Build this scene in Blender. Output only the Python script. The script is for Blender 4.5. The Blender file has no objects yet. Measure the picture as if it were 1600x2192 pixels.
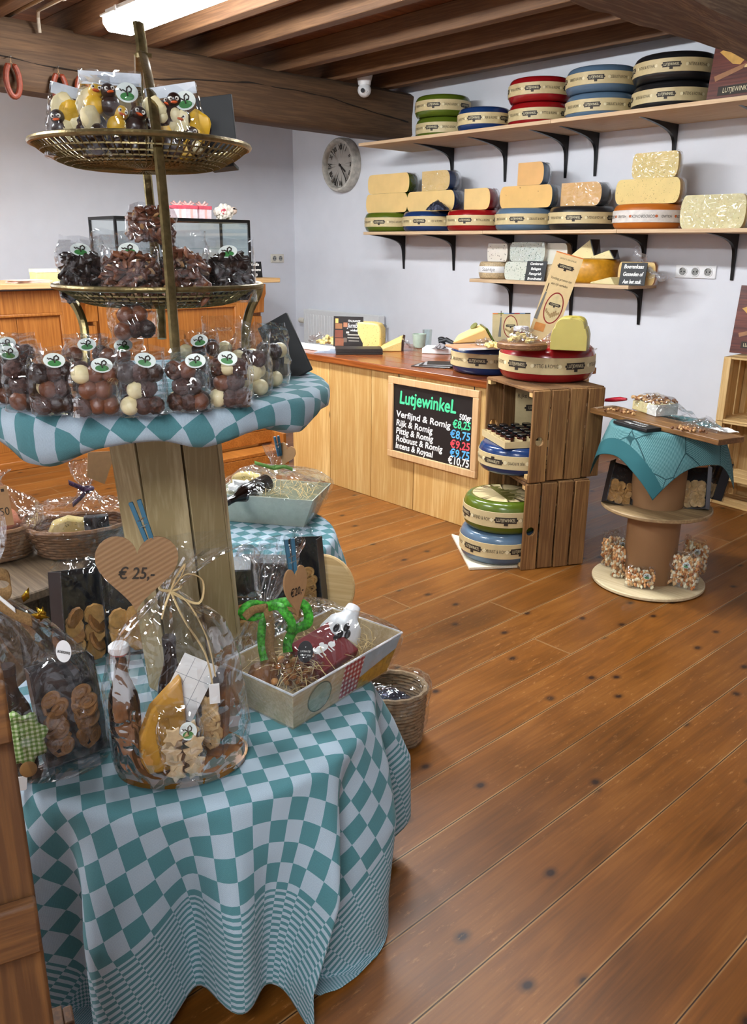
import bpy, bmesh, math, random
from mathutils import Vector as V, Matrix as MX, noise as NZ
SC = bpy.context.scene
COL = SC.collection
PI = math.pi
rnd = random.Random(11)

# ------------------------------------------------------------------ camera
FPX = 1765.0
YAW, PITCH, ROLL = math.radians(-42.552), math.radians(17.839), math.radians(-0.487)
CAMP = V((0, 0, 1.5))
_cy, _sy = math.cos(YAW), math.sin(YAW)
FWD = V((_cy*math.cos(PITCH), _sy*math.cos(PITCH), -math.sin(PITCH)))
_r = V((_sy, -_cy, 0)); _d = FWD.cross(_r)
RGT = math.cos(ROLL)*_r + math.sin(ROLL)*_d
DWN = -math.sin(ROLL)*_r + math.cos(ROLL)*_d
cam_data = bpy.data.cameras.new('camera')
cam_data.sensor_fit = 'HORIZONTAL'; cam_data.sensor_width = 36.0
cam_data.lens = FPX/1600.0*36.0
cam_data.clip_start = 0.02; cam_data.clip_end = 60
cam = bpy.data.objects.new('camera', cam_data); COL.objects.link(cam)
_m = MX((RGT, -DWN, -FWD)).transposed().to_4x4(); _m.translation = CAMP
cam.matrix_world = _m
SC.camera = cam

# ------------------------------------------------------------------ view, world, lights
SC.view_settings.view_transform = 'Standard'
SC.view_settings.look = 'None'
SC.view_settings.gamma = 1.0
SC.view_settings.use_curve_mapping = False
SC.view_settings.exposure = 1.1
try:
    SC.cycles.transparent_max_bounces = 40
    SC.cycles.max_bounces = 8
    SC.cycles.caustics_reflective = False
    SC.cycles.caustics_refractive = False
except Exception:
    pass
W = bpy.data.worlds.new('world'); SC.world = W; W.use_nodes = True
W.node_tree.nodes['Background'].inputs[0].default_value = (0.80, 0.86, 1.0, 1)
W.node_tree.nodes['Background'].inputs[1].default_value = 0.25
LAMP_E = 56.0          # brightness of the fluorescent diffusers

# ------------------------------------------------------------------ pixel -> point on a plane of the room
def ray(x, y): return (x-800)/FPX*RGT + (y-1096)/FPX*DWN + FWD
def PZ(x, y, z): v = ray(x, y); return CAMP + v*((z-CAMP.z)/v.z)
def PX(x, y, X): v = ray(x, y); return CAMP + v*((X-CAMP.x)/v.x)
def PY(x, y, Y): v = ray(x, y); return CAMP + v*((Y-CAMP.y)/v.y)
def PD(x, y, d): return CAMP + ray(x, y)*d
def depth(p): return (V(p)-CAMP).dot(FWD)
def facing(p): return math.atan2(-p[1], -p[0]) + PI/2     # z rotation that turns local -y to the viewer side

# ------------------------------------------------------------------ tagging
def tag(o, label=None, cat=None, group=None, kind=None):
    if label: o['label'] = label
    if cat: o['category'] = cat
    if group: o['group'] = group
    if kind: o['kind'] = kind
    return o
def thing(name, label, cat, loc=(0, 0, 0), rz=0, group=None, rot=None):
    o = bpy.data.objects.new(name, None); COL.objects.link(o)
    o.empty_display_size = 0.03
    o.location = loc; o.rotation_euler = rot if rot else (0, 0, rz)
    return tag(o, label, cat, group)
def dup(root, loc, rz=0, label=None, group=None, rot=None, scale=None):
    r = root.copy(); COL.objects.link(r); r.location = loc; r.rotation_euler = rot if rot else (0, 0, rz)
    if scale: r.scale = scale
    if label: r['label'] = label
    if group: r['group'] = group
    for ch in list(root.children):
        c = ch.copy(); COL.objects.link(c); c.parent = r
        for g in ch.children:
            d = g.copy(); COL.objects.link(d); d.parent = c
    return r

# ------------------------------------------------------------------ mesh builder
class MB:
    def __init__(s): s.v = []; s.f = []; s.mi = []; s.rn = []; s.uv = None; s.cur = 0; s.cr = 0.5
    def add(s, vs, fs, M=None, m=None, r=None):
        o = len(s.v)
        for p in vs:
            p = V(p)
            s.v.append(M @ p if M is not None else p)
        for f in fs:
            s.f.append([o+i for i in f]); s.mi.append(s.cur if m is None else m); s.rn.append(s.cr if r is None else r)
        return s
    def box(s, c, d, M=None, m=None, r=None):
        x, y, z = d[0]/2, d[1]/2, d[2]/2
        vs = [(c[0]+a*x, c[1]+b*y, c[2]+e*z) for e in (-1, 1) for b in (-1, 1) for a in (-1, 1)]
        return s.add(vs, [(0, 2, 3, 1), (4, 5, 7, 6), (0, 1, 5, 4), (2, 6, 7, 3), (0, 4, 6, 2), (1, 3, 7, 5)], M, m, r)
    def hexa(s, b4, t4, m=None, r=None):      # four bottom corners, four top corners (counter-clockwise from above)
        return s.add(list(b4)+list(t4), [(3, 2, 1, 0), (4, 5, 6, 7), (0, 1, 5, 4), (1, 2, 6, 5), (2, 3, 7, 6), (3, 0, 4, 7)], None, m, r)
    def cyl(s, p0, p1, r0, r1=None, n=20, m=None, caps=True):
        p0, p1 = V(p0), V(p1); r1 = r0 if r1 is None else r1
        q = (p1-p0).to_track_quat('Z', 'Y')
        vs = []
        for p, r in ((p0, r0), (p1, r1)):
            for i in range(n):
                a = 2*PI*i/n; vs.append(p + q @ V((r*math.cos(a), r*math.sin(a), 0)))
        fs = [(i, (i+1) % n, n+(i+1) % n, n+i) for i in range(n)]
        if caps: fs += [tuple(range(n-1, -1, -1)), tuple(range(n, 2*n))]
        return s.add(vs, fs, None, m)
    def lathe(s, prof, n=40, c=(0, 0, 0), M=None, m=None, a0=0, a1=None, fn=None):
        full = a1 is None; a1 = 2*PI if full else a1
        k = n if full else n+1; vs = []; L = len(prof)
        for i in range(k):
            a = a0+(a1-a0)*i/n
            for (r, z) in prof:
                p = V((c[0]+r*math.cos(a), c[1]+r*math.sin(a), c[2]+z))
                vs.append(fn(p, a, r, z) if fn else p)
        fs = []
        for i in range(n):
            i2 = (i+1) % k
            for j in range(L-1):
                q = [i*L+j, i2*L+j, i2*L+j+1, i*L+j+1]
                if prof[j][0] == 0 and full: q = [i*L+j, i2*L+j+1, i*L+j+1]
                elif prof[j+1][0] == 0 and full: q = [i*L+j, i2*L+j, i*L+j+1]
                fs.append(q)
        return s.add(vs, fs, M, m)
    def tube(s, path, rad, n=8, closed=False, m=None, flat=1.0, caps=True):
        path = [V(p) for p in path]; L = len(path); vs = []; up = None
        for i, p in enumerate(path):
            if closed: t = path[(i+1) % L]-path[i-1]
            else: t = path[min(i+1, L-1)]-path[max(i-1, 0)]
            t = t.normalized() if t.length > 1e-9 else V((0, 0, 1))
            if up is None: up = V((0, 0, 1)) if abs(t.z) < .9 else V((1, 0, 0))
            b = t.cross(up)
            if b.length < 1e-6: b = t.orthogonal()
            b.normalize(); up = b.cross(t).normalized()
            r = rad[i] if isinstance(rad, (list, tuple)) else rad
            for k in range(n):
                a = 2*PI*k/n; vs.append(p + b*(r*math.cos(a)) + up*(r*flat*math.sin(a)))
        fs = []
        for i in range(L if closed else L-1):
            i2 = (i+1) % L
            for k in range(n):
                k2 = (k+1) % n; fs.append((i*n+k, i2*n+k, i2*n+k2, i*n+k2))
        if not closed and caps: fs += [tuple(range(n)), tuple(range(L*n-1, L*n-n-1, -1))]
        return s.add(vs, fs, None, m)
    def ribbon(s, path, wvec, m=None):         # flat strip; wvec: width vector or list of them
        vs = []; L = len(path)
        for i, p in enumerate(path):
            w = V(wvec[i]) if isinstance(wvec, list) else V(wvec)
            vs += [V(p)-w/2, V(p)+w/2]
        return s.add(vs, [(2*i, 2*i+1, 2*i+3, 2*i+2) for i in range(L-1)], None, m)
    def prism(s, pts, h, M=None, m=None, r=None):   # polygon in xy, extruded from z=0 to z=h
        n = len(pts)
        vs = [(p[0], p[1], 0) for p in pts]+[(p[0], p[1], h) for p in pts]
        fs = [tuple(range(n-1, -1, -1)), tuple(range(n, 2*n))]+[(i, (i+1) % n, n+(i+1) % n, n+i) for i in range(n)]
        return s.add(vs, fs, M, m, r)
    def ball(s, c, r, nu=12, nv=8, bump=0.0, sc=(1, 1, 1), seed=0, M=None, m=None, fq=1.5):
        c = V(c); vs = []; fs = []
        for j in range(nv+1):
            th = PI*j/nv
            for i in range(nu):
                a = 2*PI*i/nu
                d = V((math.sin(th)*math.cos(a), math.sin(th)*math.sin(a), math.cos(th)))
                k = 1+bump*NZ.noise(d*fq+V((seed*3.1, seed*1.7, seed*.9))) if bump else 1
                vs.append(c+V((d.x*r*sc[0], d.y*r*sc[1], d.z*r*sc[2]))*k)
        for j in range(nv):
            for i in range(nu):
                i2 = (i+1) % nu; fs.append((j*nu+i, (j+1)*nu+i, (j+1)*nu+i2, j*nu+i2))
        return s.add(vs, fs, M, m)
    def grid(s, fn, nu, nv, m=None, uvfn=None, closed=False):
        o = len(s.v); K = nu if closed else nu+1
        for j in range(nv+1):
            for i in range(K): s.v.append(V(fn(i/nu, j/nv)))
        for j in range(nv):
            for i in range(nu):
                i2 = (i+1) % K
                s.f.append([o+j*K+i, o+j*K+i2, o+(j+1)*K+i2, o+(j+1)*K+i]); s.mi.append(s.cur if m is None else m); s.rn.append(s.cr)
                if uvfn:
                    if s.uv is None: s.uv = {}
                    s.uv[len(s.f)-1] = [uvfn(i/nu, j/nv), uvfn((i+1)/nu, j/nv), uvfn((i+1)/nu, (j+1)/nv), uvfn(i/nu, (j+1)/nv)]
        return s
    def mesh(s, name, mats, smooth=35):
        me = bpy.data.meshes.new(name)
        me.from_pydata([tuple(p) for p in s.v], [], s.f)
        if not isinstance(mats, (list, tuple)): mats = [mats]
        for m in mats: me.materials.append(m)
        me.polygons.foreach_set('material_index', s.mi)
        a = me.attributes.new('rnd', 'FLOAT', 'FACE'); a.data.foreach_set('value', s.rn)
        if s.uv:
            ul = me.uv_layers.new(name='UVMap')
            for pi, p in enumerate(me.polygons):
                if pi in s.uv:
                    for k, li in enumerate(p.loop_indices): ul.data[li].uv = s.uv[pi][k]
        bm = bmesh.new(); bm.from_mesh(me)
        bmesh.ops.recalc_face_normals(bm, faces=bm.faces) if s.fixn else None
        bm.to_mesh(me); bm.free()
        if smooth:
            me.polygons.foreach_set('use_smooth', [True]*len(me.polygons))
            me.set_sharp_from_angle(angle=math.radians(smooth))
        me.update()
        return me
    fixn = True
    def build(s, name, mats, parent=None, loc=None, rz=0, smooth=35, bevel=0, rot=None, seg=2, solid=0):
        o = bpy.data.objects.new(name, s.mesh(name, mats, smooth)); COL.objects.link(o)
        if parent: o.parent = parent
        if loc is not None: o.location = loc
        if rot: o.rotation_euler = rot
        elif rz: o.rotation_euler = (0, 0, rz)
        if solid:
            md = o.modifiers.new('solid', 'SOLIDIFY'); md.thickness = solid; md.offset = 0
        if bevel:
            md = o.modifiers.new('bevel', 'BEVEL'); md.width = bevel; md.segments = seg; md.limit_method = 'ANGLE'; md.angle_limit = math.radians(40)
        return o
def bbox(name, c, d, mat, parent=None, bevel=0.002, **k):
    return MB().box(c, d).build(name, mat, parent, bevel=bevel, **k)
def solidmesh(o, t):
    md = o.modifiers.new('solid', 'SOLIDIFY'); md.thickness = t; md.offset = 0
    return o

# ------------------------------------------------------------------ lettering (font outlines turned into flat mesh)
_tc = {}
def text_geo(s, size=1.0, spacing=1.0):
    k = (s, spacing)
    if k not in _tc:
        cu = bpy.data.curves.new('lettering', 'FONT'); cu.body = s; cu.align_x = 'CENTER'; cu.align_y = 'CENTER'
        cu.space_character = spacing; cu.resolution_u = 3
        o = bpy.data.objects.new('lettering', cu); COL.objects.link(o)
        dg = bpy.context.evaluated_depsgraph_get(); dg.update()
        me = bpy.data.meshes.new_from_object(o.evaluated_get(dg))
        _tc[k] = ([v.co.copy() for v in me.vertices], [list(p.vertices) for p in me.polygons])
        bpy.data.objects.remove(o); bpy.data.meshes.remove(me); bpy.data.curves.remove(cu)
    vs, fs = _tc[k]
    return [v*size for v in vs], fs
def put_text(mb, s, size, M, m=0, sx=1.0, shear=0.0, bend=None, jit=0, bold=0):
    vs, fs = text_geo(s, size)
    out = []
    for v in vs:
        x, y = v.x*sx+shear*v.y, v.y
        if bend:     # wrap on a vertical cylinder of radius bend around the local origin, facing -y
            a = x/bend; out.append(V((bend*math.sin(a), -bend*math.cos(a), y)))
        else: out.append(V((x, 0, y)))
    mb.add(out, fs, M, m)
    if bold and not bend:
        for dx, dy in ((bold, 0), (-bold, 0), (0, bold), (0, -bold)):
            mb.add([p+V((dx, -0.00004*(1+dx*100), dy)) for p in out], fs, M, m)
    return mb

# ------------------------------------------------------------------ materials
def lin(c):
    if isinstance(c, str):
        c = c.lstrip('#'); c = [int(c[i:i+2], 16)/255 for i in (0, 2, 4)]
        return tuple((x/12.92 if x <= .04045 else ((x+.055)/1.055)**2.4) for x in c)
    return tuple(c)
_mats = {}
def newmat(name):
    m = bpy.data.materials.new(name); m.use_nodes = True
    nt = m.node_tree; return m, nt, nt.nodes['Principled BSDF']
def nd(nt, t, **k):
    n = nt.nodes.new(t)
    for a, b in k.items():
        if a == 'inp':
            for i, val in b.items(): n.inputs[i].default_value = val
        else: setattr(n, a, b)
    return n
def L(nt, a, b): nt.links.new(a, b)
def ramp(nt, stops):
    r = nd(nt, 'ShaderNodeValToRGB'); e = r.color_ramp.elements
    while len(e) < len(stops): e.new(.5)
    for i, (p, c) in enumerate(stops):
        e[i].position = p; e[i].color = tuple(lin(c))+(1,)
    return r
def pm(name, col, rough=.5, metal=0, var=.12, scale=30, bump=0, bscale=None, coat=0, spec=.5, trans=0, sub=0, emit=0):
    if name in _mats: return _mats[name]
    m, nt, b = newmat(name); c = lin(col)
    tc = nd(nt, 'ShaderNodeTexCoord'); n = nd(nt, 'ShaderNodeTexNoise', inp={'Scale': scale, 'Detail': 4})
    L(nt, tc.outputs['Object'], n.inputs['Vector'])
    r = ramp(nt, [(.3, [x*(1-var) for x in c]), (.7, [min(1, x*(1+var)) for x in c])])
    L(nt, n.outputs['Fac'], r.inputs[0]); L(nt, r.outputs[0], b.inputs['Base Color'])
    b.inputs['Roughness'].default_value = rough; b.inputs['Metallic'].default_value = metal
    b.inputs['Coat Weight'].default_value = coat; b.inputs['Specular IOR Level'].default_value = spec
    b.inputs['Transmission Weight'].default_value = trans
    if sub:
        b.inputs['Subsurface Weight'].default_value = sub; b.inputs['Subsurface Radius'].default_value = (.02, .012, .006); b.inputs['Subsurface Scale'].default_value = .5
    if emit:
        b.inputs['Emission Color'].default_value = c+(1,); b.inputs['Emission Strength'].default_value = emit
    if bump:
        n2 = nd(nt, 'ShaderNodeTexNoise', inp={'Scale': bscale or scale*3, 'Detail': 5}); L(nt, tc.outputs['Object'], n2.inputs['Vector'])
        bp = nd(nt, 'ShaderNodeBump', inp={'Strength': bump, 'Distance': .004}); L(nt, n2.outputs['Fac'], bp.inputs['Height']); L(nt, bp.outputs[0], b.inputs['Normal'])
    _mats[name] = m; return m
def wood(name, dark, light, axis='Z', sc=9, rough=.5, knots=.5, var=.25, contrast=1.0, bump=.15, coat=0):
    """board wood: grain stretched along an object axis, knots, tint per board from the face attribute rnd"""
    if name in _mats: return _mats[name]
    m, nt, b = newmat(name)
    tc = nd(nt, 'ShaderNodeTexCoord'); at = nd(nt, 'ShaderNodeAttribute', attribute_name='rnd'); oi = nd(nt, 'ShaderNodeObjectInfo')
    ad = nd(nt, 'ShaderNodeMath', operation='ADD'); L(nt, at.outputs['Fac'], ad.inputs[0]); L(nt, oi.outputs['Random'], ad.inputs[1])
    ml = nd(nt, 'ShaderNodeMath', operation='MULTIPLY', inp={1: 37.7}); L(nt, ad.outputs[0], ml.inputs[0])
    cb = nd(nt, 'ShaderNodeCombineXYZ'); [L(nt, ml.outputs[0], cb.inputs[i]) for i in range(3)]
    va = nd(nt, 'ShaderNodeVectorMath', operation='ADD'); L(nt, tc.outputs['Object'], va.inputs[0]); L(nt, cb.outputs[0], va.inputs[1])
    s = {'X': (.12, 1, 1), 'Y': (1, .12, 1), 'Z': (1, 1, .12)}[axis]
    mp = nd(nt, 'ShaderNodeMapping', inp={'Scale': tuple(sc*x for x in s)}); L(nt, va.outputs[0], mp.inputs[0])
    n1 = nd(nt, 'ShaderNodeTexNoise', inp={'Scale': 1.0, 'Detail': 3, 'Distortion': .6}); L(nt, mp.outputs[0], n1.inputs['Vector'])
    mlt = nd(nt, 'ShaderNodeMath', operation='MULTIPLY', inp={1: 9.0}); L(nt, n1.outputs['Fac'], mlt.inputs[0])
    sn = nd(nt, 'ShaderNodeMath', operation='SINE'); L(nt, mlt.outputs[0], sn.inputs[0])
    mp2 = nd(nt, 'ShaderNodeMapping', inp={'Scale': tuple(sc*14*x for x in ((.04 if q < 1 else 1) for q in s))}); L(nt, va.outputs[0], mp2.inputs[0])
    n2 = nd(nt, 'ShaderNodeTexNoise', inp={'Scale': 1.0, 'Detail': 4}); L(nt, mp2.outputs[0], n2.inputs['Vector'])
    a1 = nd(nt, 'ShaderNodeMath', operation='MULTIPLY_ADD', inp={1: .16*contrast, 2: .0}); L(nt, sn.outputs[0], a1.inputs[0])
    a2 = nd(nt, 'ShaderNodeMath', operation='ADD'); L(nt, a1.outputs[0], a2.inputs[0]); L(nt, n2.outputs['Fac'], a2.inputs[1])
    r = ramp(nt, [(.25, dark), (.75, light)]); L(nt, a2.outputs[0], r.inputs[0])
    # knots
    ks = tuple(2.2*(.45 if q < 1 else 1) for q in s)
    mp3 = nd(nt, 'ShaderNodeMapping', inp={'Scale': ks}); L(nt, va.outputs[0], mp3.inputs[0])
    vo = nd(nt, 'ShaderNodeTexVoronoi', inp={'Scale': 2.3, 'Randomness': 1.0}); L(nt, mp3.outputs[0], vo.inputs['Vector'])
    kr = ramp(nt, [(.035, (1, 1, 1)), (.075, (0, 0, 0))]); L(nt, vo.outputs['Distance'], kr.inputs[0])
    km = nd(nt, 'ShaderNodeMath', operation='MULTIPLY', inp={1: knots}); L(nt, kr.outputs[0], km.inputs[0])
    mx = nd(nt, 'ShaderNodeMix', data_type='RGBA'); L(nt, km.outputs[0], mx.inputs['Factor']); L(nt, r.outputs[0], mx.inputs['A'])
    mx.inputs['B'].default_value = tuple(x*.28 for x in lin(dark))+(1,)
    hs = nd(nt, 'ShaderNodeHueSaturation'); L(nt, mx.outputs['Result'], hs.inputs['Color'])
    vr = nd(nt, 'ShaderNodeMath', operation='MULTIPLY_ADD', inp={1: var, 2: 1-var/2}); L(nt, at.outputs['Fac'], vr.inputs[0]); L(nt, vr.outputs[0], hs.inputs['Value'])
    L(nt, hs.outputs[0], b.inputs['Base Color'])
    b.inputs['Roughness'].default_value = rough; b.inputs['Coat Weight'].default_value = coat; b.inputs['Coat Roughness'].default_value = .2
    bp = nd(nt, 'ShaderNodeBump', inp={'Strength': bump, 'Distance': .003}); L(nt, a2.outputs[0], bp.inputs['Height']); L(nt, bp.outputs[0], b.inputs['Normal'])
    _mats[name] = m; return m

def floor_mat():
    m, nt, b = newmat('varnished_pine_floor')
    tc = nd(nt, 'ShaderNodeTexCoord'); sp = nd(nt, 'ShaderNodeSeparateXYZ'); L(nt, tc.outputs['Object'], sp.inputs[0])
    def mth(op, a, bb=None, c=None):
        n = nd(nt, 'ShaderNodeMath', operation=op)
        for i, q in enumerate((a, bb, c)):
            if q is None: continue
            if isinstance(q, (int, float)): n.inputs[i].default_value = q
            else: L(nt, q, n.inputs[i])
        return n.outputs[0]
    u = mth('DIVIDE', mth('SUBTRACT', sp.outputs['X'], 0.7), 0.1797)
    idx = mth('FLOOR', u); fr = mth('SUBTRACT', u, idx)
    wn = nd(nt, 'ShaderNodeTexWhiteNoise', noise_dimensions='1D'); L(nt, idx, wn.inputs['W'])
    yy = mth('DIVIDE', mth('ADD', sp.outputs['Y'], mth('MULTIPLY', wn.outputs['Value'], 4.6)), 4.6)
    yi = mth('FLOOR', yy); yf = mth('SUBTRACT', yy, yi)
    w2 = nd(nt, 'ShaderNodeTexWhiteNoise', noise_dimensions='2D'); cb = nd(nt, 'ShaderNodeCombineXYZ'); L(nt, idx, cb.inputs[0]); L(nt, yi, cb.inputs[1]); L(nt, cb.outputs[0], w2.inputs['Vector'])
    rv = w2.outputs['Value']
    off = nd(nt, 'ShaderNodeCombineXYZ'); r9 = mth('MULTIPLY', rv, 31.0); L(nt, r9, off.inputs[0]); L(nt, mth('MULTIPLY', rv, 57.0), off.inputs[1])
    va = nd(nt, 'ShaderNodeVectorMath', operation='ADD'); L(nt, tc.outputs['Object'], va.inputs[0]); L(nt, off.outputs[0], va.inputs[1])
    mp = nd(nt, 'ShaderNodeMapping', inp={'Scale': (9, .9, 1)}); L(nt, va.outputs[0], mp.inputs[0])
    n1 = nd(nt, 'ShaderNodeTexNoise', inp={'Scale': 1, 'Detail': 3, 'Distortion': .8}); L(nt, mp.outputs[0], n1.inputs['Vector'])
    gr = mth('SINE', mth('MULTIPLY', n1.outputs['Fac'], 26.0))
    mp2 = nd(nt, 'ShaderNodeMapping', inp={'Scale': (150, 5, 1)}); L(nt, va.outputs[0], mp2.inputs[0])
    n2 = nd(nt, 'ShaderNodeTexNoise', inp={'Scale': 1, 'Detail': 4}); L(nt, mp2.outputs[0], n2.inputs['Vector'])
    n3 = nd(nt, 'ShaderNodeTexNoise', inp={'Scale': 2.2, 'Detail': 3}); L(nt, va.outputs[0], n3.inputs['Vector'])
    f = mth('ADD', mth('ADD', mth('MULTIPLY', gr, .06), mth('MULTIPLY', n2.outputs['Fac'], .34)), mth('MULTIPLY', n3.outputs['Fac'], .62))
    r = ramp(nt, [(.25, '#54300d'), (.5, '#744415'), (.8, '#8f5b24')]); L(nt, f, r.inputs[0])
    # knots
    mp3 = nd(nt, 'ShaderNodeMapping', inp={'Scale': (4.6, 3.3, 0)}); L(nt, va.outputs[0], mp3.inputs[0])
    nk = nd(nt, 'ShaderNodeTexNoise', inp={'Scale': 6}); L(nt, va.outputs[0], nk.inputs['Vector'])
    vk = nd(nt, 'ShaderNodeVectorMath', operation='MULTIPLY_ADD', inp={1: (.08, .08, .08)}); L(nt, nk.outputs['Color'], vk.inputs[0]); L(nt, mp3.outputs[0], vk.inputs[2])
    vo = nd(nt, 'ShaderNodeTexVoronoi', voronoi_dimensions='2D', inp={'Scale': 1.0}); L(nt, vk.outputs[0], vo.inputs['Vector'])
    kr = ramp(nt, [(.028, (1, 1, 1)), (.055, (.45, .45, .45)), (.10, (0, 0, 0))]); L(nt, vo.outputs['Distance'], kr.inputs[0])
    kc = mth('MULTIPLY', kr.outputs[0], mth('GREATER_THAN', vo.outputs['Color'], .34))
    mx = nd(nt, 'ShaderNodeMix', data_type='RGBA', inp={'B': lin('#2a1408')+(1,)}); L(nt, kc, mx.inputs['Factor']); L(nt, r.outputs[0], mx.inputs['A'])
    # worn flecks and pale scratches
    mp4 = nd(nt, 'ShaderNodeMapping', inp={'Scale': (46, 11, 1)}); L(nt, tc.outputs['Object'], mp4.inputs[0])
    n4 = nd(nt, 'ShaderNodeTexNoise', inp={'Scale': 1.6, 'Detail': 8, 'Roughness': .75}); L(nt, mp4.outputs[0], n4.inputs['Vector'])
    n5 = nd(nt, 'ShaderNodeTexNoise', inp={'Scale': 1.1, 'Detail': 2}); L(nt, tc.outputs['Object'], n5.inputs['Vector'])
    fl = mth('MULTIPLY', ramp_out(nt, n4.outputs['Fac'], [(.57, (0, 0, 0)), (.68, (1, 1, 1))]), ramp_out(nt, n5.outputs['Fac'], [(.42, (0, 0, 0)), (.62, (1, 1, 1))]))
    mx2 = nd(nt, 'ShaderNodeMix', data_type='RGBA', inp={'B': lin('#c08a55')+(1,)}); L(nt, mth('MULTIPLY', fl, .6), mx2.inputs['Factor']); L(nt, mx.outputs['Result'], mx2.inputs['A'])
    # tint per board
    hs = nd(nt, 'ShaderNodeHueSaturation'); L(nt, mx2.outputs['Result'], hs.inputs['Color']); L(nt, mth('MULTIPLY_ADD', rv, .3, .85), hs.inputs['Value'])
    # seams: thin dark line and worn pale arris
    d = mth('MINIMUM', fr, mth('SUBTRACT', 1.0, fr)); dy = mth('MULTIPLY', mth('MINIMUM', yf, mth('SUBTRACT', 1.0, yf)), 36.0)
    dd = mth('MINIMUM', d, dy)
    pale = ramp_out(nt, dd, [(.012, (1, 1, 1)), (.034, (0, 0, 0))])
    pw = mth('MULTIPLY', pale, ramp_out(nt, n3.outputs['Fac'], [(.35, (.15, .15, .15)), (.6, (.7, .7, .7))]))
    mx3 = nd(nt, 'ShaderNodeMix', data_type='RGBA', inp={'B': lin('#c29a68')+(1,)}); L(nt, pw, mx3.inputs['Factor']); L(nt, hs.outputs[0], mx3.inputs['A'])
    drk = ramp_out(nt, dd, [(.006, (1, 1, 1)), (.012, (0, 0, 0))])
    mx4 = nd(nt, 'ShaderNodeMix', data_type='RGBA', inp={'B': lin('#2c1809')+(1,)}); L(nt, drk, mx4.inputs['Factor']); L(nt, mx3.outputs['Result'], mx4.inputs['A'])
    L(nt, mx4.outputs['Result'], b.inputs['Base Color'])
    rr = nd(nt, 'ShaderNodeMapRange', inp={'To Min': .30, 'To Max': .52}); L(nt, n3.outputs['Fac'], rr.inputs[0]); L(nt, rr.outputs[0], b.inputs['Roughness'])
    b.inputs['Specular IOR Level'].default_value = .4
    h = mth('SUBTRACT', mth('MULTIPLY', f, .3), mth('MULTIPLY', drk, 1.0))
    bp = nd(nt, 'ShaderNodeBump', inp={'Strength': .25, 'Distance': .004}); L(nt, h, bp.inputs['Height']); L(nt, bp.outputs[0], b.inputs['Normal'])
    return m
def ramp_out(nt, src, stops):
    r = ramp(nt, stops); L(nt, src, r.inputs[0]); return r.outputs[0]

def cloth_mat(name, cell, border, teal, pale):
    m, nt, b = newmat(name)
    uv = nd(nt, 'ShaderNodeUVMap', uv_map='UVMap'); sp = nd(nt, 'ShaderNodeSeparateXYZ'); L(nt, uv.outputs[0], sp.inputs[0])
    def mth(op, a, bb=None, c=None):
        n = nd(nt, 'ShaderNodeMath', operation=op)
        for i, q in enumerate((a, bb, c)):
            if q is None: continue
            if isinstance(q, (int, float)): n.inputs[i].default_value = q
            else: L(nt, q, n.inputs[i])
        return n.outputs[0]
    fl = []
    for ax in ('X', 'Y'):
        q = sp.outputs[ax]
        isb = mth('GREATER_THAN', mth('ABSOLUTE', q), border)
        k = mth('MULTIPLY_ADD', isb, 6.0/cell-1.0/cell, 1.0/cell)
        fl.append(mth('FLOOR', mth('ADD', mth('MULTIPLY', q, k), 400.0)))
    ch = mth('MODULO', mth('ADD', fl[0], fl[1]), 2.0)
    tc = nd(nt, 'ShaderNodeTexCoord')
    wv = nd(nt, 'ShaderNodeTexWave', bands_direction='DIAGONAL', inp={'Scale': 190.0, 'Distortion': 1.5}); L(nt, uv.outputs[0], wv.inputs['Vector'])
    n = nd(nt, 'ShaderNodeTexNoise', inp={'Scale': 500, 'Detail': 2}); L(nt, uv.outputs[0], n.inputs['Vector'])
    mx = nd(nt, 'ShaderNodeMix', data_type='RGBA', inp={'A': lin(teal)+(1,), 'B': lin(pale)+(1,)}); L(nt, ch, mx.inputs['Factor'])
    hs = nd(nt, 'ShaderNodeHueSaturation'); L(nt, mx.outputs['Result'], hs.inputs['Color'])
    L(nt, mth('ADD', mth('MULTIPLY_ADD', wv.outputs['Fac'], .10, .80), mth('MULTIPLY', n.outputs['Fac'], .3)), hs.inputs['Value'])
    L(nt, hs.outputs[0], b.inputs['Base Color']); b.inputs['Roughness'].default_value = .85; b.inputs['Specular IOR Level'].default_value = .15
    b.inputs['Sheen Weight'].default_value = .1
    bp = nd(nt, 'ShaderNodeBump', inp={'Strength': .15, 'Distance': .001}); L(nt, wv.outputs['Fac'], bp.inputs['Height']); L(nt, bp.outputs[0], b.inputs['Normal'])
    return m

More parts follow.
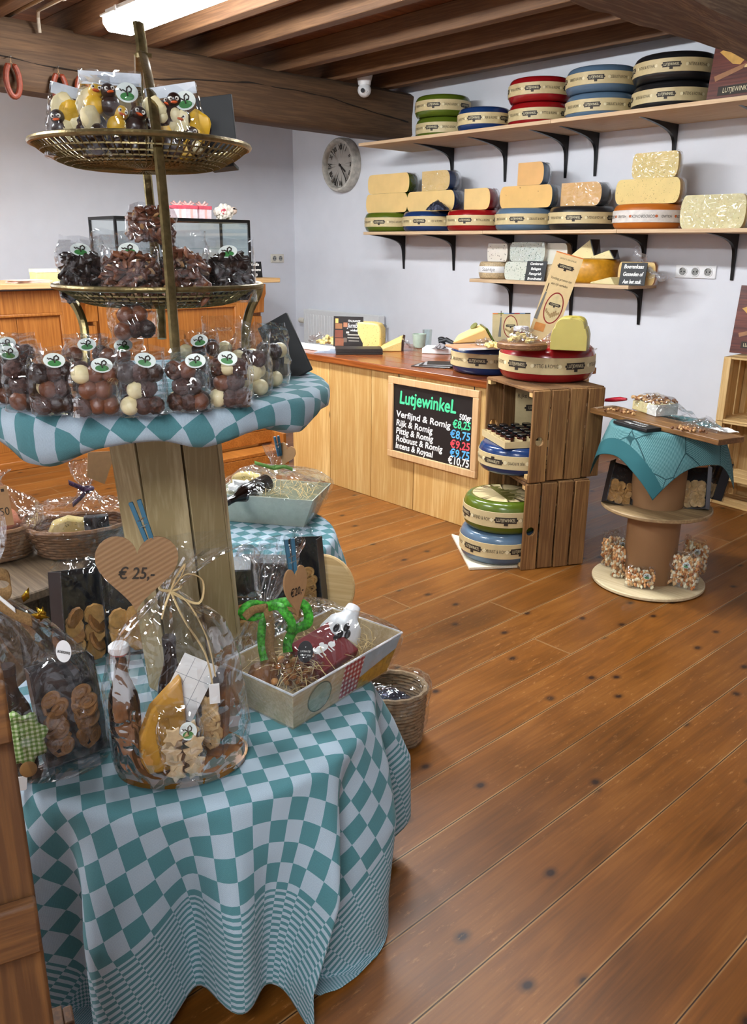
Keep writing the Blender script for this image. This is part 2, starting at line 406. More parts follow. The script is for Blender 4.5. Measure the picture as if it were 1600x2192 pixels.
def film_mat(name, tint=(.96, .97, .98), gloss=1.0, haze=.03, rough=.07, scale=18, bump=.9):
    """clear wrinkled cellophane: see-through with sharp reflections"""
    if name in _mats: return _mats[name]
    m, nt, b = newmat(name); nt.nodes.remove(b)
    out = nt.nodes['Material Output']
    tr = nd(nt, 'ShaderNodeBsdfTransparent', inp={'Color': tint+(1,)})
    gl = nd(nt, 'ShaderNodeBsdfGlossy', inp={'Roughness': rough, 'Color': (1, 1, 1, 1)})
    df = nd(nt, 'ShaderNodeBsdfDiffuse', inp={'Color': (.85, .88, .92, 1)})
    tc = nd(nt, 'ShaderNodeTexCoord')
    vo = nd(nt, 'ShaderNodeTexNoise', inp={'Scale': scale, 'Detail': 1.5, 'Distortion': .8}); L(nt, tc.outputs['Object'], vo.inputs['Vector'])
    ab = nd(nt, 'ShaderNodeMath', operation='SUBTRACT', inp={1: .5}); L(nt, vo.outputs['Fac'], ab.inputs[0]); ac = nd(nt, 'ShaderNodeMath', operation='ABSOLUTE'); L(nt, ab.outputs[0], ac.inputs[0])
    bp = nd(nt, 'ShaderNodeBump', inp={'Strength': bump, 'Distance': .03}); L(nt, ac.outputs[0], bp.inputs['Height']); L(nt, bp.outputs[0], gl.inputs['Normal'])
    fr = nd(nt, 'ShaderNodeFresnel', inp={'IOR': 1.5})
    mm = nd(nt, 'ShaderNodeMath', operation='MULTIPLY_ADD', use_clamp=True, inp={1: 1.5*gloss, 2: .006}); L(nt, fr.outputs[0], mm.inputs[0])
    mn = nd(nt, 'ShaderNodeMath', operation='MINIMUM', inp={1: .38}); L(nt, mm.outputs[0], mn.inputs[0])
    m1 = nd(nt, 'ShaderNodeMixShader', inp={0: haze}); L(nt, tr.outputs[0], m1.inputs[1]); L(nt, df.outputs[0], m1.inputs[2])
    m2 = nd(nt, 'ShaderNodeMixShader'); L(nt, mn.outputs[0], m2.inputs[0]); L(nt, m1.outputs[0], m2.inputs[1]); L(nt, gl.outputs[0], m2.inputs[2])
    L(nt, m2.outputs[0], out.inputs[0])
    _mats[name] = m; return m
def glass_mat(name, col=(.9, .95, .95)): return film_mat(name, col, .8, .01, .02, 1, 0)

WALL = pm('white_wall_paint', '#dcdde3', .85, var=.02, scale=6, bump=.05, bscale=120, spec=.2)
FLOORM = floor_mat()
PINE = wood('pale_pine_boards', '#bd9152', '#e0c083', 'Z', 7, .5, .95, .3, 1.4)
PINEX = wood('pale_pine_boards_lengthwise', '#c8a878', '#e0c8a0', 'X', 9, .55, .3, .1)
WORKTOP = wood('red_brown_worktop', '#7a3c18', '#a8602c', 'X', 7, .25, .2, .1, .8, .05, .4)
OLDPINE = wood('orange_pine_panelling', '#94571f', '#bd7a38', 'Z', 7, .4, .8, .25, .8)
OLDPINEX = wood('orange_pine_rail', '#94571f', '#bd7a38', 'Y', 7, .4, .4, .25, .8)
CRATE = wood('brown_stained_crate_wood', '#75502a', '#ab804c', 'Z', 9, .7, .5, .35, 1.2, .4)
CRATEX = wood('brown_stained_crate_slats', '#68472a', '#99723f', 'X', 9, .7, .3, .35, 1.2, .4)
PALEC = wood('raw_pale_crate_wood', '#c9a268', '#e3c48e', 'Z', 8, .6, .4, .2)
BEAMM = wood('dark_oak_beam', '#49331f', '#6a4d32', 'Y', 7, .8, .1, .1, 1.3, .6)
JOIST = wood('brown_pine_joist', '#5a3c24', '#805c3c', 'X', 8, .7, .3, .25, 1, .2)
CEILB = wood('brown_ceiling_boards', '#5f371c', '#82502b', 'Y', 8, .7, .3, .3, 1, .2)
SHELFM = wood('raw_chipboard_shelf', '#c2a07c', '#dcc09c', 'X', 8, .7, .1, .1, .5)
POSTM = wood('pale_spruce_planks', '#93825c', '#b9a985', 'Z', 10, .6, .9, .25, 1.6)
BLACKMETAL = pm('black_painted_metal', '#101012', .4, .3)
BRASS = pm('aged_brass', '#85754f', .32, .85, .3, 60, .2)
BLACK = pm('matt_black_board', '#121316', .55)
BLACKCARD = pm('black_carton', '#15161a', .35)
CHALKW = pm('white_chalk_marker', '#f2f2ee', .8)
CHALKG = pm('green_chalk_marker', '#4fd89a', .8); CHALKB = pm('blue_chalk_marker', '#5cb4f0', .8); CHALKR = pm('red_chalk_marker', '#f0505c', .8)
PAPERGOLD = pm('cream_gold_paper', '#c8b487', .5, var=.06)
INK = pm('dark_brown_ink', '#2b2014', .6)
WHITEP = pm('white_plastic', '#e9e9ea', .35, var=.03)
CREAMP = pm('cream_plastic', '#dcd6c8', .4, var=.03)
KRAFT = pm('brown_kraft_card', '#a47d55', .75, var=.06, scale=60)
FILM = film_mat('clear_cellophane', gloss=.75, haze=.006, rough=.03, scale=15, bump=.9)
FILM2 = film_mat('thick_crinkled_cellophane', (.95, .96, .97), .9, .012, .03, 14, 1.0)
HAZEFILM = film_mat('milky_plastic_film', (.95, .96, .98), 1.0, .14, .12, 20, .8)
GLASS = glass_mat('clear_glass')
TEAL = pm('teal_cotton', '#3f7c78', .85, var=.08, scale=200)
WHITEPAPER = pm('white_paper', '#ecebe8', .7, var=.03)
STEEL = pm('brushed_steel', '#9a9a98', .3, .9)
# ================================================================== THE ROOM
YR, XB = -5.565, 7.33          # wall with the shelves, wall behind the pine counter
XF, YL, ZC = -2.2, 2.6, 2.92
tag(MB().box(((XF+XB)/2, (YR+YL)/2, -.03), (XB-XF+.2, YL-YR+.2, .06)).build('floor', FLOORM, smooth=0), kind='structure')
def wall(n, c, d): tag(MB().box(c, d).build(n, WALL, smooth=0), kind='structure')
wall('wall_right', ((XF+XB)/2, YR-.05, 1.5), (XB-XF+.2, .1, 3.0))
wall('wall_back', (XB+.05, (YR+YL)/2, 1.5), (.1, YL-YR, 3.0))
wall('wall_front', (XF-.05, (YR+YL)/2, 1.5), (.1, YL-YR, 3.0))
wall('wall_left', ((XF+XB)/2, YL+.05, 1.5), (XB-XF+.2, .1, 3.0))
mb = MB()
x = XF
while x < XB:
    mb.box((x+.09, (YR+YL)/2, ZC+.012), (.178, YL-YR, .024), r=rnd.random()); x += .18
tag(mb.build('ceiling', CEILB, smooth=0), kind='structure')
tag(bbox('baseboard_right', ((XF+2.2)/2+.0, 0, 0), (.01, .01, .01), OLDPINEX), kind='structure') if False else None
tag(MB().box(((XF+XB)/2, YR+.008, .03), (XB-XF, .016, .06)).build('baseboard_right', wood('brown_skirting', '#6b3f1f', '#8f5c33', 'X', 8), bevel=.003), kind='structure')
tag(MB().box((XB-.008, (YR+YL)/2, .03), (.016, YL-YR, .06)).build('baseboard_back', OLDPINEX, bevel=.003), kind='structure')

# big hand-hewn tie beams (waney faces), one over the counter, one nearer
def hewn(name, x0, x1, z0, z1, y0, y1, mat, amp, seed, kd=None):
    mb = MB(); n = 70
    def fn(u, v):
        y = y0+(y1-y0)*v
        a = 2*PI*u
        # rounded rectangle section
        ca, sa = math.cos(a), math.sin(a)
        k = 1/max(abs(ca), abs(sa)); k = min(k, 1.32)
        px, pz = ca*k, sa*k
        q = NZ.noise(V((px*1.3, pz*1.3, y*1.1+seed)))*amp + NZ.noise(V((px*3, pz*3, y*4+seed)))*amp*.35
        return ((x0+x1)/2+px*(x1-x0)/2+q*px, y, (z0+z1)/2+pz*(z1-z0)/2+q*.8*pz+math.sin(y*.9+seed)*amp*.4)
    mb.grid(fn, 28, n, closed=True)
    k = len(mb.v); mb.f.append(list(range(k-28, k))); mb.mi.append(0); mb.rn.append(.5)
    o = mb.build(name, mat, smooth=50)
    return tag(o, kind='structure')
hewn('trim_1', 5.60, 5.90, 2.405, 2.775, YL, YR, BEAMM, .022, 3)
BARK = wood('grey_brown_waney_beam', '#665040', '#a0876a', 'Y', 8, .85, .2, .1, 1.4, .8)
hewn('trim_2', 1.82, 2.17, 2.43, 2.80, YL, YR, BARK, .055, 8)
# long drying crack in the beam face
mb = MB(); pts = []
for i in range(60):
    y = -1.9-3.6*i/59
    pts.append((5.588-.004*math.sin(i*.7), y, 2.61-.055*math.sin(i*.11+.6)+.012*NZ.noise(V((y*4, 0, 0)))-.04*i/59))
mb.tube(pts, [.0065*(.4+abs(NZ.noise(V((i*.3, 5, 0))))) for i in range(60)], 5)
tag(mb.build('trim_3', pm('dark_crack', '#1c120a', .9)), kind='structure')
# joists
k = 4
for y in (-5.27, -4.745, -4.225, -3.575, -3.09, -2.60, -2.05, -1.5, -.95, -.4, .15, .7, 1.25, 1.8):
    o = MB().box((0, 0, 0), (XB-XF-.02, .085, .155), r=rnd.random()).build('trim_%d' % k, JOIST, loc=((XF+XB)/2, y, 2.765+.0775), bevel=.006)
    tag(o, kind='structure'); k += 1

# ------------------------------------------------------------------ fluorescent lamps hung under the joists
HOUSE = pm('grey_lamp_housing', '#c9c9c6', .5)
def diffuser_mat():
    m, nt, b = newmat('lit_opal_diffuser')
    b.inputs['Base Color'].default_value = (.9, .9, .9, 1)
    b.inputs['Emission Color'].default_value = (.92, .97, 1.0, 1); b.inputs['Emission Strength'].default_value = LAMP_E
    return m
DIFF = diffuser_mat()
def lamp(loc, label, ln=1.27, w=.20):
    t = thing('fluorescent_lamp', label, 'ceiling lamp', loc, 0, 'fluorescent ceiling lamps')
    mb = MB(); mb.box((0, 0, .06), (ln, w*.8, .03)); mb.box((0, 0, .042), (ln+.02, w+.02, .012)); mb.build('housing', HOUSE, t, bevel=.004)
    sec = [(-w/2, .036), (-w/2, .0), (-w*.36, -.035), (w*.36, -.035), (w/2, 0), (w/2, .036)]
    mb = MB(); vs = [(-ln/2, a, b) for a, b in sec]+[(ln/2, a, b) for a, b in sec]
    mb.add(vs, [(i, i+1, 7+i, 6+i) for i in range(5)]+[tuple(range(6)), tuple(range(11, 5, -1)), (0, 6, 11, 5)])
    mb.build('diffuser', DIFF, t, bevel=.008)
    for sx in (-.35, .35): bbox('clip', (ln*sx, 0, .045), (.02, w+.03, .03), HOUSE, t)
    return t
LAMP_TXT = 'lit white fluorescent ceiling lamp above the tiered chocolate stand'
lamp((4.30, -2.52, 2.685), LAMP_TXT)
lamp((2.2, -2.5, 2.30+.385), 'lit fluorescent ceiling lamp in the middle of the shop, out of view')
lamp((3.2, .6, 2.685), 'lit fluorescent ceiling lamp before the pine counter, out of view')
lamp((6.55, -.35, 2.685), 'lit fluorescent ceiling lamp above the pine counter, left of the view')
lamp((-.6, .9, 2.685), 'lit fluorescent ceiling lamp behind the viewer, left row')

# conduit pipes on the ceiling at the far left
PIPE = pm('painted_grey_conduit', '#a89a88', .5)
for dz, yy, lab in ((0, -2.28, 'grey conduit pipe with bend along the ceiling left of the lamp'), (.0, -2.20, 'straight grey conduit pipe at the very left of the ceiling')):
    p = [(5.55, yy-.03, 2.72), (5.53, yy-.02, 2.80), (5.47, yy, 2.82), (4.0, yy, 2.82), (2.4, yy, 2.82)] if yy < -2.25 else [(5.9, yy, 2.82), (4.0, yy, 2.82), (2.4, yy, 2.82)]
    t = thing('conduit_pipe', lab, 'pipe', (0, 0, 0), 0, 'ceiling conduits')
    MB().tube(p, .011, 8).build('pipe', PIPE, t)
    for xx in (5.1, 4.2):
        MB().cyl((xx-.012, yy, 2.82), (xx+.012, yy, 2.82), .016).box((xx, yy, 2.85), (.02, .02, .08)).build('clamp', PIPE, t)

# white dome camera on the beam
c = PX(784, 185, 5.50)
t = thing('security_camera', 'white dome security camera mounted on the wooden beam', 'camera', (5.52, c.y, 2.74))
MB().lathe([(0, .10), (.062, .10), (.066, .07), (.055, .03), (.05, .0), (0, 0)], 28).build('base', WHITEP, t)
d = (CAMP-V((5.52, c.y, 2.70))).normalized()
MB().ball((0, 0, -.035), .055, 24, 16).build('dome', WHITEP, t)
e = MB(); cc = V((0, 0, -.035))
for s_, r_ in ((-.018, .014), (.018, .018)):
    q = cc+d*.048+V((0, s_, -.004)); e.cyl(q, q+d*.012, r_, r_*.9, 16)
e.build('lens', pm('black_lens', '#08080a', .1), t)

# radiator under the wall near the corner
RADM = pm('white_radiator_enamel', '#dfe0e0', .4, var=.02)
x0, x1 = PY(652, 664, YR+.10).x, PY(812, 678, YR+.10).x
zt = PY(652, 664, YR+.10).z
t = thing('radiator', 'white panel radiator on the wall behind the counter near the corner', 'radiator', ((x0+x1)/2, YR+.07, zt-.55))
wd = abs(x0-x1); mb = MB(); mb.box((0, .03, .275), (wd, .012, .55)); mb.box((0, -.03, .275), (wd, .012, .55))
n = 26
for i in range(n): mb.box((-wd/2+wd*(i+.5)/n, .037, .27), (wd/n*.45, .008, .49))
mb.build('panel', RADM, t, bevel=.003)
mb = MB()
for i in range(44): mb.box((-wd/2+wd*(i+.5)/44, 0, .555), (wd/44*.6, .06, .004))
mb.box((0, .034, .553), (wd+.01, .006, .02)); mb.box((0, -.034, .553), (wd+.01, .006, .02))
for s_ in (-1, 1): mb.box((s_*wd/2, 0, .29), (.006, .075, .54))
mb.build('top_grille', RADM, t)
MB().cyl((wd/2, 0, .44), (wd/2+.03, 0, .44), .015).cyl((wd/2+.03, 0, .44), (wd/2+.12, 0, .44), .03, .026).build('thermostat_knob', CREAMP, t)
MB().tube([(-wd/2, 0, .47), (-wd/2-.05, 0, .47), (-wd/2-.05, 0, -.0)], .01).cyl((-wd/2-.005, 0, .47), (-wd/2-.055, 0, .47), .018).build('pipe', STEEL, t)
for s_ in (-1, 1): MB().box((s_*wd*.35, -.05, .3), (.03, .035, .2)).build('bracket', RADM, t)

# wall sockets
def sockets(name, label, c, n, w, h, ax):
    t = thing(name, label, 'socket', c, 0 if ax == 'R' else -PI/2, rot=None)
    # local: plate in xz, front towards +y
    MB().box((0, .006, 0), (w, .012, h)).build('plate', CREAMP if ax != 'R' else WHITEP, t, bevel=.004)
    for i in range(n):
        x = (i-(n-1)/2)*w/n*.94; Mq = MX.Translation((x, 0, 0)) @ MX.Rotation(-PI/2, 4, 'X')
        s_ = MB().lathe([(h*.29, .0128), (h*.31, .0165), (h*.37, .0165), (h*.40, .0122)], 28, M=Mq).build('socket', CREAMP if ax != 'R' else WHITEP, t)
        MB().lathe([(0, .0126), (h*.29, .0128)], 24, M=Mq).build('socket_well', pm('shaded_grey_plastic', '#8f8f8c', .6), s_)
        for k in (-1, 1): MB().cyl((x+k*.011, .0127, 0), (x+k*.011, .0133, 0), .0048, n=10).build('socket_hole', pm('dark_hole', '#1a1a1a', .8), s_)
    return t
a, b = PY(1450, 566, YR), PY(1533, 598, YR)
sockets('wall_socket', 'white triple wall socket on the right wall beside the lowest shelf', ((a.x+b.x)/2, YR, (a.z+b.z)/2), 3, abs(a.x-b.x), .086, 'R')
a, b = PX(578, 543, XB), PX(608, 563, XB)
o = sockets('wall_socket', 'cream double wall socket on the back wall above the pine counter end', (XB, (a.y+b.y)/2, (a.z+b.z)/2), 2, .165, .085, 'B')
o.rotation_euler = (0, 0, PI/2)

# clock
cc = PY(733, 354, YR+.03); CR = .245
t = thing('wall_clock', 'round weathered white wall clock with roman numerals', 'clock', (cc.x, YR, cc.z))
CLK = pm('distressed_white_paint', '#b9b4aa', .7, var=.25, scale=25, bump=.2)
R90 = MX.Rotation(-PI/2, 4, 'X')
MB().lathe([(.15, .0), (CR*.98, .0), (CR, .02), (CR*.985, .075), (CR*.93, .095), (CR*.86, .098), (CR*.82, .085), (CR*.80, .05)], 56, M=R90).build('rim', CLK, t)
MB().lathe([(0, .05), (CR*.81, .05)], 48, M=R90).build('dial', pm('grey_dial', '#a9a39b', .8, var=.06), t)
R180 = MX.Rotation(PI, 4, 'Z'); NUM = pm('grey_brown_numerals', '#3d3833', .7)
for i, s_ in enumerate(['XII', 'I', 'II', 'III', 'IIII', 'V', 'VI', 'VII', 'VIII', 'IX', 'X', 'XI']):
    a = PI*2*i/12
    M = MX.Translation((0, .054, 0)) @ R180 @ MX.Rotation(a, 4, 'Y') @ MX.Translation((0, 0, CR*.64)) 
    put_text(MB(), s_, .062, M, sx=.75, bold=.002).build('numeral', NUM, t, smooth=0)
mb = MB()
for a, ln, w in ((math.radians(146), .15, .007), (math.radians(128), .10, .013)):
    M = MX.Translation((0, .06, 0)) @ R180 @ MX.Rotation(a, 4, 'Y')
    mb.box((0, 0, ln/2-.01), (w, .003, ln+.02), M)
mb.cyl((0, .055, 0), (0, .066, 0), .012)
mb.build('hands', pm('black_hands', '#17120f', .6), t)
M = MX.Rotation(-PI/2, 4, 'X')

# smoked sausages on nails in the beam
SAUS = pm('smoked_sausage_skin', '#6e2a12', .5, var=.25, scale=40, bump=.2)
for i, (px, py, txt) in enumerate(((20, 130, 'smoked sausage ring hanging from the beam, furthest left'), (122, 152, 'smoked sausage ring on the beam, half hidden behind the duck chocolate bag'), (172, 158, 'smoked sausage ring on the beam, third from the left and mostly hidden'))):
    p = PX(px, py, 5.565); t = thing('smoked_sausage', txt, 'sausage', (5.565, p.y, p.z+.0), 0, 'smoked sausages on the beam'); t.scale = (.72, .72, .72)
    pts = []
    for k in range(24):
        a = -PI/2+math.radians(20)+(2*PI-math.radians(40))*k/23+PI
        pts.append((-.02, .052*math.sin(a+PI/2)*1.0, -.155+.13*math.cos(a+PI/2+PI)*-1))
    pts = [(-.03, .055*math.cos(q), -.15+.125*math.sin(q)) for q in [PI/2+.22+(2*PI-.44)*k/23 for k in range(24)]]
    MB().tube(pts, [.008]+[.024]*22+[.008], 10).build('sausage', SAUS, t)
    MB().tube([pts[0], (-.03, .004, -.005), (-.025, 0, .03), (-.03, -.004, -.005), pts[-1]], .0016, 5).build('string', KRAFT, t)
    MB().cyl((-.035, 0, .028), (.01, 0, .033), .004, n=8).ball((-.035, 0, .028), .008, 8, 6).build('nail', STEEL, t)

# ================================================================== SHELVES ON THE RIGHT WALL
def bracket(t, x, dep, drop):
    mb = MB()
    # tapered curved gusset
    n = 16; pts = []
    for k in range(n+1):
        f = k/n; pts.append((dep*.93*(1-f)**1.0*(1-.0*f), -drop*.93*f))
    inner = [(p[0]*.12+.0, p[1]) for p in pts]
    out = [(dep*.95*(1-f)**9+.009+.03*(1-f), -drop*.97*f) for f in [(k/n)**1.8 for k in range(n+1)]]
    poly = [(.004, 0)]+[(a, b) for a, b in out]+[(.004, -drop*.97)]
    M = MX.Translation((x-.011, 0, 0)) @ MX(((0, 0, 1, 0), (1, 0, 0, 0), (0, 1, 0, 0), (0, 0, 0, 1)))
    mb.prism(poly, .022, M)
    return mb.build('bracket', BLACKMETAL, t, bevel=.002)
def shelf(label, xa, xb, z, dep, th, brx, arm, drop):
    t = thing('wall_shelf', label, 'shelf', (0, YR, z), 0, 'wall shelves')
    MB().box(((xa+xb)/2, dep/2, th/2), (abs(xb-xa)-.002, dep, th), r=rnd.random()).build('board', SHELFM, t, bevel=.002)
    for x in brx: bracket(t, x, arm, drop)
    return t
TOPZ, MIDZ, LOWZ = 2.293, 1.598, 1.237
xs = PY(1181, 262, YR+.62).x
shelf('highest wall shelf, far board under the green, blue and red wheels', 5.60, xs, TOPZ, .63, .024, [5.104, 4.533, 3.957], .46, .30)
shelf('highest wall shelf, near board under the grey and black wheels', xs, 1.2, TOPZ, .63, .024, [3.698, 3.089, 2.45, 1.7], .46, .30)
xa = PY(778, 505, YR+.5).x; x1 = PY(1033, 502, YR+.5).x; x2 = PY(1320, 499, YR+.5).x
shelf('middle wall shelf, farthest board under the green and blue wheels', xa, x1, MIDZ, .5, .024, [5.67, 5.05], .42, .30)
shelf('middle wall shelf, centre board under the grey and black wheels', x1, x2, MIDZ, .5, .024, [4.417, 3.815], .42, .30)
shelf('middle wall shelf, near board under the orange wheel', x2, .8, MIDZ, .5, .024, [3.231, 2.577, 1.6], .42, .30)
xl, xr = PY(1007, 596, YR+.36).x, PY(1348, 613, YR+.36).x
shelf('short lowest wall shelf with goat cheeses and chalk signs', xl, xr, LOWZ, .37, .026, [4.40, 3.811, 3.224], .3, .27)
# ================================================================== CHEESE
def wax(name, col, rough=.3): return pm(name, col, rough, var=.06, scale=12, coat=.15, bump=.04, bscale=40)
WAX = {'green': wax('olive_green_wax', '#4f5f18', .22), 'blue': wax('deep_blue_wax', '#17315e', .22), 'red': wax('red_wax', '#8c1317', .2),
       'grey': wax('slate_blue_wax', '#536a80', .22), 'black': wax('black_wax', '#1a1a1c'), 'orange': wax('orange_herb_wax', '#b5631c', .4), 'mustard': pm('mustard_yellow_rind', '#c58a1c', .4, var=.2, scale=30, coat=.2)}
NAMES = {'green': 'VERFIJND & ROMIG', 'blue': 'RIJK & ROMIG', 'red': 'PITTIG & ROMIG', 'grey': 'ROBUUST & ROMIG', 'black': 'INTENS & ROYAAL'}
WHITEBAND = pm('white_paper_band', '#d8d0c8', .5)
SEAL = pm('pale_seal', '#dfd2ab', .5)
def wprof(R, h, n=9, in0=0.0):
    p = [(0, 0)]
    for i in range(2*n+1):
        t = -PI/2+PI*i/(2*n)
        c, s = math.cos(t), math.sin(t)
        p.append((R*.80+R*.20*(abs(c)**.72), h/2+h/2*(abs(s)**.85)*(1 if s > 0 else -1)))
    p.append((0, h)); return p
def wheel(label, kind, loc, R=.235, h=.16, rz=0, flip=False, group=None, rot=None, toplabel=False, top=None, txt=True):
    t = thing('whole_cheese', label, 'cheese wheel', loc, rz, group, rot)
    MB().lathe(wprof(R, h), 56).build('rind', WAX[kind], t, smooth=60)
    b = .028*h/.16*1.35
    bm_ = WHITEBAND if kind == 'orange' else PAPERGOLD
    def pr(r): return R*.80+R*.20
    mb = MB(); mb.lathe([(R*.995, h/2-b*1.02), (R*1.006, h/2-b), (R*1.008, h/2), (R*1.006, h/2+b), (R*.995, h/2+b*1.02)], 72)
    band = mb.build('paper_band', bm_, t, smooth=60)
    if not txt: return t
    fl = -1 if flip else 1
    plate = MB(); ink = MB(); cream = MB(); dots = MB()
    rr = R*1.008
    nrep = 5
    ssz = .028*h/.16
    for k in range(nrep):
        a = 2*PI*k/nrep
        M = MX.Rotation(a, 4, 'Z') @ MX.Translation((0, 0, h/2)) @ (MX.Rotation(PI, 4, 'Y') if flip else MX())
        # emblem: dark name plate with little tab, wrapped around the band
        def patch(mbx, x0, x1, z0, z1, dr):
            vs = []; n = 8
            for i in range(n+1):
                x = x0+(x1-x0)*i/n; aa = x/rr
                for z in (z0, z1): vs.append((math.sin(aa)*(rr+dr), -math.cos(aa)*(rr+dr), z))
            mbx.add(vs, [(2*i, 2*i+2, 2*i+3, 2*i+1) for i in range(n)], M)
        if kind != 'orange':
            patch(plate, -.052, .052, -.014*h/.16, .016*h/.16, .0008); patch(plate, -.058, .058, -.004, .006, .0007); patch(plate, -.01, .01, -.026*h/.16, -.01, .0007)
            put_text(cream, 'LUTJEWINKEL', ssz*.8, M @ MX.Translation((0, 0, .001)), bend=rr+.0014, sx=.66)
        else:
            put_text(ink, 'GORDORONCK', ssz, M, bend=rr+.001, sx=.75)
        M2 = MX.Rotation(a+PI/nrep, 4, 'Z') @ MX.Translation((0, 0, h/2)) @ (MX.Rotation(PI, 4, 'Y') if flip else MX())
        put_text(ink, NAMES.get(kind, 'HOLLAND'), ssz*.88, M2, bend=rr+.001, sx=.62)
        for s_ in (-1, 1):
            M3 = MX.Rotation(a+s_*PI/nrep*.56, 4, 'Z') @ MX.Translation((0, -rr, h/2)) @ MX.Rotation(PI/2, 4, 'X')
            dots.cyl(M3 @ V((0, 0, -.001)), M3 @ V((0, 0, .0012)), .009, n=12)
    if plate.v: tagk(plate.build('emblem', INK, band))
    if cream.v: tagk(cream.build('emblem_lettering', SEAL, band, smooth=0))
    tagk(ink.build('lettering', INK, band, smooth=0)); tagk(dots.build('seal', pm('orange_seal', '#b85c2c', .5) if kind == 'orange' else SEAL, band))
    if toplabel:
        mb = MB(); mb.lathe([(0, h+.0015), (R*.78, h+.0012)], 48); lab = mb.build('top_label', PAPERGOLD, t)
        mb = MB()
        for i in range(26):
            x = -R*.6+R*1.2*i/25; hh = .02+.05*abs(NZ.noise(V((i*.4, 1, 2))))*3
            mb.box((x, -.03+hh/2, h+.002), (R*1.2/24, hh, .0012))
        mb.build('printed_skyline', pm('olive_print', '#6f6a30', .5), lab)
    return t
def tagk(o): o['kind'] = 'stuff'; return o

def paste_mat(name, col, specks=None, holes=0, rough=.5):
    if name in _mats: return _mats[name]
    m, nt, b = newmat(name); tc = nd(nt, 'ShaderNodeTexCoord')
    n = nd(nt, 'ShaderNodeTexNoise', inp={'Scale': 9, 'Detail': 3}); L(nt, tc.outputs['Object'], n.inputs['Vector'])
    c = lin(col); r = ramp(nt, [(.3, [x*.93 for x in c]), (.7, [min(1, x*1.05) for x in c])]); L(nt, n.outputs['Fac'], r.inputs[0])
    src = r.outputs[0]
    if specks:
        nz = nd(nt, 'ShaderNodeTexNoise', inp={'Scale': 60}); L(nt, tc.outputs['Object'], nz.inputs['Vector'])
        vv = nd(nt, 'ShaderNodeVectorMath', operation='MULTIPLY_ADD', inp={1: (.03, .03, .03)}); L(nt, nz.outputs['Color'], vv.inputs[0]); L(nt, tc.outputs['Object'], vv.inputs[2])
        vo = nd(nt, 'ShaderNodeTexVoronoi', inp={'Scale': specks[1]}); L(nt, vv.outputs[0], vo.inputs['Vector'])
        kr = ramp(nt, [(specks[2], (1, 1, 1)), (specks[2]+.06, (0, 0, 0))]); L(nt, vo.outputs['Distance'], kr.inputs[0])
        mx = nd(nt, 'ShaderNodeMix', data_type='RGBA', inp={'B': lin(specks[0])+(1,)}); L(nt, kr.outputs[0], mx.inputs['Factor']); L(nt, src, mx.inputs['A']); src = mx.outputs['Result']
    L(nt, src, b.inputs['Base Color']); b.inputs['Roughness'].default_value = rough
    b.inputs['Subsurface Weight'].default_value = .15; b.inputs['Subsurface Radius'].default_value = (.02, .012, .005); b.inputs['Subsurface Scale'].default_value = .4
    _mats[name] = m; return m
PASTE = {'young': paste_mat('pale_yellow_cheese', '#e0bd7c'), 'mid': paste_mat('golden_cheese', '#dcb068', ('#8a6230', 14, .05)), 'old': paste_mat('aged_cheese', '#d8a868'),
         'herb': paste_mat('herb_cheese', '#d9bf78', ('#7d7038', 70, .13)), 'cream': paste_mat('cream_cheese', '#ddcf9a', ('#8a8050', 60, .1)), 'goat': paste_mat('white_goat_cheese', '#d8d5c8'),
         'speck': paste_mat('speckled_white_cheese', '#d6cfc2', ('#3a342c', 45, .16)), 'blueherb': paste_mat('green_speckled_white_cheese', '#ccd0c4', ('#4a6a58', 60, .2)), 'yellow': paste_mat('yellow_cheese', '#b0a055')}
def piece(label, loc, R, h, ang, paste, rind, rz, film=None, group=None, rot=None, filmangle=None, name='cheese_piece'):
    """part of a wheel: cut face in the plane y=0 looking to -y, the body behind it"""
    t = thing(name, label, 'cheese', loc, rz, group, rot)
    pr = wprof(R, h); a1 = math.radians(ang)
    mb = MB(); L_ = len(pr)
    for a in (0, a1):
        vs = [(r*math.cos(a), r*math.sin(a), z) for r, z in pr]
        mb.add(vs, [tuple(range(L_))] if a == 0 else [tuple(range(L_-1, -1, -1))])
    if ang == 180:
        mb = MB(); vs = [(r, 0, z) for r, z in pr]+[(-r, 0, z) for r, z in pr[-2:0:-1]]
        mb.add(vs, [tuple(range(len(vs)))])
    mb.fixn = False
    mb.build('cut_face', paste, t, smooth=0)
    mb = MB(); mb.lathe(pr, max(10, int(ang/7)), a0=0, a1=a1); mb.build('rind', rind, t, smooth=60)
    if film:
        f0, f1 = (filmangle or (.35, 1.0))
        mb = MB()
        def fn(u, v):
            # a loose sheet around the rounded back of the piece
            a = a1*(f0+(f1-f0)*u) if ang != 180 else a1*(1-(f0+(f1-f0)*u))
            k = 1+.05+.03*NZ.noise(V((u*6, v*5, R*9)))
            i = v*(L_-3); i0 = int(min(L_-4, i)); q = i-i0
            r = pr[1+i0][0]*(1-q)+pr[2+i0][0]*q; z = pr[1+i0][1]*(1-q)+pr[2+i0][1]*q
            w = NZ.noise(V((u*9, v*7, 3+R*5)))*.012
            return (r*k*math.cos(a)*1.02, r*k*math.sin(a)+.0, max(.001, (z-h/2)*1.04+h/2+w))
        mb.grid(fn, 18, 12); mb.build('wrapping_film', film, t, smooth=20)
        mb = MB()
        def f2(u, v):   # film stretched over the cut face
            x = -R*.98+u*R*1.96 if ang == 180 else u*R
            return (x*1.01, -.004-.004*abs(NZ.noise(V((u*8, v*6, 1)))), h*.02+v*h*.97)
        if filmangle is None: pass
        else:
            mb.grid(f2, 14, 8); mb.build('face_film', FILM, t, smooth=20)
    return t

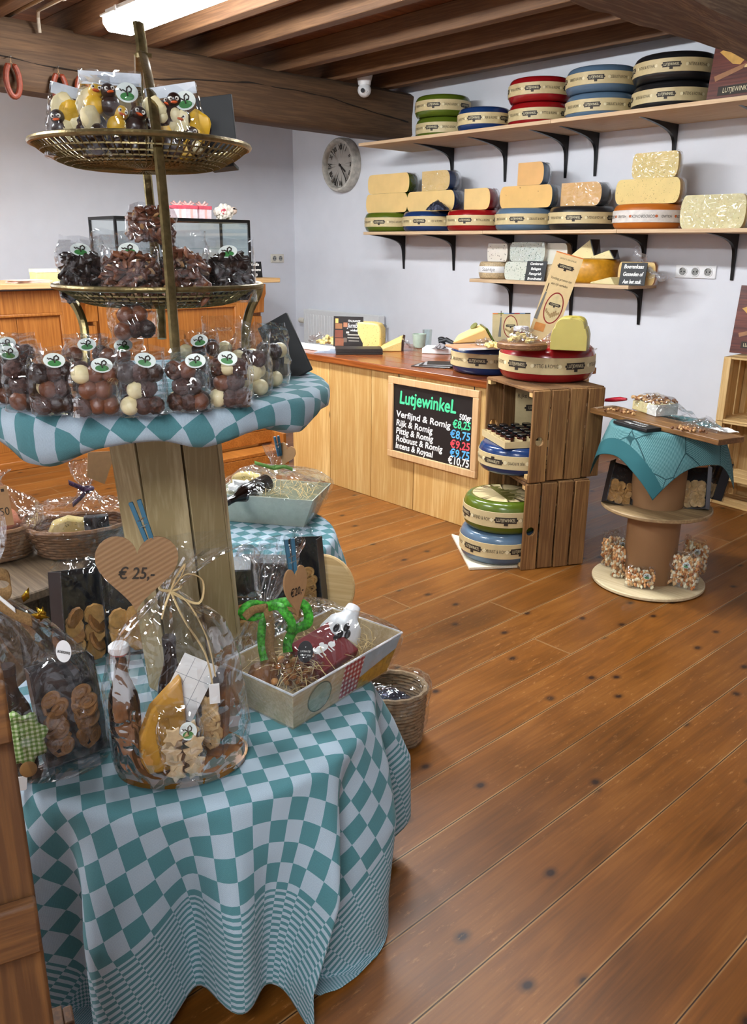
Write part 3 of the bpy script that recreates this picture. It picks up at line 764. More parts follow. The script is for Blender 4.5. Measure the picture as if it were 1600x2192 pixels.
# ---- wheels on the highest shelf (pairs are stacked)
GT = 'waxed cheese wheels on the highest wall shelf'; TZ = TOPZ+.0245; YT = YR+.275
def topx(px): return PY(px, 262, YT+.235).x
WH = .158
for px, kind, n, txt in ((950, 'green', 2, 'olive green waxed cheese wheel on the highest shelf'), (1037, 'blue', 1, ''), (1155, 'red', 2, 'red waxed cheese wheel on the highest shelf'), (1285, 'grey', 2, 'slate blue waxed cheese wheel on the highest shelf'), (1437, 'black', 2, 'black waxed cheese wheel on the highest shelf')):
    yw = YT+{'green': -.03, 'blue': .13}.get(kind, 0)
    x = PY(px, 262, yw).x
    R = {'green': .222, 'blue': .20, 'red': .225, 'grey': .24, 'black': .255}[kind]
    for k in range(n):
        lab = {'blue': 'deep blue waxed cheese wheel, the single unstacked wheel on the highest shelf'}.get(kind, txt+(', upper one of its pair' if k else ', lower one of its pair'))
        wheel(lab, kind, (x, yw+(.012 if k else 0), TZ+k*(WH+.001)), R, WH, rz=PI+.33+.08*k, group=GT)
# ---- wheels and pieces on the middle shelf
GM = 'waxed cheese wheels on the middle wall shelf'; MZ = MIDZ+.0245; YM = YR+.262
for kind, lf in (('green', 783), ('blue', 864), ('red', 958), ('grey', 1062), ('black', 1177), ('orange', 1316)):
    R = {'red': .23, 'green': .23}.get(kind, .238)
    x = PY(lf, 480, YM).x; x = PY(lf+R*FPX/depth((x, YM, 1.65)), 480, YM).x
    wheel({'orange': 'orange herb cheese wheel with white band on the middle shelf'}.get(kind, '%s waxed cheese wheel on the middle wall shelf' % {'grey': 'slate blue', 'green': 'olive green', 'blue': 'deep blue'}.get(kind, kind)), kind, (x, YM, MZ), R, WH, rz=PI+.35, flip=(kind == 'orange'), group=GM)
def wpiece(label, l, r, yb, ang, paste, rind, h=.155, z=None, film=None, yy=YM, R=None, fa=None):
    a, b = PY(l, yb, yy+.1), PY(r, yb, yy+.1)
    if ang == 180: c = (a.x+b.x)/2; Rr = abs(a.x-b.x)/2
    else: c = a.x; Rr = abs(a.x-b.x)
    zz = z if z is not None else a.z
    return piece(label, (c, yy+.1, zz), R or Rr, h, ang, paste, rind, PI, film, 'cut cheeses on the middle wall shelf', filmangle=fa)
z1 = MZ+WH+.001; z2 = z1+.156
wpiece('half young cheese lying directly on the green wheel of the middle shelf', 784, 872, 465, 180, PASTE['young'], WAX['green'], z=z1)
wpiece('half young cheese, upper of two above the green wheel of the middle shelf', 788, 876, 425, 180, PASTE['young'], WAX['green'], z=z2, film=FILM)
wpiece('half golden cheese lying on the blue wheel of the middle shelf', 871, 972, 463, 180, PASTE['young'], WAX['blue'], z=z1, film=FILM)
wpiece('film wrapped cheese block on top of the half cheese above the blue wheel', 903, 962, 424, 90, PASTE['young'], WAX['blue'], z=z2, film=FILM2, h=.15, fa=(.1, 1))
wpiece('quarter cheese with rounded end on the red wheel of the middle shelf', 993, 1048, 460, 90, PASTE['young'], WAX['red'], z=z1, film=FILM)
wpiece('half amber cheese lying on the slate blue wheel of the middle shelf', 1069, 1180, 457, 180, PASTE['mid'], WAX['grey'], z=z1, film=FILM)
wpiece('quarter amber cheese balanced above the slate blue wheel', 1107, 1162, 411, 90, PASTE['old'], WAX['grey'], z=z2, film=FILM)
wpiece('aged cheese quarter with dark rind on the black wheel', 1199, 1285, 453, 90, PASTE['old'], WAX['black'], z=z1, film=FILM, fa=(.2, 1))
wpiece('half herb cheese lying on the orange wheel', 1315, 1452, 447, 180, PASTE['herb'], pm('orange_film_rind', '#c89a48', .4), z=z1, film=FILM)
wpiece('film wrapped herb cheese, topmost piece above the orange wheel', 1350, 1448, 398, 180, PASTE['herb'], pm('straw_rind', '#d0b060', .4), z=z2, film=FILM2, fa=(.1, 1))
wpiece('big half cheese in film at the near end of the middle shelf', 1453, 1592, 491, 180, PASTE['cream'], pm('straw_rind', '#d0b060', .4), z=MZ, h=.20, film=FILM2, fa=(.1, 1))
p = PY(922, 462, YM+.28); t = thing('foil_parcel', 'small dark foil wrapped cheese wedge leaning on the half cheese above the blue wheel', 'cheese', (p.x, YM+.20, z1), PI)
FOIL = pm('crumpled_dark_foil', '#43485a', .25, .7, var=.4, scale=60, bump=.6, bscale=50)
mb = MB()
def fn(u, v):
    x = -.10+.20*u; h_ = .075*math.sin(PI*u)**.6*(1-.2*u)
    a = PI*v
    return (x, -.035*math.cos(a)+.004*NZ.noise(V((u*9, v*9, 0))), max(0.001, h_*math.sin(a)**.7+.006*NZ.noise(V((u*11, v*6, 4)))))
mb.grid(fn, 18, 12); mb.build('wedge', FOIL, t, smooth=20)
MB().tube([(-.03, -.038, .02), (-.02, -.03, .052), (0, -.0, .077), (.01, .03, .05)], .004, 6, flat=.3).build('silver_label', STEEL, t)

# ---- the short lowest shelf
LZ = LOWZ+.0265; YLW = YR+.19; GL = 'small cheeses on the lowest wall shelf'
def lx(px): return PY(px, 585, YLW+.12).x
def lowwheel(label, l, r, mat, h, z=LZ, band=None, text=None, pm_=None):
    x0, x1 = PY(l, 585, YLW+.02).x, PY(r, 585, YLW+.02).x; R = abs(x0-x1)/2
    t = thing('small_whole_cheese', label, 'cheese', ((x0+x1)/2, YLW, z), PI, GL)
    MB().lathe(wprof(R, h), 44).build('rind', mat, t, smooth=60)
    if band:
        b = MB().lathe([(R*.995, h*.36), (R*1.01, h*.38), (R*1.01, h*.72), (R*.995, h*.74)], 48, a0=-PI*.95, a1=-PI*.1).build('label_band', band, t, smooth=60)
        if text:
            mb = MB(); put_text(mb, text, .04, MX.Rotation(.25, 4, 'Z') @ MX.Translation((0, 0, h*.55)), bend=R*1.012); tagk(mb.build('lettering', INK, b, smooth=0))
    return t, R, (x0+x1)/2
lowwheel('small truffle cheese wheel with white label, far end of the lowest shelf', 1030, 1084, pm('beige_speckled_rind', '#b59f7c', .5, var=.3, scale=90), .13, band=WHITEP, text='Saantje')
a, b = PY(1043, 555, YLW+.06), PY(1086, 555, YLW+.06)
piece('half white cheese with black specks, upper left on the lowest shelf', ((a.x+b.x)/2, YLW+.06, LZ+.132), abs(a.x-b.x)/2, .135, 180, PASTE['speck'], pm('white_rind', '#c9c4b8', .6), PI, FILM, GL)
a, b = PY(1080, 585, YLW+.09), PY(1160, 585, YLW+.09)
piece('green speckled white half cheese behind the far chalk sign', ((a.x+b.x)/2, YLW+.09, LZ), abs(a.x-b.x)/2, .135, 180, PASTE['blueherb'], pm('white_rind', '#c9c4b8', .6), PI, FILM, GL)
piece('green speckled white half cheese in film, upper one of its pair', ((a.x+b.x)/2-.03, YLW+.09, LZ+.137), abs(a.x-b.x)/2*.93, .14, 180, PASTE['blueherb'], pm('white_rind', '#c9c4b8', .6), PI, FILM2, GL, filmangle=(.1, 1))
lowwheel('small cheese wheel hidden behind the tall leaflet on the lowest shelf', 1163, 1216, pm('beige_speckled_rind', '#b59f7c', .5), .12)
a, b = PY(1171, 555, YLW+.05), PY(1214, 555, YLW+.05)
piece('ivory cheese quarter with brown banded rind above the tall leaflet', (a.x, YLW+.05, LZ+.122), abs(a.x-b.x), .15, 90, PASTE['goat'], pm('banded_rind', '#a58a6a', .5, var=.4, scale=14), PI, FILM, GL)
t, R, xw = lowwheel('mustard yellow cheese wheel in the middle of the lowest shelf', 1208, 1318, WAX['mustard'], .165)
for lab, px, py, s_, tilt in (('cheese wedge with sloping face standing on the mustard wheel', 1247, 553, 1.0, -.5), ('flatter cheese wedge leaning on the mustard wheel', 1290, 553, .9, -.25)):
    p = PY(px, py, YLW+.06)
    t = thing('cheese_wedge', lab, 'cheese', (p.x, YLW+.04, LZ+.167), PI+.25, GL)
    mb = MB(); l_, w_, h_ = .20*s_, .12*s_, (.13 if tilt < -.4 else .06)
    vs = [(-l_/2, -w_/2, 0), (l_/2, -w_/2, 0), (l_/2, w_/2, 0), (-l_/2, w_/2, 0), (-l_/2*.9, -w_/2, .012), (l_/2*.55, -w_/2, h_), (l_/2*.8, w_/2, h_), (-l_/2*.6, w_/2, .02)]
    mb.hexa(vs[:4], vs[4:]); mb.build('wedge', PASTE['cream'], t, bevel=.006)
    mb = MB(); mb.hexa([(l_/2, -w_/2-.002, 0), (l_/2+.008, -w_/2-.002, 0), (l_/2+.008, w_/2, 0), (l_/2, w_/2, 0)], [(l_/2*.56, -w_/2-.002, h_+.002), (l_/2*.62, -w_/2-.002, h_+.002), (l_/2*.86, w_/2, h_+.002), (l_/2*.8, w_/2, h_+.002)]); mb.build('dark_rind', WAX['black'], t)
p = PY(1297, 597, YLW+.14)
t = thing('cheese_wedge', 'flat cheese slice lying in front of the mustard wheel', 'cheese', (p.x, YLW+.12, LZ), PI, GL)
mb = MB(); mb.hexa([(-.11, -.05, 0), (.10, -.06, 0), (.12, .05, 0), (-.05, .05, 0)], [(-.10, -.05, .012), (.06, -.06, .05), (.09, .05, .05), (-.04, .05, .02)]); mb.build('wedge', PASTE['cream'], t, bevel=.005)
a, b = PY(1322, 600, YLW+.07), PY(1402, 600, YLW+.07)
piece('half cheese with orange rind in film, near end of the lowest shelf', ((a.x+b.x)/2, YLW+.07, LZ), abs(a.x-b.x)/2, .15, 180, PASTE['young'], pm('orange_brown_rind', '#b8702c', .4), PI, FILM2, GL)
def crumple(name, label, cat, loc, sx, sy, sz, seed, mat=FILM2, rz=0, group=None):
    mb = MB()
    def fn(u, v):
        a = 2*PI*u; r = math.sin(PI*min(1, v*.55+.0)) if v < .9 else math.sin(PI*.5)
        k = .45+.9*abs(NZ.noise(V((math.cos(a)*1.7, math.sin(a)*1.7, seed+v*2))))+.4*NZ.noise(V((math.cos(a)*5, math.sin(a)*5, seed+v*6)))
        z = sz*(1-v)*(.6+.8*abs(NZ.noise(V((math.cos(a)*2.3, math.sin(a)*2.3, seed*2+3)))))
        return (sx*v**.6*math.cos(a)*k*1.3, sy*v**.6*math.sin(a)*k*1.3, z)
    mb.grid(fn, 26, 10, closed=True)
    o = mb.build(name, mat, loc=loc, rz=rz, smooth=15)
    tag(o, label, cat, group); return o
p = PY(1410, 585, YLW)
t = MB()
def fn(u, v):
    return (-.16+.30*u*(1-.35*v)+.05*NZ.noise(V((u*5, v*5, 1))), .05*NZ.noise(V((u*6, v*4, 7)))+.03*math.sin(u*7), -.05+.26*v*(1-.75*u)+.03*NZ.noise(V((u*7, v*5, 4)))+.05*(1-v))
t.grid(fn, 22, 12); o = t.build('plastic_film', HAZEFILM, loc=(p.x-.0, YLW+.06, LZ+.045), rz=PI, smooth=15); tag(o, 'crumpled clear film hanging at the near end of the lowest shelf', 'film')

def chalksign(label, c, w, h, lines, rz, lean=.25, size=None, frame=None, name='chalk_sign', th=.008, col=None):
    t = thing(name, label, 'sign', c, rz, rot=(-lean, 0, rz))
    MB().box((0, 0, h/2), (w, th, h)).build('board', BLACK, t, bevel=.001)
    n = len(lines); size = size or h/n*.75
    mb = MB()
    for i, s_ in enumerate(lines):
        put_text(mb, s_, size, MX.Translation((0, -th/2-.0008, h*(1-(i+.55)/n))), sx=min(1, w*.9/(max(1, len(s_))*size*.55)), shear=.15, bold=size*.03)
    mb.build('lettering', CHALKW, t, smooth=0)['kind'] = 'stuff'
    return t
p = PY(1144, 593, YLW+.16)
chalksign('black chalk sign on the lowest shelf beside the white speckled cheeses', (p.x, YLW+.155, LZ), .17, .145, ['Geniteren', 'Belegen', 'Fenegriek', 'Brandnetel'], PI+.1, lean=-.2 and .2)
p = PY(1354, 603, YLW+.16)
chalksign('black chalk sign near the right end of the lowest shelf', (p.x, YLW+.165, LZ), .175, .15, ['Boerenkaas', 'Gesneden of', 'Aan het stuk'], PI+.25, lean=.2)

# ---- poster boards with cheese pictures
BROWNPRINT = wood('red_brown_plank_print', '#4a1c14', '#7c3a28', 'X', 6, .4, .1, .1)
def cheeseboard(label, c, w, h, rz, lean, seed, ox=0):
    t = thing('cheese_poster', label, 'poster', c, rz, rot=(-lean, 0, rz))
    MB().box((0, 0, h/2), (w, .012, h)).build('panel', BROWNPRINT, t, bevel=.001)
    y = -.0068; mb = MB()
    pts = [(-.05, .30), (.09, .36), (.13, .33), (.13, .24), (.10, .21), (.05, .22)]
    M = MX(((1, 0, 0, ox), (0, 0, -1, y), (0, 1, 0, 0), (0, 0, 0, 1)))
    s_ = .93
    mb.prism([((a-.16*0)*s_-w*.12, b*s_) for a, b in pts], .001, M); mb.build('printed_cheese', pm('printed_cheese_yellow', '#c99a4a', .5), t)
    mb = MB(); r_ = random.Random(seed)
    for i in range(16):
        a, b = r_.uniform(.02, .30*w), r_.uniform(.36, .6)*h; z_ = r_.uniform(.01, .018)
        mb.box((a, y, b), (z_*1.2, .0012, z_), MX.Translation((ox, 0, 0)))
    mb.build('printed_cubes', pm('printed_cube_cream', '#dcbf84', .5), t)['kind'] = 'stuff'
    mb = MB(); mb.prism([(-w*.22, .30*h), (w*.12, .40*h), (w*.08, .34*h), (-w*.2, .24*h)], .001, M); mb.build('printed_knife', pm('printed_wood_tone', '#9a6a44', .5), t)
    mb = MB(); mb.box((.06*w+ox, y, .13*h), (.42*w, .0012, .10*h)); em = mb.build('emblem', INK, t)
    mb = MB(); put_text(mb, 'LUTJEWINKEL', .075*h, MX.Translation((.06*w+ox, y-.001, .13*h)), sx=.75); mb.build('emblem_lettering', SEAL, em, smooth=0)['kind'] = 'stuff'
    return t
p = PY(1506, 216, YT+.26)
cheeseboard('dark red wooden plank cheese poster on the highest shelf beside the black wheels', (p.x-.26, YT+.20, TZ), .56, .50, PI-.05, .12, 3, -.13)
# ================================================================== PINE COUNTER AT THE BACK
FX = 5.80; yE = PX(562, 680, FX).y; yW = 1.6
t = thing('pine_shop_counter', 'long orange pine panelled counter in front of the back wall', 'counter', (FX, (yE+yW)/2, 0))
y0, y1 = yE-(yE+yW)/2, yW-(yE+yW)/2
PAN = OLDPINE
mb = MB(); w_ = (y1-y0)/int((y1-y0)/.28); y = y0
while y < y1-.01:
    mb.box((.20, y+w_/2, .60), (.36, w_-.003, 1.18), r=rnd.random()); y += w_
mb.build('body', PAN, t, bevel=.002)
mb = MB(); mb.box((.21, (y0+y1)/2-.02, 1.232), (.62, y1-y0+.20, .036)); mb.build('worktop', wood('pale_pine_worktop', '#c89c66', '#e0bd8a', 'Y', 7, .45, .3, .1), t, bevel=.004)
mb = MB(); mb.box((.0, (y0+y1)/2, .07), (.05, y1-y0, .14)); mb.box((-.03, (y0+y1)/2, .03), (.03, y1-y0+.02, .06)); mb.build('plinth', OLDPINEX, t, bevel=.004)
off = (yE+yW)/2
def yy_(px): return PX(px, 680, FX).y-off
marks = [yy_(545), yy_(187), yy_(187)+1.62, yy_(187)+3.24]
for yc in marks:
    mb = MB(); mb.box((-.02, yc, .55), (.06, .075, .80)); 
    for k in (-.022, -.007, .008, .023): mb.box((-.052, yc+k, .48), (.006, .006, .62))
    mb.build('pilaster', PAN, t, bevel=.003)
    mb = MB(); prof = [(0, .98), (-.075, .98), (-.085, 1.09), (-.11, 1.13), (-.11, 1.205), (0, 1.205)]
    M = MX.Translation((.0, yc-.045, 0)) @ MX(((1, 0, 0, 0), (0, 0, 1, 0), (0, 1, 0, 0), (0, 0, 0, 1)))
    mb.prism(prof, .09, M)
    mb.build('corbel', PAN, t, bevel=.003)
for a, b in zip(marks[:-1], marks[1:]):
    ya, yb = a+.075, b-.075; c = (ya+yb)/2; wd = yb-ya
    mb = MB()
    for zc, hh in ((1.125, .15), (.20, .14)): mb.box((-.004, c, zc), (.045, wd, hh), r=.3)
    for yc in (ya+.055, yb-.055): mb.box((-.0045, yc, .63), (.045, .11, .99), r=.7)
    mb.build('panel_frame', PAN, t, bevel=.003)
    mb = MB()
    for zc in (1.04, .28): mb.box((-.012, c, zc), (.035, wd-.22, .022))
    for yc in (ya+.12, yb-.12): mb.box((-.012, yc, .66), (.035, .022, .76))
    mb.build('panel_moulding', PAN, t, bevel=.006)
    mb = MB(); n = 4
    for i in range(n): mb.box((.006, ya+.11+(wd-.22)*(i+.5)/n, .66), (.03, (wd-.22)/n-.003, .74), r=rnd.random())
    mb.build('panel', PAN, t, bevel=.002)

# glass display case standing on it, with gift boxes and a toy sheep on top
CZ = 1.2505; p0, p1 = PX(245, 463, 5.97), PX(532, 471, 5.97); zt = (p0.z+p1.z)/2
t = thing('display_case', 'black framed glass display case on the pine counter', 'display case', (5.97, (p0.y+p1.y)/2, CZ))
hw = abs(p0.y-p1.y)/2; hh = zt-CZ; dp = .42
for (x, y) in ((0, -hw), (0, hw), (dp, -hw), (dp, hw)): MB().box((x, y, hh/2), (.018, .018, hh)).build('post', BLACKMETAL, t)
for z in (.012, hh-.01):
    for (c, d) in (((0, 0, z), (.02, 2*hw, .022)), ((dp, 0, z), (.02, 2*hw, .022)), ((dp/2, -hw, z), (dp, .02, .022)), ((dp/2, hw, z), (dp, .02, .022))): MB().box(c, d).build('rail', BLACKMETAL, t)
for (c, d) in (((0, 0, hh/2), (.004, 2*hw-.02, hh-.03)), ((dp/2, -hw, hh/2), (dp-.02, .004, hh-.03)), ((dp/2, hw, hh/2), (dp-.02, .004, hh-.03)), ((dp/2, 0, hh-.004), (dp, 2*hw, .004))): MB().box(c, d).build('glass_pane', GLASS, t)
MB().box((dp/2, 0, hh*.5), (dp-.03, 2*hw-.03, .006)).build('inner_shelf', GLASS, t)
PINK = pm('pink_gift_paper', '#d8596a', .5); PALEPINK = pm('pale_pink_ribbon', '#f0b8b0', .6)
for i, px in enumerate((388, 411, 441)):
    p = PX(px, 466, 6.0+.16*(0 if i else .3)); w = .105 if i else .085
    t = thing('gift_box', ['pink and white gift box on the display case, leftmost beside the stand pole', 'pink and white gift box in the middle of the display case top', 'pink and white gift box beside the toy sheep'][i], 'gift box', (p.x+.05, p.y, zt+.002), 0, 'gift boxes on the display case')
    bbox('box', (0, 0, .035), (w, w, .07), pm('white_pink_box', '#f1d9dc', .5), t); bbox('lid', (0, 0, .082), (w+.008, w+.008, .026), PINK, t)
    mb = MB(); mb.box((0, 0, .049), (w+.004, .02, .098)); mb.build('ribbon', PALEPINK, t)
    mb = MB()
    for s_ in (-1, 1): mb.tube([(0, 0, .095), (0, s_*.03, .125), (0, s_*.055, .115), (0, s_*.03, .1), (0, 0, .096)], .008, 6)
    mb.ball((0, 0, .1), .012, 8, 6); mb.build('bow', PALEPINK, t)
p = PX(480, 467, 6.05)
t = thing('toy_sheep', 'small white woolly toy sheep with pink heart on the display case', 'toy', (p.x, p.y, zt+.002))
WOOL = pm('cream_wool', '#ece3d6', .9, bump=.5, scale=60)
mb = MB(); r_ = random.Random(5)
mb.ball((0, .0, .06), .05, 16, 12, sc=(.9, 1.5, .95))
for i in range(60):
    d = V((r_.gauss(0, 1), r_.gauss(0, 1), r_.gauss(0, 1))).normalized(); mb.ball((d.x*.045, d.y*.075, .06+d.z*.047), .018, 7, 5)
mb.build('woolly_body', WOOL, t)
MB().ball((-.01, -.085, .07), .03, 14, 10, sc=(.9, 1.1, 1)).build('head', pm('pale_sheep_face', '#e8d2c0', .7), t)
for s_ in (-1, 1): MB().ball((-.01+s_*.028, -.075, .085), .012, 8, 6, sc=(1.2, .6, .5)).build('ear', pm('black_plush', '#15151a', .8), t)
MB().ball((-.022, -.106, .078), .007, 8, 6).ball((-.03, -.095, .08), .006, 8, 6).build('eyes_and_nose', pm('black_plush', '#15151a', .8), t)
MB().ball((-.046, .03, .06), .026, 10, 8, sc=(.3, 1, .9)).build('heart', PINK, t)
for x in (-.025, .025):
    for y in (-.045, .045): MB().cyl((x, y, 0), (x, y, .03), .011, n=8).build('leg', WOOL, t)
p = PX(548, 592, 5.86)
chalksign('small black price sign at the right end of the pine counter', (5.86, p.y, CZ), .13, .125, ['Vanille', 'bonbons', '10'], -PI/2, lean=.12)
p = PX(98, 600, 5.95)
t = thing('carton_box', 'lime green and cream carton on the pine counter far left', 'box', (5.95, p.y, CZ))
bbox('box', (0, 0, .03), (.12, .17, .06), pm('lime_paper', '#c9cf8a', .6), t); bbox('lid', (0, 0, .072), (.125, .175, .024), pm('cream_paper', '#e3dcc0', .6), t)
p = PX(68, 604, 5.75)
t = thing('paper_bag_stack', 'pale pink paper bags lying flat at the far left of the pine counter', 'paper', (5.80, p.y, CZ))
for i in range(4): MB().box((0, rnd.uniform(-.01, .01), .003+.005*i), (.16, .24, .004), MX.Rotation(.1*i, 4, 'Z')).build('sheet', pm('pale_pink_paper', '#e2c3b6', .7), t)

# wooden step by the end of the pine counter
p = PZ(555, 1008, 0)
t = thing('wooden_step', 'low slatted wooden step standing left of the tasting counter', 'step', (p.x+.15, p.y, 0), -PI/2)
for i, (z, y) in enumerate(((.10, .0), (.24, .16))):
    mb = MB(); mb.box((0, y, z), (.62, .2, .025)); mb.build('tread', OLDPINEX, t, bevel=.003)
    mb = MB(); mb.box((0, y-.09, z-.06), (.60, .02, .09)); mb.build('riser', OLDPINEX, t, bevel=.003)
for x in (-.28, .28): MB().box((x, .08, .11), (.025, .32, .21)).build('side_board', OLDPINE, t, bevel=.002)

# ================================================================== TASTING COUNTER
CY = -3.352; CTZ = .838
xl = PY(627, 900, CY).x; xr = 2.735
t = thing('tasting_counter', 'pale plank tasting counter with a red brown worktop in front of the shelf wall', 'counter', (0, 0, 0))
edges = [xl]+[PY(px, 1050, CY).x for px in (708, 794, 884.5)]+[xr]
for a, b in zip(edges[:-1], edges[1:]):
    MB().box(((a+b)/2, CY-.0125, .40), (abs(a-b)-.004, .025, .798), r=rnd.random()).build('plank', PINE, t, bevel=.002)
mb = MB(); y = CY-.03
for i in range(5): mb.box((xr+.0125, CY-.03-.17*(i+.5), .40), (.025, .168, .798), r=rnd.random())
mb.build('end_panel', PINE, t, bevel=.002)
mb = MB()
for i in range(5): mb.box((xl-.0125, CY-.03-.17*(i+.5), .40), (.025, .168, .798), r=rnd.random())
mb.build('far_end_panel', PINE, t, bevel=.002)
MB().box(((xl+xr)/2, CY-.87, .40), (xl-xr-.06, .02, .798)).build('back_panel', PINE, t)
mb = MB()
for i in range(6): mb.box(((xl+xr)/2-.012, CY+.022-.152*(i+.5), .819), (xl-xr+.05, .1515, .038), r=rnd.random())
mb.build('worktop', WORKTOP, t, bevel=.004)

# chalkboard hung on the front
a, b = PY(833, 803, CY+.015), PY(1030, 842, CY+.015); c_, d_ = PY(835, 978, CY+.015), PY(1028, 1027, CY+.015)
bw = abs(a.x-b.x)*.985; zt = (a.z+b.z)/2; zb = (c_.z+d_.z)/2; bh = zt-zb
t = thing('chalkboard', 'chalkboard with handwritten cheese prices in a pale wood frame on the counter', 'chalkboard', ((a.x+b.x)/2, CY+.004, zb+.005), PI)
FR = wood('pale_frame_wood', '#c99f70', '#dcb98c', 'Z', 9, .5, 0, .1)
f_ = .04
for (c, d) in (((0, -.011, bh-f_/2), (bw, .022, f_)), ((0, -.011, f_/2), (bw, .022, f_)), ((-bw/2+f_/2, -.011, bh/2), (f_, .022, bh-2*f_)), ((bw/2-f_/2, -.011, bh/2), (f_, .022, bh-2*f_))):
    MB().box(c, d).build('frame_bar', FR, t, bevel=.003)
MB().box((0, -.006, bh/2), (bw-2*f_, .010, bh-2*f_)).build('slate', pm('black_slate', '#120d0c', .55), t)
for x in (-.27*bw/.7, .31*bw/.7):
    MB().tube([(x, -.008, bh+.035), (x, -.012, bh+.02), (x, -.01, bh-.005)], .003, 6).build('hook', BLACKMETAL, t)
iw, ih = bw-2*f_, bh-2*f_
def chalk(s_, u0, u1, v, size, mat, rot=-.02, bold=.0018):
    vs, fs = text_geo(s_, size); w = 2*max(q.x for q in vs); sx = (u1-u0)*iw/w
    M = MX.Translation((-iw/2+(u0+u1)/2*iw, -.0122, f_+ih*(1-v))) @ MX.Rotation(rot, 4, 'Y')
    mb = MB(); put_text(mb, s_, size, M, sx=sx, shear=.1, bold=bold); mb.build('chalk_lettering', mat, t, smooth=0)['kind'] = 'stuff'
chalk('LutjewinkeL', .08, .80, .19, .105, CHALKG, -.01, .0026)
chalk('500gr', .84, .98, .30, .045, CHALKW, -.03, .0012)
for s_, u1, v, pr, u2, v2, mt in (('Verfijnd & Romig', .74, .445, '€8,25', .77, .415, CHALKG), ('Rijk & Romig', .52, .575, '€8,75', .745, .56, CHALKB), ('Pittig & Romig', .53, .695, '€9,25', .75, .70, CHALKR), ('Robuust & Romig', .65, .81, '€9,75', .75, .825, CHALKB), ('Intens & Royaal', .53, .92, '€10,75', .73, .935, CHALKW)):
    chalk(s_, .04, u1, v, .052, CHALKW, .012, .0015)
    chalk(pr, u2, .975, v2, .062, mt, -.02, .0015)

# ================================================================== CRATES WITH CHEESE
def board_hole(mb, M, w, h, th, hx, hz, hr, r):
    """upright board in local xz, centred on x, from z=0 to h, with a round hole"""
    circ = []; rect = []
    angs = sorted([2*PI*i/24 for i in range(24)]+[math.atan2(cz-hz, cx-hx) % (2*PI) for cx, cz in ((w/2, h), (-w/2, h), (-w/2, 0), (w/2, 0))]); n = len(angs)
    for a in angs:
        ca, sa = math.cos(a), math.sin(a)
        circ.append((hx+hr*ca, hz+hr*sa))
        k = min((w/2-hx)/ca if ca > 1e-6 else 9, (-w/2-hx)/ca if ca < -1e-6 else 9, (h-hz)/sa if sa > 1e-6 else 9, (-hz)/sa if sa < -1e-6 else 9)
        rect.append((hx+ca*k, hz+sa*k))
    vs = []
    for y in (-th/2, th/2):
        vs += [(x, y, z) for x, z in circ]+[(x, y, z) for x, z in rect]
    fs = []
    for i in range(n):
        j = (i+1) % n
        fs += [(i, j, n+j, n+i), (2*n+j, 2*n+i, 3*n+i, 3*n+j), (j, i, 2*n+i, 2*n+j), (n+i, n+j, 3*n+j, 3*n+i)]
    mb.add(vs, fs, M, None, r)
def crate(label, F, sdir, odir, wd, dp, h, z):
    """F: near front corner; odir along the opening, sdir into the depth"""
    t = thing('wooden_crate', label, 'crate', (F[0], F[1], z), 0, 'brown wooden crates beside the tasting counter')
    s, o = V((sdir[0], sdir[1], 0)).normalized(), V((odir[0], odir[1], 0)).normalized(); zv = V((0, 0, 1)); th = .014
    def fr(ax, ay, az, org): return MX.Translation(org) @ MX((ax, ay, az)).transposed().to_4x4()
    nb = 4; bw_ = dp/nb
    for side, base in (('near', V((0, 0, 0))), ('far', o*(wd-th))):
        for i in range(nb):
            M = fr(s, o, zv, base+o*(th/2)+s*(bw_*(i+.5)))
            mb = MB(); r = rnd.random()
            if i == 0: board_hole(mb, M, bw_-.010, h-.004, th, 0, h*.45, .021, r)
            else: mb.box((0, 0, h/2), (bw_-.010, th, h-.004-.006*(i % 2)), M, r=r)
            mb.build('board', CRATE, t, bevel=.0025)
    for zz, nm in ((h-th/2-.0, 'top_slat'), (th/2, 'bottom_slat')):
        for i in range(nb):
            M = fr(o, s, zv, o*(wd/2)+s*(bw_*(i+.5))+V((0, 0, zz)))
            MB().box((0, 0, 0), (wd-2*th-.001, bw_-.006, th), M, r=rnd.random()).build(nm, CRATEX, t, bevel=.002)
    for i in range(4):
        M = fr(o, s, zv, o*(wd/2)+s*(dp-.008)+V((0, 0, h*(i+.5)/4)))
        MB().box((0, 0, 0), (wd-2*th-.002, .012, h/4-.018), M, r=rnd.random()).build('back_slat', CRATEX, t, bevel=.002)
    for k, (a, b) in enumerate(((.03, .0), (.03, 1), (wd-.03, 0), (wd-.03, 1))):
        M = fr(o, s, zv, o*(a if k < 2 else a)+s*(.02)+V((0, 0, (th+.011) if not b else h-th-.011)))
        MB().box((0, 0, 0), (.028, .03, .02), M).build('corner_block', PALEC, t)
    return t
F0 = V((2.273, -3.060, 0)); SD = (-.147, -.365); OD = (.412, -.166*1.0)
OD = (.365*.412/.365, -.147*.412/.365)
CH = .440
crate('lower brown crate standing on the floor beside the tasting counter', F0, (-.169, -.33), (.33*.45, -.169*.45), .455, .345, CH, 0)
crate('upper brown crate carrying the big red cheese wheel', F0+V((-.006, -.006, 0)), SD, OD, .462, .395, CH, CH+.002)
s_, o_ = V((SD[0], SD[1], 0)).normalized(), V((OD[0], OD[1], 0)).normalized()
mid = F0+o_*.218+s_*.012
bl = F0+o_*.222+s_*.075
bd = PZ(967, 1148, .0), PZ(1005, 1221, .0), PZ(1110, 1216, .0)
t = thing('plywood_board', 'pale square plywood board on the floor under the stacked cheese wheels', 'board', (0, 0, 0))
q = F0+o_*.43-s_*.022
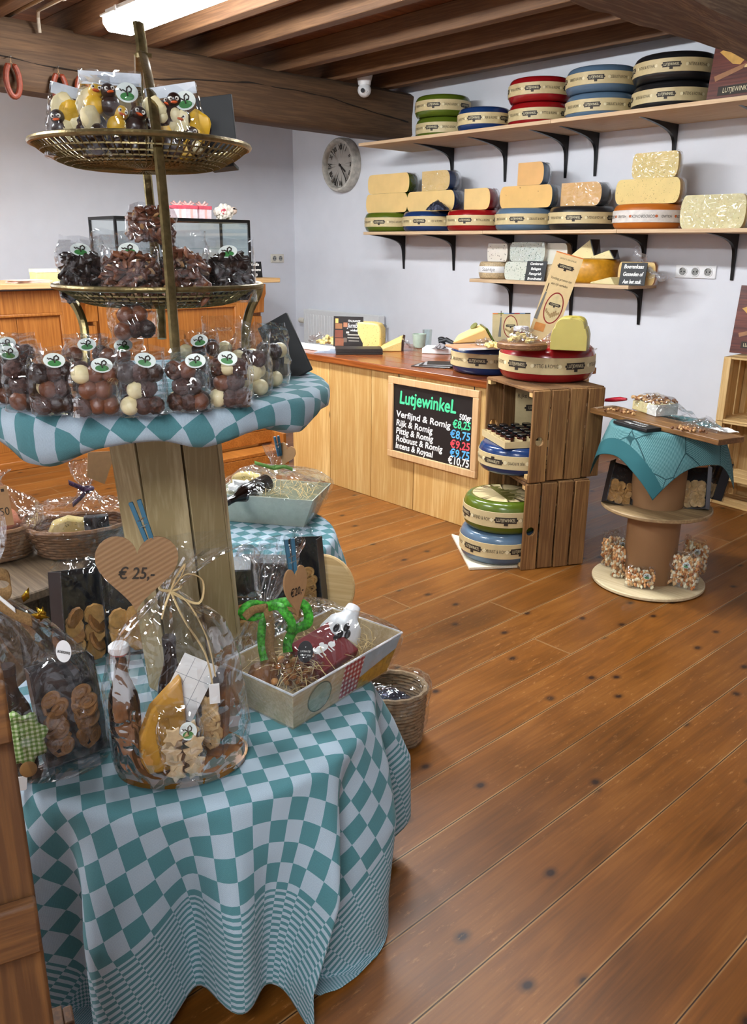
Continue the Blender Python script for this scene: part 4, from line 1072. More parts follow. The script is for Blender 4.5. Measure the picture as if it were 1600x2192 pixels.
mb = MB(); mb.hexa([(p.x, p.y, .001) for p in (bd[1], bd[2], q, bd[0])], [(p.x, p.y, .015) for p in (bd[1], bd[2], q, bd[0])])
mb.build('board', wood('bleached_plywood', '#d8cdb4', '#ece3cd', 'X', 8, .6, 0, .1), t, bevel=.002)
rzc = math.atan2(-s_.y, -s_.x)+PI/2
wheel('slate blue cheese wheel at the bottom of the lower crate', 'grey', (mid.x+.004, mid.y+.012, .0165), .200, .155, rz=rzc+.35, group='cheese wheels in the crates')
wheel('olive green cheese wheel with printed top in the lower crate', 'green', (mid.x, mid.y, .173), .200, .160, rz=rzc-.12, group='cheese wheels in the crates', toplabel=True)
wheel('deep blue cheese wheel lying upside down in the upper crate', 'blue', (bl.x, bl.y, CH+.018), .190, .135, rz=rzc+.40, flip=True, group='cheese wheels in the crates')
# tray of jars on that wheel
TRZ = CH+.018+.137
mt = V((bl.x, bl.y, 0)); rt = rzc-.12
t = thing('carton_tray', 'cream carton tray of jam jars in the upper crate', 'tray', (mt.x, mt.y, TRZ), rt)
TW, TD = .30, .26
for (c, d) in (((0, 0, .0015), (TW, TD, .003)), ((0, -TD/2, .016), (TW, .003, .032)), ((0, TD/2, .016), (TW, .003, .032)), ((-TW/2, 0, .016), (.003, TD, .032)), ((TW/2, 0, .016), (.003, TD, .032))):
    MB().box(c, d).build('tray_wall', PAPERGOLD, t)
JAM = pm('dark_red_jam', '#3a130c', .15, coat=.6); LID = pm('black_jar_lid', '#101013', .22, .2)
def jar(loc, label, r=.024, h=.058, labmat=PAPERGOLD, group=None, rz=0, lid=LID):
    j = thing('jam_jar', label, 'jar', loc, rz, group)
    MB().lathe([(0, 0), (r*.92, 0), (r, .004), (r, h*.72), (r*.85, h*.80), (0, h*.80)], 24).build('glass_jar', JAM, j)
    MB().lathe([(r*.86, h*.78), (r*.96, h*.79), (r*.96, h*.97), (r*.88, h), (r*.7, h*.985), (0, h*.985)], 28).build('lid', lid, j)
    MB().lathe([(r*1.01, h*.14), (r*1.02, h*.16), (r*1.02, h*.58), (r*1.01, h*.6)], 24, a0=-PI*.93, a1=-PI*.07).build('paper_label', labmat, j)
    return j
j0 = None; Mt = MX.Translation((mt.x, mt.y, TRZ)) @ MX.Rotation(rt, 4, 'Z')
GJ = 'jam jars in the carton tray'
for i in range(5):
    for k in range(4):
        p = Mt @ V((-TW/2+.034+.058*i, -TD/2+.036+.062*k, .0032))
        lab = 'small dark jam jar with black lid in the cream tray in the crate'
        if j0 is None: j0 = jar(p, lab, group=GJ, rz=rt)
        else: dup(j0, p, rt)
p = bl+o_*.10+s_*.155; p = V((p.x, p.y, TRZ-.03))
def card(name, label, c, w, h, rz, lean, mat, cat='sign', th=.003, roll=0):
    t = thing(name, label, cat, c, rot=(-lean, roll, rz))
    MB().box((0, 0, h/2), (w, th, h)).build('card', mat, t)
    return t
def emblem(t, x, z, w, y=-.0022, txt='LUTJEWINKEL'):
    h = w*.26
    e = MB().box((x, y, z), (w, .0008, h)).box((x, y, z), (w*1.12, .0007, h*.3)).box((x, y, z-h*.72), (w*.16, .0007, h*.5)).build('emblem', INK, t)
    mb = MB(); put_text(mb, txt, h*.72, MX.Translation((x, y-.0008, z)), sx=w*.86/(max(1, len(txt))*h*.72*.62)); mb.build('emblem_lettering', SEAL, e, smooth=0)['kind'] = 'stuff'
def words(t, s_, x, z, size, mat=INK, y=-.0022, sx=.8, nm='lettering', shear=0, bold=0):
    mb = MB(); put_text(mb, s_, size, MX.Translation((x, y, z)), sx=sx, shear=shear, bold=bold); o = mb.build(nm, mat, t, smooth=0); o['kind'] = 'stuff'; return o
t = card('display_card', 'cream display card standing behind the jam jars in the crate', p, .21, .262, facing(p)+.25, .1, PAPERGOLD)
words(t, 'Rijke kaastip bij', -.02, .225, .03); emblem(t, .01, .165, .12)

# ---- big wheels on top
def atwheel(px, py, z, R):     # centre of a wheel whose front lower edge is seen at the pixel
    p = PZ(px, py, z); q = V((p.x, p.y, 0)).normalized(); return V((p.x+q.x*R, p.y+q.y*R, z))
RZT = 2*CH+.003
rw = atwheel(1167, 822, RZT, .236)
wheel('big red waxed cheese wheel on top of the crates', 'red', rw, .236, .165, rz=facing(rw)+.0+PI/5, group='display cheese wheels by the tasting counter')
bwp = atwheel(1046, 807, CTZ, .225)
wheel('deep blue cheese wheel on the near end of the tasting counter', 'blue', bwp, .215, .158, rz=facing(bwp)-.30, group='display cheese wheels by the tasting counter')
RT, BT = RZT+.166, CTZ+.159

# ---- things on the red wheel
SERV = wood('olive_wood_board', '#6b4526', '#b98d58', 'X', 12, .5, .3, .2, 2)
p = PZ(1122, 750, RT); t = thing('serving_board', 'round wooden board with cheese crumbs on the red wheel', 'board', (p.x+.05, p.y-.05, RT), facing(p))
MB().lathe([(0, 0), (.105, 0), (.11, .006), (.11, .024), (.105, .03), (0, .03)], 40, fn=lambda q, a, r, z: V((q.x*1.06, q.y*.9, q.z))).build('board', SERV, t)
CUBE = pm('cheese_cube_yellow', '#dcc27e', .5, var=.08)
def cubes(label, c, rx, ry, n, group, s=.013, hz=.04, mat=None):
    c0 = None; r_ = random.Random(int(c[0]*1000))
    for i in range(n):
        a, q = r_.uniform(0, 2*PI), r_.random()**.6
        p = V((c[0]+rx*q*math.cos(a), c[1]+ry*q*math.sin(a), c[2]+s*.5+hz*max(0, (1-q))*r_.random()))
        o = MB().box((0, 0, 0), (s*1.25, s, s)).build('cheese_cube', mat or CUBE, bevel=.002) if c0 is None else c0.copy()
        if c0 is None: c0 = tag(o, label, 'cheese cube', group)
        else: COL.objects.link(o)
        o.location = p; o.rotation_euler = (r_.uniform(-.4, .4), r_.uniform(-.4, .4), r_.uniform(0, 3))
cubes('small cheese cube heaped on the round wooden board on the red wheel', (p.x+.06, p.y-.05, RT+.031), .06, .05, 26, 'cheese cubes on the round board', .013, .045)
crumple('plastic_film', 'crumpled film over the cheese cubes on the round board', 'film', (p.x+.05, p.y-.05, RT+.031), .10, .08, .075, 2.3)
q = PZ(1172, 740, RT); crumple('plastic_film', 'crumpled foil like film between round board and half cheese', 'film', (q.x+.0, q.y-.02, RT+.001), .055, .05, .07, 5.1)
a, b = PZ(1178, 752, RT), PZ(1254, 752, RT)
pc = (a+b)/2; d_ = V((pc.x, pc.y, 0)).normalized()
R_ = (a-b).length/2
# standing half cheese seen on its flat face: rounded shoulders, straight foot
t = thing('cheese_piece', 'yellow half cheese standing upright on the right of the red wheel', 'cheese', (pc.x+d_.x*.03, pc.y+d_.y*.03, RT), facing(pc)-.1)
out = [(-R_, 0), (R_, 0)]+[(R_*(1-.06*k-.010*k*k*.5), .065+.018*k) for k in range(3)]+[(R_*.80*math.cos(x*PI/2/6)**.5, .10+.045*math.sin(x*PI/2/6)) for x in range(0, 7)]+[(-R_*.80*math.cos(x*PI/2/6)**.5, .10+.045*math.sin(x*PI/2/6)) for x in range(6, -1, -1)]+[(-R_*(1-.06*k-.010*k*k*.5), .065+.018*k) for k in (2, 1, 0)]
M = MX(((1, 0, 0, 0), (0, 0, -1, .0), (0, 1, 0, 0), (0, 0, 0, 1)))
MB().prism(out, -.05, M).build('cheese', PASTE['yellow'], t, bevel=.008, seg=3)
MB().prism([(x*1.02, z*1.02) for x, z in out], -.10, M @ MX.Translation((0, 0, -.052))).build('rind', pm('yellow_green_rind', '#a8983a', .4), t, bevel=.01)
mb = MB()
mb.grid(lambda u, v: (R_*(-.5+2.0*u), .03+.10*v+.02*NZ.noise(V((u*6, v*6, 2))), max(.002, .12*(1-u)**1.3*(1-.3*v)+.02*NZ.noise(V((u*7, v*7, 8))))), 14, 8)
mb.build('wrapping_film', FILM, t, smooth=15)

# ---- card, jar, leaflet between the two wheels
c = PZ(1092, 733, BT)+V((.04, -.06, 0))
t = card('display_card', 'cream display card with red oval print behind the jam jar', c, .22, .155, facing(c)+.30, .12, PAPERGOLD)
GRE = pm('grey_knife_print', '#77736c', .5); DKR = pm('dark_red_print', '#8a1c1a', .5); BRN = pm('brown_print', '#a08458', .6); LBR = pm('light_tan_print', '#d3bf8e', .6)
def cheeseprint(t, x, z, rx, rz_, knife=True, y=-.0021):
    def ell(rx, rz_, y, mat, nm):
        mb = MB(); n = 40; mb.add([(x+rx*math.cos(2*PI*i/n), y, z+rz_*math.sin(2*PI*i/n)) for i in range(n)], [tuple(range(n))]); return mb.build(nm, mat, t, smooth=0)
    ell(rx, rz_, y, DKR, 'printed_red_rim'); ell(rx*.88, rz_*.92, y-.0004, LBR, 'printed_cheese_face')
    mb = MB()
    for i in range(9):
        xx = x-rx*.7+rx*1.4*i/8; hh = rz_*(.15+.5*abs(NZ.noise(V((i*.9, x*9, 3)))))
        mb.box((xx, y-.0007, z-rz_*.62+hh/2+rz_*.3*abs(i-4)/4), (rx*.16, .0004, hh))
    mb.build('printed_village', BRN, t)['kind'] = 'stuff'
    if knife:
        mb = MB(); mb.box((x-rx*1.35, y-.0006, z+rz_*1.15), (rx*.09, .0005, rz_*.5)); mb.build('printed_handle', pm('dark_print_brown', '#4a3018', .6), t)
        mb = MB(); mb.prism([(x-rx*1.42, z+rz_*.85), (x-rx*1.25, z+rz_*.85), (x-rx*1.3, z-rz_*.9), (x-rx*1.7, z-rz_*.9)], .0004, MX(((1, 0, 0, 0), (0, 0, -1, y), (0, 1, 0, 0), (0, 0, 0, 1)))); mb.build('printed_knife', GRE, t)
cheeseprint(t, -.005, .08, .042, .062); emblem(t, -.005, .085, .05, -.0035)
for i, col in enumerate(('#d97a3a', '#7a8a3a', '#8fb0d0', '#1c3060', '#a01c1c', '#7090b0', '#101014')):
    MB().box((-.11+.22*(i+.5)/7, -.0005, .1525), (.22/7, .0042, .006)).build('colour_stripe', pm('stripe_%s' % 'abcdefg'[i], col, .5), t)
c = PZ(1114, 741, BT)
jar(c, 'jam jar with white label and silver dotted lid in front of the display card', .042, .105, WHITEPAPER, rz=facing(c), lid=pm('white_dotted_lid', '#cfcfd4', .3, .3, var=.5, scale=70))
c = PZ(1156, 722, RT-.02)+V((.10, -.16, 0))
t = thing('leaflet', 'tall cream leaflet with red oval cheese print leaning between the two wheels', 'leaflet', c, rot=(.10, .26, facing(c)+.1))
MB().box((0, 0, .132), (.155, .002, .646)).build('card', pm('light_cream_paper', '#dcc08e', .5, var=.04), t)
emblem(t, .0, .385, .085, -.0018); words(t, 'GROOTS VAN SMAAK', 0, .425, .012, y=-.0018); words(t, 'Vandaag proeven van', 0, .315, .02, y=-.0018, sx=.7); words(t, 'een rijk verleden', 0, .285, .02, y=-.0018, sx=.7)
cheeseprint(t, .01, .155, .052, .09, y=-.0016); emblem(t, .01, .175, .062, -.003)
MB().box((-.03, -.0016, .035), (.06, .0008, .045)).build('printed_cheese_block', pm('printed_amber', '#cf8a4a', .5), t)
MB().box((0, 0, .4525), (.155, .0024, .006)).build('colour_stripe', pm('stripe_a', '#d97a3a', .5), t)

# ---- on the blue wheel: board, half cheese, cubes
c = PZ(1022, 752, BT); d_ = V((c.x, c.y, 0)).normalized(); rz = facing(c)
t = thing('serving_board', 'white edged serving board lying on the blue wheel', 'board', (c.x+d_.x*.15, c.y+d_.y*.15, BT+.001), rz+.42)
bbox('board', (0, 0, .006), (.29, .19, .010), wood('light_board', '#a87858', '#c79a78', 'X', 9), t, .002)
bbox('white_edge', (0, -.0965, .006), (.292, .003, .0105), WHITEP, t, 0)
c2 = PZ(1005, 735, BT+.012); 
t = thing('cheese_piece', 'large flat half cheese with stamped rind on the blue wheel', 'cheese', (c2.x+.06, c2.y-.07, BT+.0125), rz+.55)
mb = MB(); mb.hexa([(-.15, -.075, 0), (.10, -.085, 0), (.13, .075, 0), (-.04, .085, 0)], [(-.14, -.075, .016), (.045, -.085, .075), (.10, .065, .085), (-.03, .075, .03)]); mb.build('cheese', PASTE['young'], t, bevel=.008)
mb = MB(); mb.hexa([(.10, -.086, .0), (.112, -.086, .0), (.142, .07, 0), (.13, .075, 0)], [(.047, -.086, .077), (.06, -.086, .075), (.112, .064, .085), (.10, .065, .087)]); mb.build('dark_rind', WAX['green'], t)
mb = MB(); mb.cyl((.045, .03, .077), (.04, .03, .082), .022, n=16); mb.build('stamp', pm('olive_stamp', '#6a6a34', .5), t)
c3 = PZ(1055, 745, BT+.012)
cubes('small cheese cube in the film on the blue wheel board', (c3.x+.01, c3.y-.01, BT+.013), .05, .045, 16, 'cheese cubes on the blue wheel', .016, .03)
crumple('plastic_film', 'crumpled film between flat half cheese and cheese cubes on the blue wheel', 'film', (c3.x+.07, c3.y-.03, BT+.013), .09, .06, .05, 8.2)

# ---- left part of the worktop
WZ = CTZ+.0005
def wt(px, py): return PZ(px, py, WZ)
p = wt(668, 746); t = thing('serving_board', 'white serving board at the far end of the tasting counter', 'board', (p.x, p.y-.02, WZ), .05)
bbox('board', (0, 0, .008), (.46, .17, .014), WHITEP, t, .002)
q = wt(706, 741); cubes('small cheese cube heaped in film at the far end of the tasting counter', (q.x+.02, q.y-.01, WZ+.0155), .10, .06, 34, 'cheese cubes on the white board', .018, .05)
crumple('plastic_film', 'crumpled pinkish film spread over the white board and its cheese cubes', 'film', (q.x+.10, q.y-.0, WZ+.0155), .13, .06, .07, 11.7)
a, b = wt(686, 748), wt(748, 750)
c = (a+b)/2; rz = math.atan2(b.y-a.y, b.x-a.x)
t = card('photo_card', 'dark photo card with white lettering standing on the tasting counter', (c.x-.02, c.y-.10, WZ), (a-b).length*1.02, .215, rz, .1, pm('dark_brown_photo', '#1d1512', .3), 'card', .004)
wd_ = (a-b).length
for (x, z, w, h, col) in ((-.33, .15, .24, .035, '#8a5a34'), (-.32, .10, .28, .05, '#6e3420'), (-.30, .045, .3, .05, '#7c4428'), (-.4, .185, .1, .03, '#e0b060'), (-.1, .16, .14, .03, '#a06848'), (-.02, .11, .1, .012, '#c8c0b4'), (.18, .095, .4, .006, '#b8b0a4'), (.18, .075, .4, .006, '#b8b0a4'), (.2, .055, .36, .006, '#8c847a'), (-.1, .06, .12, .03, '#5a4a40')):
    MB().box((x*wd_, -.0025, z), (w*wd_, .001, h)).build('printed_patch', pm('print_'+''.join('abcdefghijklmnop'[int(ch, 16)] for ch in col[1:]), col, .5), t)
words(t, 'ITALIAANSE', .2*wd_, .185, .02, CHALKW, -.0032); words(t, 'Jumbo', .2*wd_, .155, .042, CHALKW, -.0032, .8, shear=.2); words(t, 'winkel', .2*wd_, .125, .024, CHALKW, -.0032)
p = wt(731, 744); t = thing('toothpick_holder', 'small dark cup of wooden cocktail sticks in front of the photo card', 'holder', (p.x-.01, p.y-.01, WZ))
MB().lathe([(0, 0), (.026, 0), (.028, .03), (.025, .03), (.024, .004), (0, .004)], 20).build('cup', BLACKCARD, t)
mb = MB()
for i in range(26):
    a = i*2.4; r = .003+.019*((i*.618) % 1); mb.cyl((r*math.cos(a), r*math.sin(a), .004), (r*1.15*math.cos(a), r*1.15*math.sin(a), .078+.01*((i*.37) % 1)), .0013, n=5)
mb.build('cocktail_sticks', pm('cocktail_stick_wood', '#cdb489', .6), t)['kind'] = 'stuff'
a, b = wt(751, 749), wt(794, 752); c = (a+b)/2; R_ = (a-b).length/2
t = thing('cheese_piece', 'herb cheese block standing upright behind the photo card', 'cheese', (c.x, c.y-.07, WZ), math.atan2(b.y-a.y, b.x-a.x)+.1)
w2 = R_*1.15; o = MB().prism([(-w2, 0), (w2, 0), (w2, .14), (w2*.75, .172), (w2*.2, .18), (-w2, .18)], -.10, M).build('cheese', PASTE['herb'], t, bevel=.012, seg=3)
p = wt(822, 752)
t = thing('cheese_piece', 'sloping herb cheese slab with dark rind beside the green cup', 'cheese', (p.x+.0, p.y-.06, WZ), rz+.35); t.scale = (.66, .62, .72)
mb = MB(); mb.hexa([(-.15, -.08, 0), (.10, -.09, 0), (.13, .08, 0), (-.12, .09, 0)], [(-.14, -.08, .015), (.10, -.09, .095), (.145, .07, .14), (-.11, .085, .03)]); mb.build('cheese', PASTE['herb'], t, bevel=.01)
mb = MB(); mb.hexa([(.10, -.09, 0), (.118, -.088, 0), (.150, .075, 0), (.13, .08, 0)], [(.10, -.09, .096), (.118, -.088, .09), (.165, .066, .132), (.145, .07, .141)]); mb.build('dark_rind', pm('dark_brown_rind', '#3a2420', .35), t)
mb = MB(); mb.grid(lambda u, v: (.10+.20*u*(1-.3*v), -.09+.2*v+.03*NZ.noise(V((u*5, v*6, 1))), max(.002, .13*(1-u)**1.2+.03*NZ.noise(V((u*7, v*5, 6))))), 14, 10); mb.build('wrapping_film', FILM2, t, smooth=15)
GREYP = pm('grey_brochure_paper', '#8d93a0', .45); DARKP = pm('dark_brochure_edges', '#2b2623', .5)
p = wt(752, 757); t = thing('brochure_stack', 'stack of dark brochures on the front edge of the tasting counter', 'brochures', (p.x-.02, p.y-.045, WZ), rz+.28)
for i in range(6): MB().box((rnd.uniform(-.004, .004), rnd.uniform(-.004, .004), .0035+.0062*i), (.30, .15, .0055)).build('brochure', DARKP, t)
p = wt(712, 757); t = thing('brochure_stack', 'fan of pale blue grey brochures left of the dark brochure stack', 'brochures', (p.x+.06, p.y-.02, WZ), rz)
for i in range(4): MB().box((.03*i, .008*i, .002+.004*i), (.17, .12, .0035), MX.Rotation(.06*i, 4, 'Z')).build('brochure', GREYP, t)
p = wt(925, 786); t = thing('brochure_stack', 'flat loose brochures lying in front of the blue wheel', 'brochures', (p.x+.0, p.y-.04, WZ), rz-.05)
for i in range(5): MB().box((.02*i-.03, .006*i, .002+.004*i), (.21, .13, .0035), MX.Rotation(.09*i-.2, 4, 'Z')).build('brochure', pm('grey_white_paper', '#9a9898', .5) if i % 2 else DARKP, t)
CUP = pm('pale_green_glaze', '#a9b8a8', .35)
p = wt(891, 745); t = thing('ceramic_cup', 'pale green cup on the tasting counter', 'cup', (p.x, p.y-.03, WZ))
MB().lathe([(0, 0), (.036, 0), (.04, .004), (.048, .094), (.0445, .094), (.037, .008), (0, .008)], 32).build('cup', CUP, t)
q = wt(899, 738); t = thing('drinking_glass', 'small clear glass behind the pale green cup', 'glass', (q.x-.10, q.y+.03, WZ))
MB().lathe([(0, 0), (.03, 0), (.035, .115), (.033, .115), (.028, .006), (0, .006)], 24).build('glass', glass_mat('greenish_glass'), t)
p = wt(928, 757); t = thing('white_tray', 'white tray with dark tongs beside the blue wheel', 'tray', (p.x, p.y-.10, WZ), rz-.02)
bbox('tray', (0, 0, .018), (.26, .20, .034), WHITEP, t, .003)
p2 = V((p.x-.03, p.y-.09, WZ+.036)); t = thing('cheese_slicer', 'dark handled cheese slicer lying on the white tray', 'cheese slicer', p2, .4)
MB().tube([(-.05, 0, .03), (0, .0, .05), (.05, .01, .035)], [.012, .016, .012], 8).build('handle', BLACKCARD, t)
MB().box((-.09, 0, .012), (.10, .06, .003), MX.Rotation(.2, 4, 'Y')).build('blade', STEEL, t)
MB().ball((.035, 0, .055), .022, 10, 8, sc=(1.2, .9, .6)).ball((.03, .0, .02), .022, 10, 8, sc=(1.2, 1, .8)).build('knob', BLACKCARD, t)
p3 = wt(930, 760); crumple('cleaning_cloth', 'grey crumpled cloth on the white tray', 'cloth', (p3.x+.0, p3.y-.05, WZ+.036), .055, .045, .035, 3.9, pm('grey_cloth', '#8b8688', .9))
# ================================================================== CABLE REEL STAND (right), cloth, boxes, nut bags
def vz(px, py, z0, py1):       # height above a floor point that is seen at row py1
    p = PZ(px, py, z0); lo, hi = z0, 2.2
    def row(z):
        v = V((p.x, p.y, z))-CAMP; return 1096+FPX*v.dot(DWN)/v.dot(FWD)
    for _ in range(40):
        m = (lo+hi)/2
        if row(m) > py1: lo = m
        else: hi = m
    return lo
SB = PZ(1387, 1236, .02); zmid = vz(1387, 1236, .02, 1078); ztop = vz(1387, 1236, .02, 908)
PLY = wood('reel_plywood', '#c9b48c', '#e2d2ae', 'X', 7, .6, .1, .1)
PLYD = wood('worn_reel_plywood', '#8f7450', '#bfa377', 'X', 7, .6, .3, .2)
TUBE = pm('brown_cardboard_tube', '#8e6843', .7, var=.05, scale=8)
t = thing('cable_reel_stand', 'cardboard and plywood cable reel stand carrying snacks beside the crates', 'display stand', (SB.x, SB.y, 0))
def disc(mb, r, z, th, n=48): return mb.lathe([(0, z), (r-.004, z), (r, z+.004), (r, z+th-.004), (r-.004, z+th), (0, z+th)], n)
disc(MB(), .256, .004, .018).build('base_disc', PLY, t); disc(MB(), .246, zmid-.018, .018).build('middle_disc', PLYD, t); disc(MB(), .222, ztop-.018, .018).build('top_disc', PLY, t)
MB().cyl((0, 0, .0225), (0, 0, zmid-.0185), .118, n=44).build('lower_tube', TUBE, t); MB().cyl((0, 0, zmid+.0005), (0, 0, ztop-.0185), .118, n=44).build('upper_tube', TUBE, t)

def drape(name, label, c, R, zt, a, b_, rot, folds, amp, mat, seed=0, du=0, dv=0, zmin=.006, warp=0, warp_at=0, drop_r=.012, nu=200, nv=70, fmax=None, edge=.018, group=None, sag=0):
    """square cloth over a round top: flat inside R, rounded edge, then hanging folds"""
    mb = MB(); r_ = random.Random(seed); ph = [r_.uniform(0, 6.28) for _ in range(4)]
    def lim(th):
        ca, sa = math.cos(th-rot), math.sin(th-rot)
        k = 9e9
        if ca > 1e-6: k = min(k, (a-du)/ca)
        if ca < -1e-6: k = min(k, (-a-du)/ca)
        if sa > 1e-6: k = min(k, (b_-dv)/sa)
        if sa < -1e-6: k = min(k, (-b_-dv)/sa)
        return k
    def pos(th, s):
        if s <= R-edge: return V((c[0]+s*math.cos(th), c[1]+s*math.sin(th), zt+.0008+.0006*NZ.noise(V((s*9*math.cos(th), s*9*math.sin(th), seed)))))
        arc = edge*PI/2; q = s-(R-edge)
        f = max(0, min(1, (s-R)/.22))
        wv = (math.cos(folds*th+ph[0])+.45*math.cos((folds*.53)*th+ph[1])+.3*math.cos(folds*1.7*th+ph[2]))
        if q < arc:
            r = R-edge+edge*math.sin(q/edge); z = zt-edge*(1-math.cos(q/edge))
        else:
            d = q-arc; r = R+drop_r*min(1, d/.1)+.10*d*sag; z = zt-edge-d
        out = amp*f*(wv+.55)
        z0 = z
        f3 = max(0, min(1, (s-R)/.4)); th2 = th-warp*f3*math.exp(-((th-warp_at)/.42)**2)
        r2 = r+out
        if z < zmin: r2 += (zmin-z)*.25; z = zmin+.003*abs(math.sin(th*40))
        return V((c[0]+r2*math.cos(th2), c[1]+r2*math.sin(th2), z))
    # sample: polar with per-angle length
    rows = []
    for j in range(nv+1):
        v = j/nv; row = []
        for i in range(nu):
            th = 2*PI*i/nu; l = lim(th)
            s = (R*.96*(v/.3) if v < .3 else R*.96+(l-R*.96)*((v-.3)/.7)) if l > R else l*v
            row.append((pos(th, s), (s*math.cos(th-rot)+du, s*math.sin(th-rot)+dv)))
        rows.append(row)
    mb.uv = {}
    for row in rows: mb.v += [q[0] for q in row]
    for j in range(nv):
        for i in range(nu):
            k = (i+1) % nu
            mb.f.append([j*nu+i, j*nu+k, (j+1)*nu+k, (j+1)*nu+i]); mb.mi.append(0); mb.rn.append(.5)
            mb.uv[len(mb.f)-1] = [rows[j][i][1], rows[j][k][1], rows[j+1][k][1], rows[j+1][i][1]]
    mb.fixn = False
    o = mb.build(name, mat, smooth=180); o.data.polygons.foreach_set('use_smooth', [True]*len(o.data.polygons))
    solidmesh(o, .0016)
    return tag(o, label, 'tablecloth', group)

def leafcloth():
    m, nt, b = newmat('teal_leaf_print_cloth')
    uv = nd(nt, 'ShaderNodeUVMap', uv_map='UVMap'); sp = nd(nt, 'ShaderNodeSeparateXYZ'); L(nt, uv.outputs[0], sp.inputs[0])
    vo = nd(nt, 'ShaderNodeTexVoronoi', inp={'Scale': 6.0}); L(nt, uv.outputs[0], vo.inputs['Vector'])
    # each cell is a leaf: parallel veins turned by the cell colour
    sc = nd(nt, 'ShaderNodeSeparateColor'); L(nt, vo.outputs['Color'], sc.inputs[0])
    rt = nd(nt, 'ShaderNodeVectorRotate', rotation_type='Z_AXIS'); ml = nd(nt, 'ShaderNodeMath', operation='MULTIPLY', inp={1: 3.0}); L(nt, sc.outputs[0], ml.inputs[0]); L(nt, ml.outputs[0], rt.inputs['Angle']); L(nt, uv.outputs[0], rt.inputs['Vector'])
    wv = nd(nt, 'ShaderNodeTexWave', inp={'Scale': 48.0, 'Distortion': 1.5, 'Detail': 1.0}); L(nt, rt.outputs[0], wv.inputs['Vector'])
    vd = nd(nt, 'ShaderNodeTexVoronoi', feature='DISTANCE_TO_EDGE', inp={'Scale': 6.0}); L(nt, uv.outputs[0], vd.inputs['Vector'])
    r = ramp(nt, [(.3, '#6b9294'), (.62, '#3b686b')]); L(nt, wv.outputs['Fac'], r.inputs[0])
    ed = ramp(nt, [(.008, (1, 1, 1)), (.02, (0, 0, 0))]); L(nt, vd.outputs['Distance'], ed.inputs[0])
    mx = nd(nt, 'ShaderNodeMix', data_type='RGBA', inp={'B': lin('#28484c')+(1,)}); L(nt, ed.outputs[0], mx.inputs['Factor']); L(nt, r.outputs[0], mx.inputs['A'])
    ax = [nd(nt, 'ShaderNodeMath', operation='ABSOLUTE') for _ in range(2)]; L(nt, sp.outputs['X'], ax[0].inputs[0]); L(nt, sp.outputs['Y'], ax[1].inputs[0])
    mm = nd(nt, 'ShaderNodeMath', operation='MAXIMUM'); L(nt, ax[0].outputs[0], mm.inputs[0]); L(nt, ax[1].outputs[0], mm.inputs[1])
    sp2 = nd(nt, 'ShaderNodeMath', operation='GREATER_THAN', inp={1: .285}); L(nt, sp.outputs['Y'], sp2.inputs[0])
    m2 = nd(nt, 'ShaderNodeMix', data_type='RGBA', inp={'B': lin('#2c5a5f')+(1,)}); L(nt, sp2.outputs[0], m2.inputs['Factor']); L(nt, mx.outputs['Result'], m2.inputs['A'])
    L(nt, m2.outputs['Result'], b.inputs['Base Color']); b.inputs['Roughness'].default_value = .85; b.inputs['Specular IOR Level'].default_value = .15
    return m
vd_ = V((-SB.x, -SB.y, 0)); rot_cam = math.atan2(vd_.y, vd_.x)
CLZ = ztop+.002
drape('tea_towel', 'teal leaf patterned tea towel over the top of the cable reel stand', SB, .242, CLZ, .355, .355, rot_cam+PI/4-.05+PI, 6, .014, leafcloth(), seed=4, sag=2.2, nu=160, nv=50)
# long board with cheese cake
CT = CLZ+.003
a, b = PZ(1290, 872, CT+.02), PZ(1568, 940, CT+.02); c = (a+b)/2; d = b-a; ln = V((d.x, d.y)).length
brz = math.atan2(d.y, d.x)
t = thing('serving_board', 'long rustic wooden board on the teal tea towel', 'board', (c.x, c.y, CT), brz)
n = 14; pts = []
for i in range(n): pts.append((-ln/2+ln*i/(n-1), -.075-.012*NZ.noise(V((i*.6, 1, 0)))))
for i in range(n-1, -1, -1): pts.append((-ln/2+ln*i/(n-1), .075+.012*NZ.noise(V((i*.6, 5, 0)))))
MB().prism(pts, .024).build('board', wood('rustic_walnut_board', '#6b4826', '#a87c48', 'X', 9, .45, .5, .2, 1.6), t, bevel=.003)
MB().box((-ln/2+.02, 0, .025), (.03, .12, .003)).build('bark_edge', BARK, t)
Mb = MX.Translation((c.x, c.y, CT)) @ MX.Rotation(brz, 4, 'Z')
def bpos(px, py, dz=.0245): p = PZ(px, py, CT+dz); return p
p = bpos(1388, 886)
t = thing('nut_cheese_wedge', 'pale cheese wedge topped with chopped nuts on the long board', 'cheese', (p.x+.0, p.y-.05, CT+.0245), brz-.1)
mb = MB(); mb.hexa([(-.10, -.045, 0), (.085, -.06, 0), (.085, .06, 0), (-.08, .055, 0)], [(-.10, -.045, .045), (.085, -.06, .052), (.085, .06, .052), (-.08, .055, .047)]); mb.build('cheese', PASTE['cream'], t, bevel=.005)
mb = MB(); mb.hexa([(.02, -.0565, .002), (.0865, -.0615, .002), (.0865, .06, .002), (.083, .06, .002)], [(.02, -.0565, .046), (.0865, -.0615, .052), (.0865, .06, .052), (.083, .06, .052)]); mb.build('white_rind', pm('white_mould_rind', '#dcdad2', .8), t)
NUTM = [pm('walnut_brown', '#8a5a34', .5), pm('pale_nut', '#c49a68', .5), pm('roasted_nut', '#6a3f22', .5)]
mb = MB(); r_ = random.Random(9)
for i in range(90): mb.ball((r_.uniform(-.1, .085), r_.uniform(-.055, .058), .054+.010*r_.random()), r_.uniform(.006, .012), 6, 4, sc=(1.2, .9, .7), m=i % 3)
